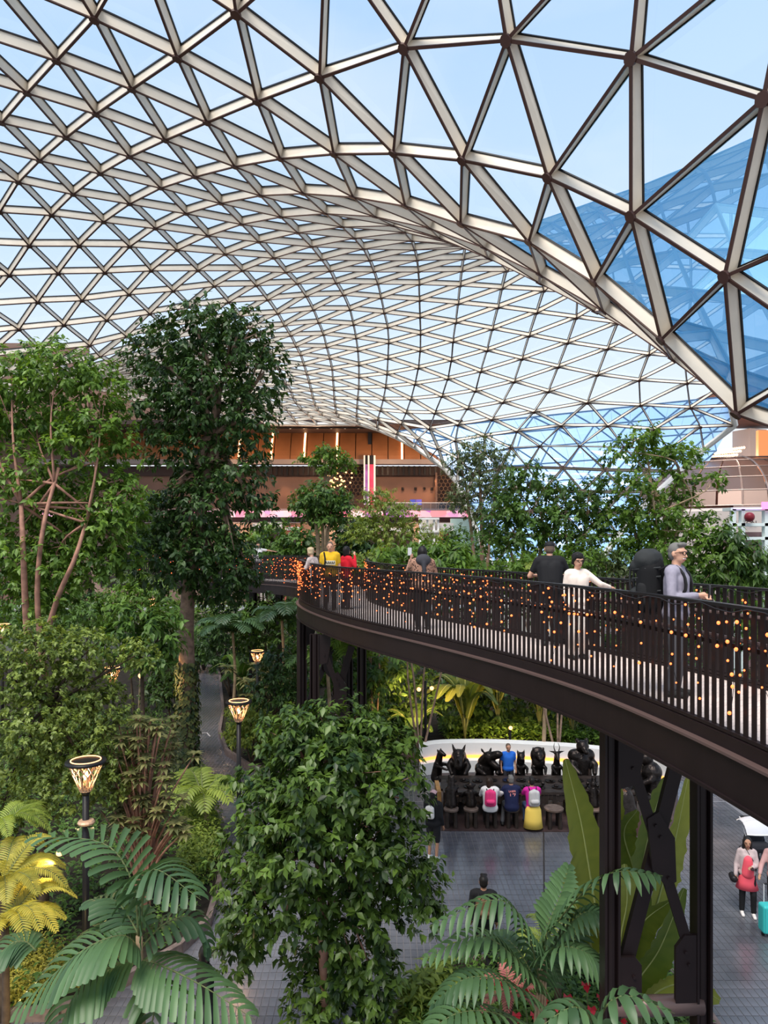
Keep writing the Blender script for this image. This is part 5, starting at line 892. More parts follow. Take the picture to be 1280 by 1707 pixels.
bgt = [(455, 55, [(455, 895, 42, 22), (425, 905, 36, 20)], 'fresh', 'light green feathery tree beyond the far end of the bridge'), (250, 46, [(255, 850, 50, 34), (280, 900, 40, 40), (225, 905, 40, 40)], 'fresh', 'light green tree behind the lower crown of the tall tree'),
       (345, 60, [(345, 900, 60, 40), (390, 920, 50, 34)], 'mid', 'mid green tree seen through the tall tree crown'), (505, 50, [(500, 905, 34, 24), (475, 925, 30, 20)], 'mid', 'dark tree below the umbrella tree'),
       (590, 52, [(585, 890, 30, 26), (600, 915, 36, 20)], 'dark', 'dark round tree between the umbrella tree and the wispy tree'), (760, 40, [(760, 905, 36, 22), (790, 925, 40, 20), (820, 930, 34, 22)], 'mid', 'bushy tree at the foot of the slender tree'),
       (150, 50, [(150, 950, 70, 50), (80, 980, 70, 50)], 'mid', 'green tree behind the broad tree trunks'), (20, 48, [(10, 960, 80, 60), (-60, 900, 70, 90)], 'dark', 'dark tree behind the left edge of the broad tree'),
       (1180, 33, [(1180, 960, 50, 26), (1240, 985, 50, 26), (1290, 960, 40, 30)], 'mid', 'bushy green mass right of the spreading tree'), (930, 36, [(930, 935, 40, 16), (1000, 935, 40, 16), (880, 940, 40, 16)], 'fresh', 'light tree glimpsed between the forked stems')]
for px, D, cl, lm, lab in bgt:
    tree('background_tree', lab, 'tree', px, D, cl+[(c[0], c[1]+c[3]+18, c[2]*1.1, 24) for c in cl], 3000, .012*D*.6+.05, lm, 'bark_dark', [(px, 1000+0*D), (px, 960), (cl[0][0], cl[0][1]+8)], .12, outer=.5, group=BG)
# ---- jungle under and around the bridge
JG = 'shrubs of the undergrowth below the bridge'
jung = [(445, 33, [(440, 1020, 36, 24), (470, 1045, 30, 30), (420, 1060, 30, 30)], 'mid', .26, 'mid green shrub under the far bridge stretch beside the tall tree'),
        (385, 36, [(380, 1030, 40, 40), (360, 1080, 40, 30), (410, 1090, 30, 26)], 'dark', .26, 'dark shrub right of the tall tree trunk'),
        (470, 24, [(468, 1110, 34, 34), (450, 1150, 36, 30), (490, 1160, 30, 26)], 'dark', .2, 'dark dense shrub left of the bridge trestle'),
        (420, 25, [(415, 1190, 36, 24), (440, 1225, 40, 24), (400, 1225, 24, 18)], 'lime', .17, 'yellowish shrub at the kerb of the path bend'),
        (560, 27, [(550, 1110, 50, 40), (600, 1130, 50, 40), (640, 1120, 40, 40)], 'mid', .3, 'dark shrub mass behind the bridge trestle'),
        (690, 28, [(680, 1130, 44, 40), (720, 1165, 40, 34), (660, 1180, 40, 30)], 'mid', .24, 'green shrub around the twin floodlight post'),
        (780, 30, [(770, 1150, 40, 30), (820, 1180, 44, 30)], 'dark', .3, 'dark shrub left of the banana clump'),
        (930, 30, [(900, 1180, 50, 40), (980, 1200, 50, 40), (1040, 1215, 60, 36)], 'mid', .3, 'dark shrub mass behind the bear sculpture'),
        (225, 30, [(230, 990, 40, 30), (190, 1010, 36, 30), (270, 1000, 30, 30)], 'fresh', .22, 'bright shrub behind the tall tree lamp glow'),
        (150, 30, [(150, 1020, 60, 30), (90, 1030, 60, 30), (20, 1030, 60, 30)], 'mid', .22, 'green shrub band behind the airy tree'),
        (340, 44, [(345, 1060, 30, 26), (330, 1085, 24, 20)], 'mid', .3, 'green shrub at the far end of the path'),
        (300, 26, [(290, 1100, 30, 40), (270, 1150, 34, 36)], 'dark', .2, 'dark shrub left of the ivy trunk'),
        (1085, 27, [(1090, 1235, 40, 26), (1140, 1240, 40, 22)], 'mid', .22, 'green shrub behind the ape sculpture'),
        (500, 40, [(500, 1000, 50, 40), (560, 1010, 50, 40), (620, 1010, 50, 40)], 'dark', .3, 'dark wide shrub below the bend of the bridge'),
        (720, 40, [(700, 1010, 60, 40), (780, 1010, 60, 40), (860, 1020, 60, 40)], 'dark', .3, 'dark wide shrub behind the middle of the bridge'),
        (1000, 30, [(960, 1020, 60, 40), (1040, 1030, 60, 50), (1130, 1030, 60, 50)], 'mid', .26, 'green wide shrub behind the near railing'),
        (1220, 26, [(1200, 1040, 50, 40), (1270, 1050, 50, 50)], 'fresh', .2, 'light shrub behind the railing at the edge')]
for px, D, cl, lm, L, lab in jung: tree('undergrowth_shrub', lab, 'shrub', px, D, cl, 2300, L, lm, 'bark_dark', outer=.45, hang=.7, group=JG, ratio=.42)
# palms in the undergrowth
def far_palm(label, px, py, D, n, length, lm, ll=.5, az0=0, nl=16):
    b = P(px, HOR, D); p = P(px, py, D); base = Vector((b.x, b.y, .1))
    return palm('undergrowth_palm', label, base, rosette(p, n, length, length*.45, nl, ll, .075*D/26, .35, az0), lm, 'palms of the undergrowth', False, [([base, base.lerp(p, .5)+Vector((.1, 0, 0)), p], .07)], stem_r=.025)
far_palm('feathery grey palm behind the tall tree beside a small lamp', 232, 985, 32, 12, 1.9, 'grey', .55)
far_palm('large fresh palm between the trestle columns under the bend', 600, 1100, 21, 11, 1.9, 'fresh', .62)
far_palm('fresh palm left of the forked brace', 545, 1105, 24, 9, 1.7, 'mid', .55)
far_palm('drooping palm right of the tall tree trunk', 388, 1055, 32, 11, 2.0, 'palm', .6)
far_palm('dark palm below the far bridge stretch', 470, 1035, 29, 10, 1.7, 'palm', .6)
far_palm('low yellow green palm left of the lamp post by the path', 338, 1330, 18.5, 11, 1.3, 'lime', .42)
far_palm('dark palm behind the right end of the bench', 1000, 1150, 28, 11, 1.9, 'dark', .6)
far_palm('palm frond cluster behind the bridge near the capped man', 905, 960, 25, 8, 1.4, 'lime', .35)
# banana and giant leaf plants behind the bench
def clumpleaf(name, label, px, D, n, h, length, width, lm, group='giant leaf plants of the undergrowth', tear=.15, lean=.5):
    b = P(px, HOR, D); base = Vector((b.x, b.y, .1)); return broadleaf(name, label, base, blades_around(base, n, h, length, width, tear, random.random()*6, lean), lm, group)
clumpleaf('banana_plant', 'banana plant lit warm behind the hippo sculpture', 775, 28, 14, 1.6, 2.4, .62, 'banana')
clumpleaf('banana_plant', 'tall banana plant right of the twin floodlights', 830, 29.5, 14, 1.9, 2.5, .62, 'banana')
clumpleaf('banana_plant', 'deep green banana plant below the bridge girder', 900, 29, 14, 1.6, 2.3, .62, 'mid')
clumpleaf('banana_plant', 'dark banana plant behind the antelope sculpture', 955, 28, 12, 1.3, 2.0, .55, 'dark')
clumpleaf('giant_leaf_plant', 'giant leaved plant below the dark shrubs at the twin floodlights', 690, 27, 11, .8, 1.4, .7, 'mid')
clumpleaf('giant_leaf_plant', 'giant leaved plant beside the small lamp under the far bridge', 430, 37, 10, 1.6, 2.0, .7, 'lime')
clumpleaf('giant_leaf_plant', 'giant dark leaved plant in front of the far trestle', 480, 32, 10, 1.0, 1.9, .7, 'palm')
clumpleaf('giant_leaf_plant', 'paddle leaved plant behind the lamp at the path bend', 400, 34, 9, 1.4, 1.7, .5, 'mid')
# low planting behind the bench and along kerbs
def cover(label, pts, n, L, lm, h=.35, z0=.16, cat='ground cover', ratio=.4):
    q = np.array(fpts(pts)); lo, hi = q.min(0), q.max(0); c = []
    def inside(x, y):
        r = False; j = len(q)-1
        for i in range(len(q)):
            if (q[i][1] > y) != (q[j][1] > y) and x < (q[j][0]-q[i][0])*(y-q[i][1])/(q[j][1]-q[i][1])+q[i][0]: r = not r
            j = i
        return r
    m = max(20, n//12)
    while len(c) < m:
        x, y = random.uniform(lo[0], hi[0]), random.uniform(lo[1], hi[1])
        if inside(x, y): c.append((x, y, z0))
    C = np.repeat(np.array(c), 12, 0); k = len(C); a = rng.uniform(0, 6.283, k); C[:, 2] += rng.uniform(0, h, k); C[:, :2] += rng.normal(0, .07, (k, 2))
    D = np.stack([np.cos(a), np.sin(a), rng.uniform(-.1, 1.0, k)], 1); V, T, tone = leaf_geo(C, D, np.array([0, 0, 1.0])+rdir(k)*.4, L*rng.uniform(.7, 1.3, k), ratio, .25, np.clip(rng.normal(.5, .25, k), 0, 1))
    o = bpy.data.objects.new('ground_cover', raw_mesh('ground_cover', V, T, tone, LM[lm])); COL.objects.link(o); return tag(o, label, cat, None, 'stuff')
cover('bright low leaves behind the white bench wall', [(735, 1242), (900, 1246), (1010, 1258), (1130, 1284), (1150, 1240), (1000, 1205), (735, 1205)], 9000, .24, 'fresh', .5)
cover('low leaves along the kerb of the path bend', [(374, 1230), (385, 1256), (430, 1283), (560, 1290), (700, 1258), (700, 1190), (420, 1180)], 7000, .2, 'mid', .45)
cover('dark undergrowth in the bed left of the path', [(-150, 1690), (100, 1690), (210, 1630), (300, 1582), (345, 1530), (362, 1480), (366, 1400), (330, 1300), (300, 1200), (-200, 1220), (-400, 1500)], 24000, .16, 'mid', .55)
cover('feathery lime leaves at the left kerb of the path', [(300, 1500), (345, 1500), (362, 1440), (366, 1395), (335, 1310), (300, 1330)], 5200, .12, 'lime', .9)
cover('yellow low leaves lit warm in the corner of the left bed', [(-60, 1705), (60, 1698), (130, 1672), (90, 1600), (-60, 1610)], 5200, .08, 'yellow', .35)
cover('far undergrowth behind the shrubs', [(340, 1120), (340, 1070), (1300, 1075), (1350, 1180), (1000, 1200), (700, 1190), (420, 1180)], 9000, .5, 'dark', .8)
cover('far low shrubbery at the end of the path and under the far bridge', [(-100, 1072), (-100, 1024), (700, 1024), (700, 1072)], 9000, .7, 'mid', 1.6)
cover('low leaves around the foot of the near trestle', [(660, 1752), (690, 1680), (780, 1628), (1000, 1604), (1120, 1645), (1180, 1740), (1180, 1790), (660, 1790)], 7000, .13, 'mid', .4)
cover('light lily leaves left of the near palms', [(660, 1740), (690, 1690), (740, 1660), (760, 1720)], 900, .3, 'lime', .55, ratio=.22)

# ---- foreground palms, with every leaflet its own piece
def FR(pts, nl, ll, lw, dr): return ([P(*p) for p in pts], nl, ll, lw, dr)
bz = P(228, HOR, 9.0); bz.z = .1
palm('fan_palm', 'blue green palm with broad pleated leaflets in the lower left corner', bz,
     [FR([(232, 1560, 9.0), (220, 1470, 9.0), (170, 1405, 9.1), (45, 1395, 9.2)], 17, .65, .085, .25),
      FR([(235, 1560, 9.0), (240, 1480, 9.0), (262, 1450, 8.9), (335, 1500, 8.6)], 17, .59, .085, .5),
      FR([(232, 1580, 9.0), (200, 1560, 8.9), (130, 1590, 8.7), (20, 1690, 8.4)], 20, .65, .085, .4),
      FR([(235, 1600, 9.0), (270, 1610, 8.9), (340, 1645, 8.7), (425, 1700, 8.5)], 18, .59, .085, .5),
      FR([(232, 1600, 9.0), (190, 1610, 8.9), (130, 1650, 8.6), (90, 1740, 8.4)], 17, .57, .085, .5),
      FR([(236, 1580, 9.0), (275, 1540, 9.1), (320, 1530, 9.2), (352, 1580, 9.2)], 13, .44, .085, .5),
      FR([(232, 1560, 9.0), (215, 1530, 9.2), (190, 1500, 9.4), (150, 1500, 9.6)], 13, .46, .085, .3),
      FR([(236, 1640, 9.0), (260, 1660, 8.8), (250, 1720, 8.6), (240, 1780, 8.5)], 11, .5, .085, .5),
      FR([(60, 1585, 8.8), (40, 1570, 8.8), (10, 1580, 8.7), (-40, 1640, 8.5)], 13, .46, .085, .5)],
     'palm', None, True, [([bz, P(236, 1700, 9.0), P(232, 1560, 9.0)], .055)], stem_r=.016, strap=True)
bz = P(905, HOR, 9.6); bz.z = .1
palm('clustering_palm', 'dark green palm on slim stems in front of the near trestle', bz,
     [FR([(900, 1640, 9.6), (880, 1560, 9.5), (830, 1500, 9.4), (715, 1545, 9.2)], 24, .52, .06, .75),
      FR([(900, 1660, 9.6), (870, 1610, 9.5), (800, 1560, 9.4), (700, 1600, 9.3)], 22, .5, .06, .5),
      FR([(905, 1600, 9.6), (915, 1540, 9.6), (935, 1490, 9.7), (950, 1440, 9.8)], 19, .42, .06, .3),
      FR([(910, 1600, 9.6), (950, 1540, 9.5), (990, 1520, 9.4), (1030, 1560, 9.3)], 19, .46, .06, .6),
      FR([(905, 1620, 9.6), (930, 1580, 9.3), (980, 1590, 9.1), (1020, 1640, 9.0)], 19, .42, .06, .65),
      FR([(900, 1680, 9.6), (850, 1640, 9.2), (780, 1630, 9.0), (715, 1680, 8.9)], 21, .46, .06, .55),
      FR([(912, 1560, 9.6), (960, 1500, 9.2), (1020, 1455, 8.6), (1105, 1460, 8.3)], 19, .42, .06, .75),
      FR([(895, 1640, 9.6), (860, 1580, 9.8), (820, 1560, 10.0), (760, 1590, 10.1)], 19, .45, .06, .5),
      FR([(905, 1650, 9.6), (920, 1600, 9.9), (960, 1560, 10.1), (1000, 1480, 10.2)], 19, .4, .06, .3),
      FR([(900, 1720, 9.6), (830, 1690, 8.9), (760, 1690, 8.6), (690, 1740, 8.4)], 19, .5, .06, .5)],
     'palm', None, True, [([bz+Vector((dx, 0, 0)), P(900+dx*40, 1720, 9.6), P(905+dx*20, 1600, 9.6)], .022) for dx in (-.25, -.1, .08, .25)], stem_r=.012)
bz = P(1010, HOR, 7.4); bz.z = .1
palm('drooping_palm', 'drooping broad leaved palm frond at the foot of the near trestle', bz,
     [FR([(1010, 1790, 7.4), (1000, 1700, 7.4), (1040, 1660, 7.3), (1125, 1690, 7.2)], 10, .42, .085, .7), FR([(1010, 1790, 7.4), (985, 1700, 7.4), (950, 1680, 7.3), (890, 1720, 7.2)], 10, .4, .08, .7), FR([(1010, 1790, 7.4), (1030, 1740, 7.4), (1080, 1720, 7.2), (1140, 1770, 7.1)], 8, .36, .08, .7)], 'palm', None, True, None, stem_r=.014)
# banana plant between the trestle columns
bz = P(1070, HOR, 10.2); bz.z = .1
BL = lambda pts, w, tear=.2: ([P(*p) for p in pts], w, tear)
broadleaf('tall_banana_plant', 'tall banana plant with torn yellow green leaves behind the near trestle', bz,
    [BL([(1000, 1560, 10.1), (985, 1470, 10.0), (968, 1370, 9.9), (942, 1265, 9.9)], 0.60, .18), BL([(1060, 1520, 10.2), (1075, 1420, 10.2), (1095, 1340, 10.2), (1120, 1285, 10.3)], 0.55, .3), BL([(1050, 1560, 10.2), (1060, 1470, 10.3), (1040, 1390, 10.4), (1062, 1350, 10.5)], 0.55, .3),
     BL([(1080, 1560, 10.3), (1105, 1470, 10.4), (1125, 1400, 10.5), (1148, 1290, 10.6)], 0.47, .3), BL([(1040, 1700, 10.0), (1060, 1640, 9.9), (1100, 1580, 9.8), (1140, 1480, 9.8)], 0.52, .1), BL([(1030, 1680, 10.1), (1050, 1600, 10.1), (1070, 1540, 10.0), (1120, 1500, 10.0)], 0.52, .15),
     BL([(1030, 1640, 10.0), (1035, 1560, 10.0), (1045, 1500, 10.0), (1040, 1440, 10.1)], 0.55, .2), BL([(1060, 1690, 10.0), (1100, 1650, 9.8), (1150, 1640, 9.6), (1200, 1668, 9.4)], 0.47, .1), BL([(990, 1600, 10.3), (975, 1540, 10.3), (955, 1500, 10.4), (940, 1440, 10.5)], 0.39, .2), BL([(1000, 1540, 10.4), (1015, 1440, 10.4), (1022, 1360, 10.5), (1028, 1290, 10.6)], 0.44, .2)],
    'banana', None, 'banana plant', .022, facing=(.25, -1, .15))
# ferns at the left edge, warm lamp light also put into their leaf colour
def fern(label, px, py, D, n, length, az0, spread, lm, nl=34, rise=.45):
    p = P(px, py, D); b = P(px, HOR, D); base = Vector((b.x, b.y, .1))
    return palm('tree_fern', label, base, rosette(p, n, length, length*rise, nl, length*.2, .021, .2, az0, spread, .2), lm, 'ferns in the left bed', False, [([base, base.lerp(p, .5), p], .06)], 'fern', .012, 'bark_dark')
fern('yellow lit fern at the left edge, upper one', 5, 1470, 11.5, 9, 1.25, -1.2, 3.2, 'yellow')
fern('yellow lit fern at the left edge, lower one', 10, 1545, 11.0, 9, 1.2, -1.4, 3.2, 'yellow')
fern('olive fern at the left edge above the yellow ones', -10, 1400, 12.5, 8, 1.2, -1.2, 3.0, 'lime')
fern('pale fern with pinkish plumes behind the clustering palm', 850, 1665, 10.6, 7, .7, 0, 6.283, 'pinkf', 20)
fern('pale green fern before the plaza beside the clustering palm', 930, 1590, 11.4, 10, 1.1, 0, 6.283, 'lime', 24)
# anthurium like red flowers
fl = [(1000, 1660), (1015, 1690), (955, 1690), (945, 1660), (925, 1672), (872, 1650), (860, 1690), (1020, 1640), (985, 1680), (830, 1640), (905, 1665), (975, 1640), (890, 1690), (1050, 1680), (1035, 1700)]
for k, (x, y) in enumerate(fl):
    p = P(x, y, 9.9+random.uniform(-.2, .3)); base = Vector((p.x+random.uniform(-.1, .1), p.y+.1, .16)); t = thing('red_flower', 'red heart shaped flower on a thin stalk among the near palms', 'flower', base, group='red flowers around the near palms'); h = p-base
    MB().tube(bez([Vector((0, 0, 0)), h*.6+Vector((.05, 0, 0)), h], 6), .008, 5).build('stalk', M['palmstem'], t)
    V, T, tone = leaf_geo(np.array([tuple(h)]*3), np.array([(-.5, -.6, .3), (.5, -.6, .2), (.1, -.8, -.5)]), np.array([[0, -.6, 1.0]]*3), np.array([.11, .1, .12]), .8, .1, rng.random(3)); o = bpy.data.objects.new('petal_cluster', raw_mesh('petal_cluster', V, T, tone, LM['flower'])); COL.objects.link(o); o.parent = t
# ------------------------------------------------------------------ smooth bodies grown from tapered limbs (all shells are made at the end in one go)
QUEUE = []
def later(name, mb, mats, parent, voxel, smooth=3, label=None):
    o = bpy.data.objects.new(name, bpy.data.meshes.new(name)); COL.objects.link(o); o.parent = parent
    if label: o['label'] = label
    QUEUE.append((o, mb, mats, voxel, smooth)); return o
def flush():
    tmp = []
    for o, mb, mats, vx, sm in QUEUE:
        t = bpy.data.objects.new('tmp', mb.mesh('tmp', mats)); COL.objects.link(t)
        r = t.modifiers.new('r', 'REMESH'); r.mode = 'VOXEL'; r.voxel_size = vx; r.use_smooth_shade = True
        s = t.modifiers.new('s', 'SMOOTH'); s.iterations = sm; s.factor = .5; tmp.append(t)
    dg = bpy.context.evaluated_depsgraph_get(); dg.update()
    for (o, mb, mats, vx, sm), t in zip(QUEUE, tmp):
        me = bpy.data.meshes.new_from_object(t.evaluated_get(dg)); me.name = o.name; me.materials.clear(); me.materials.append(mats if not isinstance(mats, list) else mats[0])
        me.polygons.foreach_set('use_smooth', [True]*len(me.polygons)); o.data = me
    for t in tmp: bpy.data.objects.remove(t)
def cm(name, col, r=.7, **k):
    if name not in M: M[name] = mat(name, col, r, **k)
    return M[name]
SKIN = {'light': cm('light_skin', (.58, .32, .22), .5), 'tan': cm('tan_skin', (.42, .22, .14), .5), 'brown': cm('brown_skin', (.26, .13, .085), .5)}
HAIRC = {'black': cm('black_hair', (.012, .010, .010), .5), 'grey': cm('grey_hair', (.15, .142, .135), .7), 'dark': cm('dark_brown_hair', (.03, .018, .012), .5), 'blond': cm('pale_blond_hair', (.55, .42, .26), .5), 'shaved': cm('shaved_hair', (.12, .085, .065), .7)}
def person(label, loc, face, h=1.7, pose=None, skin='light', hair=('dark', 'short'), top=None, bottom=None, shoes=(.02, .02, .02), vx=.022, sleeve='short', headyaw=0.0, skirt=None, glasses=False, lean=0.0, fingers=False, group=None, smile=False, bulk=1.0, cap=None, sw=1.0):
    fx, fy = face; rz = math.atan2(-fx, fy); t = thing('person', label, 'person', loc, rz, group); k = h/1.72
    J = dict(pel=(0, 0, .95), che=(0, .01, 1.28), nek=(0, 0, 1.47), hed=(0, .025, 1.615), sL=(-.185, 0, 1.41), sR=(.185, 0, 1.41), eL=(-.235, -.03, 1.13), eR=(.235, -.03, 1.13), wL=(-.235, .07, .90), wR=(.235, .07, .90),
             hL=(-.09, 0, .92), hR=(.09, 0, .92), kL=(-.10, .03, .50), kR=(.10, .03, .50), aL=(-.10, -.02, .09), aR=(.10, -.02, .09))
    J.update(pose or {}); J = {a: Vector(b) for a, b in J.items()}
    for a in ('sL', 'sR'): J[a].x *= sw
    for a in ('eL', 'eR', 'wL', 'wR'):
        if not (pose and a in pose): J[a].x *= sw
    if lean:
        for a in ('che', 'nek', 'hed', 'sL', 'sR'): J[a].y += lean*(J[a].z-J['pel'].z)
        for a in ('eL', 'eR', 'wL', 'wR'):
            if not (pose and a in pose): J[a].y += lean*.5
    J = {a: b*k for a, b in J.items()}; b_ = bulk
    body = MB(); C = body.cap
    def torso(m, e):
        m.cap(J['pel']+Vector((-.06*k, 0, 0)), J['pel']+Vector((.06*k, 0, 0)), (.115*b_+e)*k)
        for s in (-1, 1): m.cap(J['pel']+Vector((s*.055*k, 0, .05*k)), J['che']+Vector((s*.075*k, 0, .04*k)), (.098*b_+e)*k, (.102*b_+e)*k)
        m.cap(J['pel'].lerp(J['che'], .4), J['che'], (.11*b_+e)*k, (.11*b_+e)*k)
        m.cap(J['sL'].lerp(J['sR'], .12), J['sR'].lerp(J['sL'], .12), (.068*b_+e)*k)
        m.cap(J['che'], J['nek']-Vector((0, 0, .06*k)), (.11*b_+e)*k, (.06+e)*k)
    torso(body, 0); C(J['nek']-Vector((0, 0, .05*k)), J['nek']+Vector((0, .01, .06))*k, .056*k, .052*k)
    hd = J['hed']; R = Matrix.Rotation(headyaw, 3, 'Z'); H = lambda x, y, z: hd+R @ (Vector((x, y, z))*k)
    body.ell(hd+R @ (Vector((0, -.01, .02))*k), (.076*k, .094*k, .10*k), 14, 10, rot=R); body.ell(H(0, .025, -.045), (.056*k, .066*k, .066*k), 12, 8, rot=R)
    C(H(0, .085, .015), H(0, .108, -.03), .011*k, .015*k, 8); C(H(-.05, .07, .03), H(.05, .07, .03), .016*k)
    for s in (-1, 1): body.ell(H(s*.078, -.005, -.005), (.014*k, .022*k, .034*k), 8, 6, rot=R)
    for s, a in (('L', -1), ('R', 1)):
        C(J['s'+s], J['e'+s], .049*k*b_, .039*k); C(J['e'+s], J['w'+s], .038*k, .027*k)
        d = (J['w'+s]-J['e'+s]).normalized(); w = J['w'+s]; side = d.cross(Vector((0, 0, 1))); side = side.normalized() if side.length > .1 else Vector((1, 0, 0)); up = side.cross(d)
        pc = w+d*.055*k; C(w+d*.02*k, pc+d*.02*k, .026*k, .03*k)
        for f in range(4):
            o = side*(f-1.5)*.019*k; L = (.075, .085, .08, .062)[f]*k; p0 = pc+d*.035*k+o; p1 = p0+d*L*.5-up*.006*k; p2 = p1+d*L*.32-up*L*.35
            C(p0-d*.02*k, p1, .0095*k, .009*k, 6); C(p1, p2, .009*k, .0075*k, 6)
        p0 = w+d*.03*k-side*a*.02*k; C(p0, p0-side*a*.045*k+d*.03*k, .0115*k, .0095*k, 6)
        C(J['h'+s], J['k'+s], .082*k*b_, .056*k); C(J['k'+s], J['a'+s], .054*k, .037*k)
        toe = J['a'+s]+Vector((0, .13, -.05))*k; C(J['a'+s]+Vector((0, -.03, -.045))*k, toe, .036*k, .03*k)
    later('body', body, SKIN[skin], t, vx*.8 if fingers else vx, 2)
    # clothes
    if top:
        m = MB(); torso(m, .016)
        for s in 'LR':
            e = J['s'+s].lerp(J['e'+s], .62 if sleeve == 'short' else 1.0); m.cap(J['s'+s], e, .064*k*b_, (.058 if sleeve == 'short' else .052)*k)
            if sleeve == 'long': m.cap(J['e'+s], J['e'+s].lerp(J['w'+s], .93), .053*k, .041*k)
        later('shirt', m, top, t, vx, 3)
    if bottom:
        m = MB(); m.cap(J['pel']+Vector((-.06*k, 0, -.01)), J['pel']+Vector((.06*k, 0, -.01)), .124*k*b_)
        for s in 'LR':
            m.cap(J['h'+s], J['k'+s], .098*k*b_, .072*k)
            if not (skirt == 'shorts'): m.cap(J['k'+s], J['a'+s]+Vector((0, 0, .02)), .07*k, .058*k)
        later('trousers', m, bottom, t, vx, 3)
    if skirt and skirt != 'shorts':
        c, z1, wd = skirt; m = MB(); p = J['pel']; m.lathe([(wd*k, z1*k-p.z), (wd*.8*k, (z1*k-p.z)*.55), (.16*k, .02), (.145*k, .12*k)], p, 18, sc=(1, .8)); m.build('skirt', c, t, True)
    m = MB()
    for s in 'LR': a = J['a'+s]; m.cap(a+Vector((0, -.035, -.045))*k, a+Vector((0, .15, -.052))*k, .047*k, .038*k).cap(a, a+Vector((0, 0, .03))*k, .046*k, .044*k)
    later('shoes', m, cm('shoe_%d_%d' % (int(shoes[0]*100), int(shoes[2]*100)), shoes), t, vx, 2)
    hc, st = hair; hm = HAIRC[hc]; m = MB()
    if st != 'none':
        m.ell(H(0, -.024, .045), (.083*k, .092*k, .088*k), 14, 9, rot=R); m.ell(H(0, -.045, -.005), (.078*k, .07*k, .085*k), 12, 8, rot=R)
        if st in ('short', 'full'): m.cap(H(-.04, .055, .105), H(.04, .055, .105), .028*k)
        if st == 'full': m.ell(H(0, -.01, .075), (.102*k, .106*k, .082*k), 12, 8, rot=R); [m.cap(H(s*.078, .02, .05), H(s*.084, -.02, -.03), .028*k) for s in (-1, 1)]
        if st == 'bob': m.ell(H(0, -.02, .04), (.097*k, .105*k, .105*k), 14, 9, rot=R); [m.cap(H(s*.07, -.01, .03), H(s*.08, -.01, -.1), .035*k, .03*k) for s in (-1, 1)]; m.cap(H(0, -.07, .02), H(0, -.06, -.1), .07*k, .06*k)
        if st == 'long': m.cap(H(0, -.07, .03), H(0, -.10, -.36), .075*k, .055*k); [m.cap(H(s*.068, .0, .05), H(s*.09, -.02, -.3), .03*k, .03*k) for s in (-1, 1)]
        later('hair', m, hm, t, vx*.8, 2)
    if cap is not None:
        m = MB(); m.ell(H(0, -.015, .06), (.088*k, .102*k, .075*k), 14, 9, rot=R); m.cap(H(-.04, .09, .055), H(.04, .09, .055), .02*k); m.cap(H(-.03, .14, .045), H(.03, .14, .045), .014*k); later('cap', m, cap, t, vx*.7, 2)
    # eyes and mouth
    if vx < .03:
        m = MB()
        for s in (-1, 1): m.ell(H(s*.031, .083, .008), (.0105*k, .006*k, .0065*k), 8, 6, rot=R)
        m.build('eyes', M['black'], t, True)
        if smile: m = MB(); m.cap(H(-.02, .083, -.056), H(.02, .083, -.056), .007*k, n=6); m.build('teeth', M['white'], t, True)
        m = MB(); m.cap(H(-.022, .086, -.066 if smile else -.06), H(.022, .086, -.066 if smile else -.06), .006*k, n=6); m.build('lips', cm('lips', (.36, .10, .09), .5), t, True)
    if glasses:
        m = MB()
        for s in (-1, 1): m.tube([H(s*.034+.027*math.cos(a*.5236), .106, .006+.021*math.sin(a*.5236)) for a in range(13)], .0042*k, 5); m.tube([H(s*.058, .104, .012), H(s*.08, .0, .012)], .0028*k, 5)
        m.tube([H(-.01, .108, .012), H(.01, .108, .012)], .003, 5); m.build('glasses', M['black'], t)
    t['J'] = 0; del t['J']
    return t, J, k, H
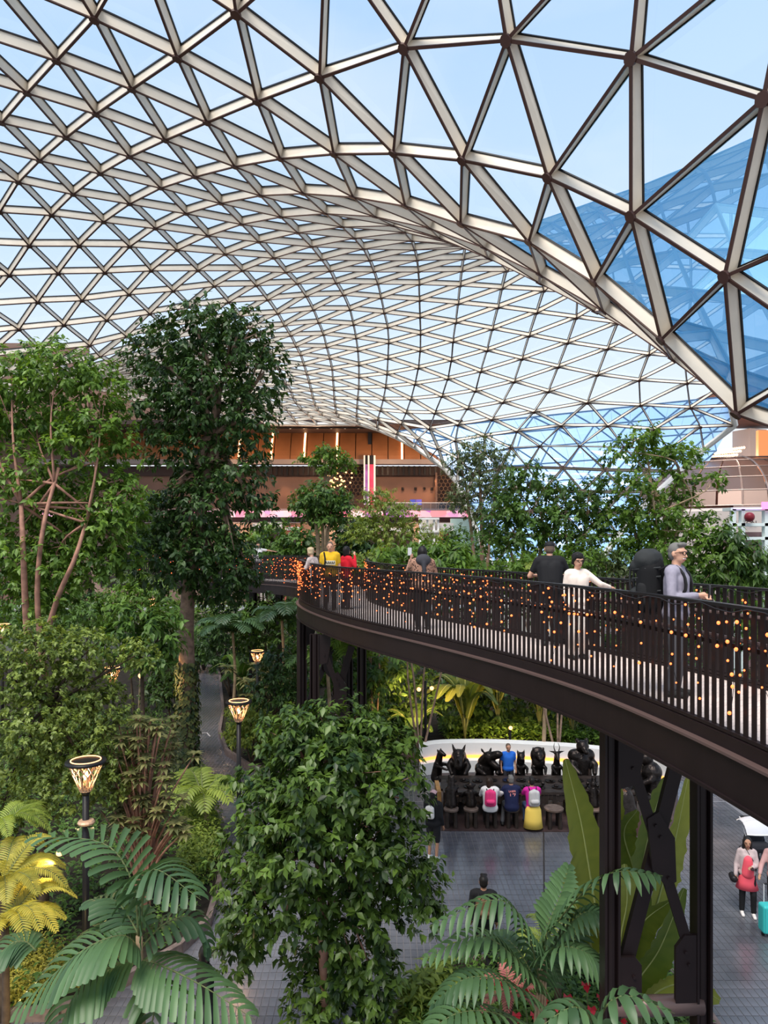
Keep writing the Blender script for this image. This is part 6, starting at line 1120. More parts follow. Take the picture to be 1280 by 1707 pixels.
def backpack(t, J, k, w, hgt, d, col, big=False, name='backpack', label=None):
    """a worn pack: rides on the wearer's back as a thing of its own"""
    o = thing(name, label, 'backpack', t.location, t.rotation_euler[2]); c = J['che']+Vector((0, -.13-d/2, -.02)); m = MB()
    m.cap(c+Vector((-w*.28, 0, -hgt*.36)), c+Vector((-w*.28, 0, hgt*.3)), d*.5, d*.45).cap(c+Vector((w*.28, 0, -hgt*.36)), c+Vector((w*.28, 0, hgt*.3)), d*.5, d*.45).cap(c+Vector((0, .0, -hgt*.36)), c+Vector((0, 0, hgt*.36)), d*.55, d*.5)
    later('pack_body', m, col, o, .018, 3)
    m = MB(); m.cap(c+Vector((-w*.22, -d*.42, -hgt*.2)), c+Vector((w*.22, -d*.42, -hgt*.2)), hgt*.17); later('front_pocket', m, col if not big else cm('pack_grey', (.028, .030, .031), .85), o, .018, 3)
    if big:
        G = cm('pack_grey', (.028, .030, .031), .85); m = MB(); m.cap(c+Vector((-w*.30, -.03, hgt*.50)), c+Vector((w*.30, -.03, hgt*.50)), d*.46).cap(c+Vector((-w*.3, -.12, hgt*.38)), c+Vector((w*.3, -.12, hgt*.38)), d*.3); later('top_lid', m, G, o, .018, 2)
        for s in (-1, 1):
            m = MB(); m.cap(c+Vector((s*w*.52, -.03, -hgt*.34)), c+Vector((s*w*.52, -.03, -.02)), d*.30, d*.24); later('side_pocket', m, cm('pack_dark', (.014, .014, .015), .85), o, .018, 2)
            for zz in (-.06, .1, .2): MB().tube([c+Vector((s*w*.44, d*.5, zz)), c+Vector((s*w*.63, .0, zz-.015)), c+Vector((s*w*.46, -d*.55, zz-.03))], .011, 6).build('side_strap', G, o)
            MB().tube(bez([c+Vector((s*w*.2, -d*.30, hgt*.62)), c+Vector((s*w*.2, -d*.66, hgt*.40)), c+Vector((s*w*.2, -d*.72, 0)), c+Vector((s*w*.2, -d*.5, -hgt*.5))], 10), .013, 6).build('compression_strap', G, o)
            MB().box(c+Vector((s*w*.60, -.05, -.13)), (.015, .11, .035)).build('tag', cm('tan_tag', (.5, .42, .3)), o)
    for s, a in (('L', -1), ('R', 1)):
        sh_ = J['s'+s]*.62+J['nek']*.38; MB().tube(bez([c+Vector((a*w*.3, d*.4, hgt*.3)), sh_+Vector((0, 0, .055*k)), sh_+Vector((0, .12, -.06)), J['che']+Vector((a*.13, .11, -.1)), c+Vector((a*w*.4, d*.5, -hgt*.3))], 14), .018, 6).build('strap', M['black'], o)
    return o
DK = 6.105
def on_deck(px, D): p = P(px, HOR, D); return (p.x, p.y, DK)
# --- on the bridge
t, J, k, H = person('smiling grey haired man in glasses and lilac long sleeved shirt carrying a big backpack', on_deck(1126, 8.0), (.80, -.60), 1.71, dict(eR=(.27, .03, 1.13), wR=(.08, .25, 1.16), eL=(-.26, .03, 1.13), wL=(-.05, .26, 1.14)), 'light', ('grey', 'short'), cm('lilac_knit', (.27, .25, .31), .8, noise=.12, scale=20), cm('grey_trousers', (.08, .08, .09)), vx=.014, sleeve='long', glasses=True, fingers=True, smile=True, headyaw=-.35, bulk=1.08)
backpack(t, J, k, .34, .56, .30, cm('black_pack', (.007, .007, .008), .85), True, label='large black and grey travel backpack worn by the smiling man')
ph = MB().box((.02, .36, 1.19), (.075, .012, .15)).build('phone', M['black']); ph.location = t.location; ph.rotation_euler = t.rotation_euler; tag(ph, 'dark phone held in the hands of the smiling man', 'phone')
person('woman with black hair and glasses in cream top resting an arm on the rail', on_deck(962, 10.6), (.20, -.95), 1.56, dict(eL=(-.36, .10, 1.24), wL=(-.58, .02, 1.18)), 'light', ('black', 'full'), cm('cream_blouse', (.78, .66, .58), .8, noise=.06, scale=20), cm('cream_skirt', (.72, .64, .58)), sw=.88, vx=.014, sleeve='long', glasses=True, fingers=True, bulk=1.06, skirt=(cm('cream_skirt', (.72, .64, .58)), .25, .2))
person('man in black cap and black shirt seen from behind leaning on the far rail', on_deck(917, 12.0), (.10, 1), 1.75, dict(eL=(-.33, .10, 1.16), wL=(-.22, .32, 1.16), eR=(.34, .12, 1.16), wR=(.24, .34, 1.16)), 'light', ('shaved', 'close'), cm('black_tee', (.012, .012, .014), .8), cm('black_trousers', (.02, .02, .022)), vx=.016, bulk=1.3, lean=.12, cap=cm('black_cap', (.012, .012, .014), .7), fingers=True)
lc = bpy.data.materials.new('leopard_coat'); lc.use_nodes = True; n = lc.node_tree; tcx = n.nodes.new('ShaderNodeTexCoord'); v = n.nodes.new('ShaderNodeTexVoronoi'); v.inputs['Scale'].default_value = 26; r = n.nodes.new('ShaderNodeValToRGB'); r.color_ramp.interpolation = 'CONSTANT'
r.color_ramp.elements[0].color = (.05, .022, .015, 1); r.color_ramp.elements[1].position = .36; r.color_ramp.elements[1].color = (.34, .18, .12, 1); n.links.new(tcx.outputs['Object'], v.inputs['Vector']); n.links.new(v.outputs['Distance'], r.inputs[0]); n.links.new(r.outputs[0], n.nodes['Principled BSDF'].inputs['Base Color']); n.nodes['Principled BSDF'].inputs['Roughness'].default_value = .8
t, J, k, H = person('woman in leopard print coat with grey hood seen from behind raising a phone', on_deck(704, 14.2), (-.12, 1), 1.66, dict(eL=(-.30, .12, 1.20), wL=(-.20, .28, 1.48), eR=(.30, .06, 1.15), wR=(.12, .30, 1.22)), 'brown', ('black', 'bob'), lc, cm('black_trousers', (.02, .02, .022)), vx=.018, sleeve='long', bulk=1.35)
m = MB(); m.ell(J['nek']+Vector((0, -.10, -.0)), (.16, .09, .12), 12, 8).cap(J['nek']+Vector((0, -.15, -.05)), J['pel']+Vector((.02, -.17, .1)), .05, .03); later('hood', m, cm('grey_hood', (.05, .05, .06), .8), t, .018)
ph = MB().box((-.20, .36, 1.58), (.08, .012, .16)).build('phone', cm('silver_phone', (.6, .6, .62), .3)); ph.location = t.location; ph.rotation_euler = t.rotation_euler; tag(ph, 'pale phone raised by the woman in leopard coat', 'phone')
person('dark haired woman in bright red top turning away by the bend of the railing', on_deck(577, 18.6), (.75, .6), 1.66, dict(eR=(.28, .10, 1.2), wR=(.12, .2, 1.5)), 'light', ('black', 'bob'), cm('red_top', (.62, .015, .03), .8), cm('dark_trousers', (.03, .03, .04)), sw=.88, vx=.022, sleeve='long', bulk=1.1)
t, J, k, H = person('man in yellow printed shirt with a black shoulder strap facing the camera', on_deck(550, 18.3), (.05, -1), 1.78, None, 'light', ('shaved', 'close'), cm('yellow_shirt', (.72, .42, .02), .8), cm('dark_trousers', (.03, .03, .04)), vx=.02, bulk=1.15)
MB().tube(bez([J['sR']+Vector((-.04, .06, .07)), J['che']+Vector((.12, .15, .0)), J['pel']+Vector((.16, .14, .06))], 8), .022, 6).build('shoulder_strap', M['black'], t)
m = MB(); m.box(J['che']+Vector((-.01, .142, -.06)), (.26, .012, .11)); m.build('shirt_print', cm('print_white', (.72, .66, .5), .8), t)
m = MB(); [m.tube(bez([J['che']+Vector((-.12+.05*q, .152, -.09)), J['che']+Vector((-.11+.05*q, .152, -.02)), J['che']+Vector((-.09+.05*q, .152, -.09)), J['che']+Vector((-.07+.05*q, .152, -.05))], 10), .006, 5) for q in range(5)]; m.build('print_script', M['black'], t)
person('blond woman in grey patterned top leaning at the outer bend', on_deck(526, 19.0), (-.7, .45), 1.62, dict(eL=(-.26, .14, 1.16), wL=(-.1, .3, 1.2)), 'light', ('blond', 'full'), cm('grey_pattern', (.46, .38, .36), .8, noise=.4, scale=30), cm('grey_trousers', (.08, .08, .09)), sw=.88, vx=.022, sleeve='long', lean=.25)
person('young man in white shirt stretching an arm along the far bridge railing', on_deck(430, 33.6), (.45, -.8), 1.84, dict(eL=(-.46, .08, 1.38), wL=(-.72, .1, 1.34)), 'light', ('dark', 'short'), cm('white_tee', (.75, .73, .72), .8), cm('dark_trousers', (.03, .03, .04)), vx=.026)
# --- on the garden floor
def on_floor(px, D, z=0.0): p = P(px, HOR, D); return (p.x, p.y, z)
SEAT = dict(pel=(0, 0, .62), che=(0, .07, .96), nek=(0, .10, 1.15), hed=(0, .14, 1.29), sL=(-.185, .08, 1.09), sR=(.185, .08, 1.09), eL=(-.26, .24, .88), eR=(.26, .24, .88), wL=(-.14, .46, .84), wR=(.14, .46, .84), hL=(-.09, .02, .60), hR=(.09, .02, .60), kL=(-.13, .42, .58), kR=(.13, .42, .58), aL=(-.13, .36, .14), aR=(.13, .36, .14))
t, J, k, H = person('seated visitor in white hooded jacket with a pink backpack at the sculpture table', on_floor(817, 19.5), (.1, 1), 1.70, SEAT, 'light', ('dark', 'long'), cm('white_jacket', (.78, .74, .72), .8), cm('black_trousers', (.02, .02, .022)), vx=.022, sleeve='long', bulk=1.25, headyaw=-.5)
backpack(t, J, k, .26, .42, .18, cm('pink_pack', (.80, .05, .20), .6), label='hot pink backpack on the visitor in the white jacket')
t, J, k, H = person('seated man in navy jersey with number 17 between the two backpack wearers', on_floor(853, 19.5), (0, 1), 1.76, dict(SEAT, eL=(-.30, .16, .86), aL=(-.22, .2, .14)), 'tan', ('grey', 'short'), cm('navy_jersey', (.012, .016, .055), .8), cm('grey_trousers', (.08, .08, .09)), vx=.022, bulk=1.15)
text('17', 'jersey_number', J['che']+Vector((0, -.137, -.04)), .2, cm('coral_print', (.85, .32, .30), .8), t, 0, .012); text('LABER', 'jersey_lettering', J['che']+Vector((0, -.135, .09)), .07, cm('coral_print', (.85, .32, .30), .8), t, 0, .012)
m = MB(); m.cap((-.24, .1, 1.0), (-.3, .2, .9), .07); later('white_sleeve', m, cm('white_jacket', (.78, .74, .72), .8), t, .022)
t, J, k, H = person('seated visitor in magenta shirt and yellow wrap with a pale grey backpack', on_floor(888, 19.5), (-.05, 1), 1.70, SEAT, 'tan', ('black', 'short'), cm('magenta_shirt', (.58, .02, .28), .8), cm('blue_jeans', (.08, .13, .25)), vx=.022, bulk=1.1)
backpack(t, J, k, .26, .42, .18, cm('grey_pack', (.52, .50, .50), .6), label='pale grey backpack on the visitor in magenta')
m = MB(); m.lathe([(.27, -.52), (.24, -.3), (.22, -.05), (.17, .06)], J['pel']+Vector((0, -.04, 0)), 16, sc=(1, .8)); m.build('yellow_wrap', cm('yellow_cloth', (.85, .60, .12), .8), t, True)
person('man in bright blue shirt and dark jacket standing behind the sculpture table', on_floor(847, 22.0), (.1, -1), 1.66, None, 'tan', ('shaved', 'close'), cm('blue_tee', (.02, .13, .55), .8), cm('dark_trousers', (.03, .03, .04)), vx=.024)
t, J, k, H = person('standing visitor in black jacket and shorts with a white cap beside the dark tree', on_floor(722, 17.6), (.5, .85), 1.72, dict(eL=(-.26, .1, 1.14), wL=(-.12, .26, 1.2)), 'tan', ('black', 'long'), cm('black_jacket', (.012, .012, .014), .8), cm('black_shorts', (.016, .016, .018)), (.6, .6, .6), vx=.022, sleeve='long', skirt='shorts', bulk=1.2, cap=cm('pinkish_cap', (.66, .40, .40), .8))
backpack(t, J, k, .2, .28, .14, cm('white_bag', (.70, .66, .62), .7), label='small white bag on the visitor in black shorts')
t, J, k, H = person('man in black jacket walking away behind the green palm fronds', on_floor(806, 13.0), (.15, 1), 1.74, dict(kL=(-.1, .12, .52), aL=(-.1, .16, .1), aR=(.1, -.16, .1)), 'tan', ('black', 'short'), cm('black_jacket', (.012, .012, .014), .8), cm('black_trousers', (.02, .02, .022)), vx=.02, sleeve='long', bulk=1.1)
backpack(t, J, k, .26, .36, .16, cm('brown_pack', (.16, .085, .05), .6), label='brown leather backpack on the man behind the palm')
person('dark haired person walking on the path behind the lower left palm', on_floor(342, 10.9), (.7, .5), 1.64, None, 'light', ('black', 'bob'), cm('black_jacket', (.012, .012, .014), .8), cm('dark_trousers', (.03, .03, .04)), sw=.88, vx=.02, sleeve='long')
person('person in white shirt half hidden behind the bushy plaza tree', on_floor(608, 15.6), (.2, -1), 1.7, None, 'tan', ('dark', 'short'), cm('white_tee', (.75, .73, .72), .8), cm('dark_trousers', (.03, .03, .04)), vx=.024)
t, J, k, H = person('long haired woman in coral dress and denim jacket looking at her phone', on_floor(1245, 15.0), (-.25, -.9), 1.64, dict(eL=(-.2, .04, 1.12), wL=(-.05, .24, 1.16), eR=(.22, .0, 1.12), wR=(.25, .1, .9), kL=(-.11, .1, .5), aL=(-.12, .06, .09)), 'tan', ('black', 'long'), cm('denim_jacket', (.50, .40, .40), .8, noise=.15, scale=12), cm('black_leggings', (.014, .014, .016)), (.75, .7, .68), vx=.018, sleeve='long', fingers=True, lean=.0, sw=.82, bulk=.9, skirt=(cm('coral_dress', (.80, .10, .14), .8), .60, .235))
m = MB(); m.cap(J['che']+Vector((0, .06, -.02)), J['pel']+Vector((0, .04, .0)), .10, .135); later('dress_front', m, cm('coral_dress', (.80, .10, .14), .8), t, .02)
ph = MB().box((-.03, .34, 1.12), (.07, .14, .012)).build('phone', M['black']); ph.location = t.location; ph.rotation_euler = t.rotation_euler; tag(ph, 'phone in the hand of the woman in coral dress', 'phone')
o = thing('shoulder_bag', 'small black shoulder bag at the hip of the woman in coral dress', 'bag', t.location, t.rotation_euler[2]); m = MB(); m.cap((.27, -.05, .78), (.27, .1, .78), .085); later('bag_body', m, M['black'], o, .02); MB().tube(bez([(.25, -.04, .84), (.12, .0, 1.47), (-.1, .12, 1.2)], 8), .008, 5).build('strap', M['black'], o)
person('person in dusty pink sweater and black trousers standing by the stroller', on_floor(1294, 14.8), (-.6, -.6), 1.68, dict(eR=(.25, .16, 1.14), wR=(.2, .42, 1.05), eL=(-.25, .16, 1.14), wL=(-.2, .42, 1.05)), 'tan', ('dark', 'short'), cm('dusty_pink', (.48, .28, .27), .8), cm('black_trousers', (.02, .02, .022)), vx=.02, sleeve='long')
# stroller and suitcase
s = thing('stroller', 'grey and white baby stroller beside the woman in coral dress', 'stroller', on_floor(1262, 17.3)); FRM = cm('stroller_frame', (.6, .6, .62), .3)
for x in (-.24, .24):
    for y in (-.3, .3):
        MB().tube([(x+.0, y+.11*math.cos(a*.5236), .12+.11*math.sin(a*.5236)) for a in range(13)], .018, 6).build('wheel', M['black'], s)
for x in (-.22, .22): MB().tube([(x, -.3, .12), (x, .05, .62), (x, .42, 1.05)], .014, 6).tube([(x, .3, .12), (x, .05, .62)], .014, 6).build('frame', FRM, s)
MB().tube([(-.22, .42, 1.05), (.22, .42, 1.05)], .018, 6).build('handle', M['black'], s)
m = MB(); m.cap((-.12, -.1, .5), (.12, -.1, .5), .14).cap((-.12, .15, .62), (.12, .15, .62), .13); later('seat', m, cm('stroller_black', (.02, .02, .025), .8), s, .02)
V = []; mb = MB()
for i in range(7):
    a = i/6*2.0+.3
    for j in range(5): u = (j/4-.5); V.append((u*.62, .18-.42*math.cos(a)*(1-.25*(2*u)**2), .70+.42*math.sin(a)*(1-.18*(2*u)**2)))
mb.add(V+[(x, y, z-.012) for x, y, z in V], [(i*5+j, i*5+j+1, i*5+j+6, i*5+j+5) for i in range(6) for j in range(4)]+[(35+i*5+j+5, 35+i*5+j+6, 35+i*5+j+1, 35+i*5+j) for i in range(6) for j in range(4)]); mb.build('canopy', cm('canopy_white', (.62, .62, .65), .7), s, True)
for i in (0, 3, 6): MB().tube([Vector(V[i*5+j])+Vector((0, 0, .006)) for j in range(5)], .012, 5).build('canopy_rib', M['white'], s)
s = thing('suitcase', 'turquoise ribbed suitcase at the right edge beside the stroller', 'suitcase', on_floor(1285, 14.2)); TQ = cm('turquoise_shell', (.04, .42, .42), .4)
m = MB(); m.box((0, 0, .36), (.42, .25, .56)); o = m.build('shell', TQ, s); bm_ = o.modifiers.new('bevel', 'BEVEL'); bm_.width = .05; bm_.segments = 3
for i in range(5): MB().box((-.16+i*.08, -.13, .36), (.03, .012, .48)).build('rib', TQ, s)
for x in (-.16, .16): MB().lathe([(.035, 0), (.035, .05)], (x, 0, .02), 8).build('caster', M['black'], s)
for x in (-.1, .1): MB().tube([(x, .08, .62), (x, .08, 1.0)], .01, 6).build('handle_rod', FRM, s)
MB().tube([(-.1, .08, 1.0), (.1, .08, 1.0)], .014, 6).build('handle_grip', M['black'], s)
# ------------------------------------------------------------------ bronze animals around the long table
BZ = mat('dark_bronze', (.030, .024, .022), .30, .75, noise=.35, scale=9, bump=.35, bscale=26)
WOODD = mat('dark_table_wood', (.030, .022, .019), .34, noise=.45, scale=5, bump=.3)
WOODL = mat('stool_wood', (.12, .085, .07), .5, noise=.4, scale=7, bump=.2)
def animal(label, px, D, face, prims, z=0.0, sc=1.0, vx=.028, extra=None):
    p = P(px, HOR, D); t = thing('animal_sculpture', label, 'sculpture', (p.x, p.y, z), math.atan2(-face[0], face[1])); m = MB()
    for q in prims:
        if q[0] == 'c': m.cap(Vector(q[1])*sc, Vector(q[2])*sc, q[3]*sc, q[4]*sc, 10)
        elif q[0] == 'e': m.ell(Vector(q[1])*sc, tuple(a*sc for a in q[2]), 12, 9)
        elif q[0] == 'm':                          # mirrored pair of capsules
            for s in (-1, 1): m.cap((s*q[1][0]*sc, q[1][1]*sc, q[1][2]*sc), (s*q[2][0]*sc, q[2][1]*sc, q[2][2]*sc), q[3]*sc, q[4]*sc, 10)
    later('figure', m, BZ, t, vx, 2)
    for nm, b in (extra or []): b.build(nm, BZ, t, True)
    return t
C, E_, MM = 'c', 'e', 'm'
def sitter(w, zs, arm=.8):      # trunk, thighs and forelegs of an animal sitting upright at the table
    return [(C, (0, -.05, .42), (0, .02, zs-.22), w*.98, w*.78), (MM, (w*.55, 0, .40), (w*.62, .32, .42), w*.42, w*.34), (MM, (w*.62, .02, zs-.2), (w*.92, .22, (zs+.75)/2-.05), w*.34, w*.28), (MM, (w*.92, .22, (zs+.75)/2-.05), (w*.6, .50, arm), w*.27, w*.2)]
FC = (0, -1)
TD = 22.3
animal('bronze otter like sculpture with a long neck looking right at the table end', 729, TD+.3, (.7, -.7), sitter(.19, 1.05)+[(C, (0, .05, .95), (0, .12, 1.22), .12, .1), (C, (0, .14, 1.24), (0, .30, 1.20), .10, .06), (MM, (.07, .08, 1.30), (.08, .07, 1.34), .035, .025)])
animal('bronze rhinoceros sculpture with upright ears, second from the table end', 765, TD, (-.15, -1), sitter(.33, 1.25)+[(C, (0, .08, 1.2), (0, .26, 1.30), .25, .2), (C, (0, .26, 1.30), (0, .50, 1.04), .19, .14), (C, (0, .56, 1.08), (0, .66, 1.34), .06, .015), (C, (0, .46, 1.2), (0, .52, 1.32), .045, .015), (MM, (.14, .16, 1.42), (.20, .14, 1.60), .055, .025)])
animal('bronze hippopotamus sculpture with wide open mouth turned to the right', 808, TD, (.25, -1), sitter(.35, 1.08)+[(C, (0, .02, 1.0), (-.03, .2, 1.18), .24, .20), (E_, (-.04, .24, 1.24), (.19, .2, .17)), (C, (-.08, .30, 1.27), (-.24, .48, 1.36), .14, .13), (C, (-.06, .30, 1.12), (-.20, .46, .99), .12, .105), (E_, (-.26, .52, 1.39), (.13, .09, .08)), (MM, (.13, .14, 1.40), (.16, .12, 1.46), .045, .03)])
animal('bronze wolf sculpture sitting left of the man in blue', 837, TD, FC, sitter(.17, 1.05)+[(C, (0, .05, 1.0), (0, .1, 1.15), .12, .11), (E_, (0, .13, 1.18), (.12, .13, .11)), (C, (0, .2, 1.15), (0, .33, 1.11), .06, .04), (MM, (.07, .1, 1.25), (.09, .09, 1.36), .045, .012)])
animal('bronze panther sculpture with pricked ears right of the man in blue', 867, TD, FC, sitter(.19, 1.1)+[(C, (0, .05, 1.05), (0, .1, 1.2), .14, .12), (E_, (0, .13, 1.24), (.13, .13, .12)), (C, (0, .2, 1.2), (0, .28, 1.18), .07, .06), (MM, (.09, .1, 1.33), (.11, .09, 1.42), .045, .015), (C, (.2, -.2, .3), (.35, -.3, .7), .04, .03)])
animal('bronze lion sculpture with a thick mane in the middle of the table', 896, TD, FC, sitter(.22, 1.12)+[(E_, (0, .06, 1.24), (.25, .17, .27)), (E_, (0, .1, 1.05), (.22, .18, .24)), (E_, (0, .2, 1.27), (.13, .12, .14)), (C, (0, .27, 1.22), (0, .35, 1.2), .075, .06), (MM, (.15, .1, 1.44), (.16, .1, 1.47), .05, .04)])
hm = MB(); [hm.tube(bez([(s*.05, .1, 1.36), (s*.09, .06, 1.5), (s*.05, .0, 1.62)], 6), [.02, .017, .014, .011, .008, .005], 6) for s in (-1, 1)]
animal('bronze antelope sculpture with spread ears and thin horns', 927, TD, FC, sitter(.18, 1.08)+[(C, (0, .04, .95), (0, .1, 1.25), .11, .085), (C, (0, .12, 1.30), (0, .28, 1.16), .085, .05), (MM, (.07, .08, 1.34), (.24, .06, 1.37), .045, .015)], extra=[('horns', hm)])
animal('huge bronze bear sculpture towering near the bridge trestle', 968, TD, (.12, -1), sitter(.40, 1.30)+[(C, (-.22, .03, 1.22), (.22, .03, 1.22), .22, .22), (E_, (0, .14, 1.54), (.20, .21, .20)), (C, (0, .28, 1.49), (0, .43, 1.43), .105, .075), (MM, (.15, .08, 1.70), (.155, .07, 1.74), .065, .055)])
animal('bronze gorilla sculpture in profile at the right end of the table', 1086, 21.0, (-1, -.15), sitter(.34, 1.25)+[(E_, (0, .02, 1.1), (.36, .3, .3)), (E_, (0, .16, 1.48), (.17, .2, .2)), (C, (0, .3, 1.43), (0, .36, 1.40), .10, .09), (E_, (0, .1, 1.62), (.11, .14, .1))], sc=1.02)
hm = MB(); hm.tube(bez([(0, .5, 1.0), (0, .66, .8), (.0, .72, .5), (0, .86, .38)], 10), [.11, .1, .09, .08, .07, .06, .055, .05, .045, .04], 8)
animal('bronze elephant sculpture half hidden behind the braces of the trestle', 1040, 19.4, (-.5, .8), sitter(.36, 1.15)+[(E_, (0, .2, 1.2), (.25, .25, .26)), (C, (0, .36, 1.15), (0, .52, .98), .17, .12), (E_, (.30, .08, 1.2), (.16, .04, .24)), (E_, (-.30, .08, 1.2), (.16, .04, .24))], extra=[('trunk', hm)])
animal('bronze cheetah sculpture on a stool seen from behind at the left table end', 752, 19.75, (.1, 1), [(C, (0, 0, .62), (0, .06, 1.0), .17, .13), (C, (0, .06, 1.0), (0, .1, 1.24), .12, .09), (E_, (0, .14, 1.28), (.1, .12, .1)), (MM, (.06, .1, 1.36), (.07, .1, 1.38), .035, .03), (MM, (.12, .05, 1.0), (.15, .38, .84), .06, .045), (MM, (.1, .05, .56), (.14, .3, .5), .09, .06), (C, (0, -.15, .56), (.05, -.2, .2), .035, .03)])
animal('small bronze monkey sculpture on a stool beside the cheetah', 785, 19.75, (-.1, 1), [(C, (0, 0, .62), (0, .03, .92), .15, .12), (E_, (0, .06, 1.10), (.11, .11, .11)), (MM, (.10, .05, 1.12), (.13, .05, 1.13), .035, .03), (MM, (.13, .02, .93), (.22, .2, .78), .055, .045), (MM, (.22, .2, .78), (.12, .36, .82), .045, .035), (MM, (.08, .05, .58), (.17, .2, .6), .08, .06)])
animal('slim bronze hare sculpture on a stool left of the bear at the near side', 990, 19.75, (0, 1), [(C, (0, 0, .6), (0, .05, 1.0), .15, .11), (E_, (0, .08, 1.14), (.09, .11, .1)), (MM, (.04, .06, 1.22), (.05, .0, 1.40), .035, .02), (MM, (.1, .05, .95), (.13, .34, .82), .05, .04), (MM, (.1, .05, .56), (.14, .28, .52), .08, .06)])
# the table
tx0, tx1 = P(735, HOR, 21).x, P(1058, HOR, 21).x
tb = thing('banquet_table', 'long dark rough edged table laid with bronze dishes for the animals', 'table', ((tx0+tx1)/2, 21.0, .03)); hw = (tx1-tx0)/2
for k in range(5): y = -.6+k*.3; mb = MB(); mb.box((random.uniform(-.04, .04), y, .70), (hw*2, .292, .07)); mb.build('plank', WOODD, tb)
mb = MB(); x = -hw
while x < hw: w = random.uniform(.05, .14); mb.box((x+w/2, -.70, .66-random.uniform(.06, .16)), (w*.9, .03, random.uniform(.14, .34))); x += w
mb.build('rough_edge', WOODD, tb)
for x in (-hw+.25, -hw*.35, hw*.35, hw-.25): MB().box((x, 0, .33), (.3, .9, .66)).build('leg', WOODD, tb)
M['litwood'] = mat('lit_wood', (.42, .22, .08), .5, noise=.3, scale=5); MB().box((-hw-.10, -.1, .35), (.12, 1.0, .7)).build('end_panel', M['litwood'], tb)  # lit table end, the light put into its wood colour
ROWA = [(765, 'rhinoceros'), (808, 'hippopotamus'), (837, 'wolf'), (867, 'panther'), (896, 'lion'), (927, 'antelope'), (968, 'bear'), (1040, 'elephant'), (729, 'otter like')]
def by_animal(x, y):
    px = 640+x/y*F; q = min(ROWA, key=lambda r: abs(r[0]-px)); d = px-q[0]; return ('left of' if d < -7 else 'right of' if d > 7 else 'in front of')+' the '+q[1]+' sculpture'
plate = None
for k in range(26):
    x = tx0+.3+(tx1-tx0-.6)*(k % 13)/12+random.uniform(-.06, .06); y = 20.68+(k//13)*.55+random.uniform(-.05, .05)
    if plate is None:
        plate = thing('dish', None, 'dish', (x, y, .765), group='bronze dishes on the long table'); MB().lathe([(.07, 0), (.15, .022), (.155, .03), (.13, .026), (.02, .018)], (0, 0, 0), 14).build('plate', BZ, plate, True); m = MB(); [m.ell((random.uniform(-.06, .06), random.uniform(-.06, .06), .045), random.uniform(.03, .05), 7, 5) for q in range(4)]; m.build('food', BZ, plate, True); o = plate
    else:
        o = plate.copy(); COL.objects.link(o); o.location = (x, y, .765); o.rotation_euler[2] = random.random()*6
        for c in list(plate.children): d = c.copy(); COL.objects.link(d); d.parent = o
    o['label'] = 'bronze food dish on the '+('near' if k < 13 else 'far')+' side of the table, '+by_animal(x, y)
for k, x in enumerate((1.9, 3.1, 4.6, 5.9)):
    o = MB().lathe([(.05, 0), (.055, .015), (.012, .03), (.012, .09), (.05, .13), (.055, .2), (.048, .2), (.04, .14)], (0, 0, 0), 12).build('goblet', BZ, None, True); o.location = (x, 20.55, .765); tag(o, 'small bronze goblet on the long table, '+by_animal(x, 20.55), 'goblet', 'goblets on the long table')
def stool(label, px, D, hgt=.5, r=.21):
    p = P(px, HOR, D); t = thing('stool', label, 'stool', (p.x, p.y, .03)); MB().lathe([(r*.92, 0), (r, .02), (r, .06), (r*.9, .075), (r*.5, .07)], (0, 0, hgt-.08), 18).build('seat', WOODL, t)
    for q in range(4): a = q*1.571+.78; MB().tube([(math.cos(a)*r*.75, math.sin(a)*r*.75, 0), (math.cos(a)*r*.7, math.sin(a)*r*.7, hgt-.07)], .055, 8).build('leg', WOODD, t)
    return t
for px, lab in ((752, 'round wooden stool under the cheetah sculpture'), (785, 'round wooden stool under the monkey sculpture'), (818, 'round wooden stool under the visitor with pink backpack'), (853, 'round wooden stool under the man in jersey 17'), (888, 'round wooden stool under the visitor in yellow wrap'), (990, 'round wooden stool under the hare sculpture')): stool(lab, px, 19.65, .53)
stool('empty round wooden stool right of the yellow wrap', 923, 19.6, .56, .27)

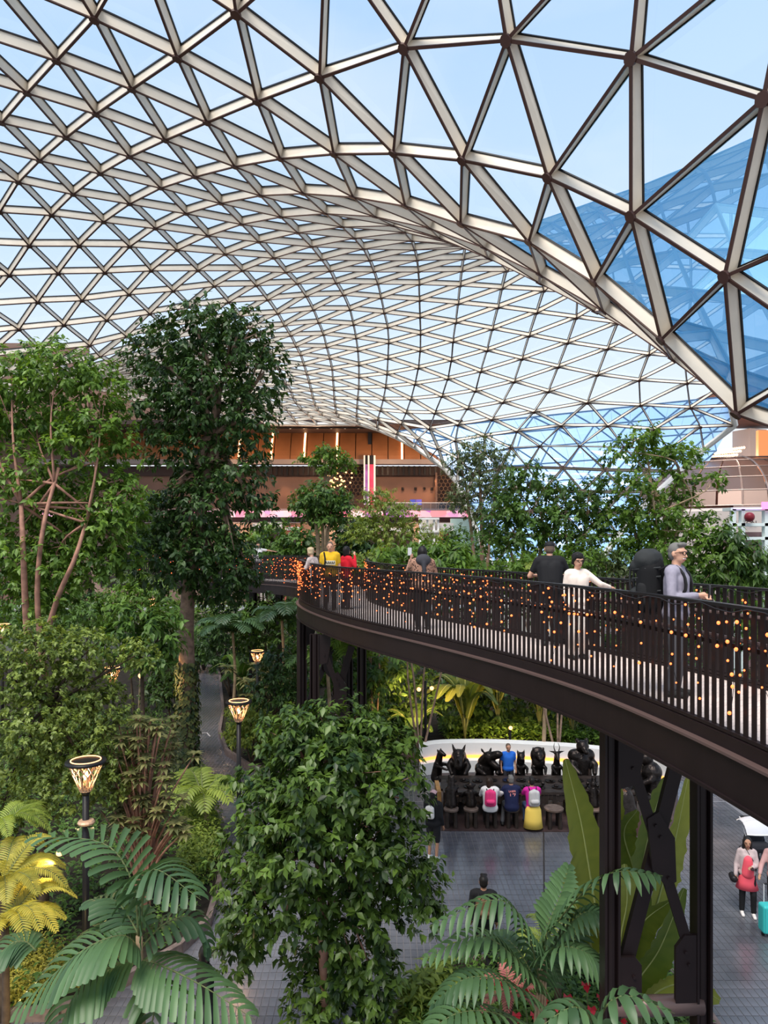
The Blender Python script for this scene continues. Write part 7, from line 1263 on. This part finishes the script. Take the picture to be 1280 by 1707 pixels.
# ------------------------------------------------------------------ garden lamps
LAT = mat('lattice_metal', (.55, .36, .24), .45, .3)
def lamp(label, px, py, D, w=.66, energy=14, extra=None):
    """post lamp with a flat dark disc over an inverted cone of crossing bars"""
    top = P(px, py, D); t = thing('garden_lamp', label, 'lamp', (top.x, top.y, .1)); z = top.z-.1; r = w/2
    MB().tube([(0, 0, 0), (0, 0, z-.50)], .055, 10).build('post', M['black'], t, True); MB().tube([(0, 0, z-.56), (0, 0, z-.46)], [.055, .10], 12).build('collar', M['black'], t, True)
    MB().lathe([(r*.7, -.03), (r*.98, -.02), (r, 0), (r*.98, .025), (r*.7, .03), (.02, .03)], (0, 0, z), 28).build('top_disc', M['black'], t, True)
    MB().tube([(r*.72*math.cos(a*.2618), r*.72*math.sin(a*.2618), z+.034) for a in range(25)], .009, 6).build('light_ring', M['glow2'], t, True)
    mb = MB(); n = 12
    for i in range(n):
        for s in (-1, 1): mb.tube([(r*.84*math.cos(6.283*i/n), r*.84*math.sin(6.283*i/n), z-.02), (r*.62*math.cos(6.283*(i+s*.9)/n), r*.62*math.sin(6.283*(i+s*.9)/n), z-.2), (r*.27*math.cos(6.283*(i+s*1.6)/n), r*.27*math.sin(6.283*(i+s*1.6)/n), z-.48)], .011, 5)
    mb.tube([(r*.26*math.cos(a*.5236), r*.26*math.sin(a*.5236), z-.48) for a in range(13)], .014, 5); mb.build('basket_lattice', LAT, t)
    MB().ell((0, 0, z-.22), (.045, .045, .09), 10, 7).build('lamp_glow', M['glow2'], t, True)
    d = bpy.data.lights.new('lamp_light', 'POINT'); d.energy = energy; d.color = (1, .58, .28); d.shadow_soft_size = .07; o = bpy.data.objects.new('lamp_light', d); COL.objects.link(o); o.parent = t; o.location = (0, 0, z-.40+.3)
    o.location = (.0, -.085, z-.2)
    return t
t = lamp('largest garden lamp with a basket head beside the airy tree at the left', 143, 1270, 11.9, .66, 45)
MB().lathe([(.13, 0), (.14, .03), (.12, .06)], (.02, -.03, P(140, 1372, 11.9).z-.1), 14).build('post_bracket', LAT, t)
a = MB(); a.tube([(0, -.02, 2.7), (-.22, -.16, 2.72)], .02, 6); a.tube([(-.20, -.14, 2.74), (-.32, -.24, 2.66)], [.05, .075], 10); a.build('spot_arm', M['black'], t); MB().ell((-.325, -.245, 2.655), (.06, .06, .05), 8, 6).build('spot_bulb', M['glow2'], t, True)
d = bpy.data.lights.new('spot_light', 'SPOT'); d.energy = 160; d.color = (1, .66, .28); d.spot_size = 1.5; d.spot_blend = .6; d.shadow_soft_size = .06; o = bpy.data.objects.new('spot_light', d); COL.objects.link(o); o.parent = t; o.location = (-.36, -.27, 2.62); o.rotation_euler = (Vector((-.36, -.27, 2.62))-Vector((-1.4, -.6, 1.6))).to_track_quat('Z', 'Y').to_euler()
lamp('garden lamp with basket head beside the path in front of the plaza tree', 398, 1170, 17.8, .66, 30)
lamp('garden lamp with basket head at the bend of the path', 429, 1086, 28, .64, 30)
lamp('garden lamp head rising from the airy tree crown', 187, 1114, 24.2, .66, 30)
lamp('garden lamp head at the left edge above the airy tree', 4, 1042, 27, .66, 25)
lamp('small garden lamp glimpsed through the tall tree beside its trunk', 254, 1000, 40, .66, 25)
lamp('small distant garden lamp under the far bridge stretch', 416, 1018, 42, .64, 25)
def flood(label, px, py, D, heads, e=60):
    top = P(px, py, D); t = thing('floodlight_post', label, 'lamp', (top.x, top.y, .1)); z = top.z-.1; MB().tube([(0, 0, 0), (0, 0, z)], .05, 8).build('post', M['black'], t, True)
    for hx, hz in heads:
        q = Vector((hx, -.12, z+hz)); MB().tube([(0, 0, z+hz-.05), q+Vector((0, .06, 0))], .018, 6).tube([q+Vector((0, .08, 0)), q], [.05, .085], 10).build('floodlight_head', M['black'], t); MB().ell(q-Vector((0, .01, 0)), (.075, .04, .075), 10, 7).build('floodlight_glass', M['glow2'], t, True)
        d = bpy.data.lights.new('floodlight', 'SPOT'); d.energy = e*2; d.spot_size = 2.6; d.spot_blend = .5; d.color = (1, .60, .22); d.shadow_soft_size = .16; o = bpy.data.objects.new('floodlight', d); COL.objects.link(o); o.parent = t; o.location = (hx*1.5, .22, z+hz); o.rotation_euler = (math.radians(72), 0, 0)
flood('single floodlight post left of the ivy trunk', 237, 1128, 21, [(0, .05)], 90)
flood('post with twin floodlights in front of the dark shrubs', 709, 1135, 25.5, [(-.24, -.28), (.22, -.24)], 110)
flood('low floodlight glowing among the banana leaves behind the man in blue', 850, 1212, 26.5, [(0, 0)], 120)
flood('floodlight hidden in the fern bed warming the ferns', 60, 1560, 9.3, [(0, 0)], 26) if False else None
# garden uplight among the ferns
p = P(95, 1600, 10.4); t = thing('garden_spike_light', 'small spike light glowing among the yellow ferns', 'lamp', (p.x, p.y, .12)); MB().tube([(0, 0, 0), (0, 0, .35)], .02, 6).build('spike', M['black'], t); MB().lathe([(.03, 0), (.06, .12), (.05, .12)], (0, 0, .35), 10).build('lamp_head', M['black'], t); MB().ell((0, 0, .46), .045, 8, 6).build('lamp_glow', M['glow2'], t, True)
d = bpy.data.lights.new('spike_light', 'POINT'); d.energy = 60; d.color = (1, .72, .25); d.shadow_soft_size = .06; o = bpy.data.objects.new('spike_light', d); COL.objects.link(o); o.parent = t; o.location = (0, 0, .62)
flush()
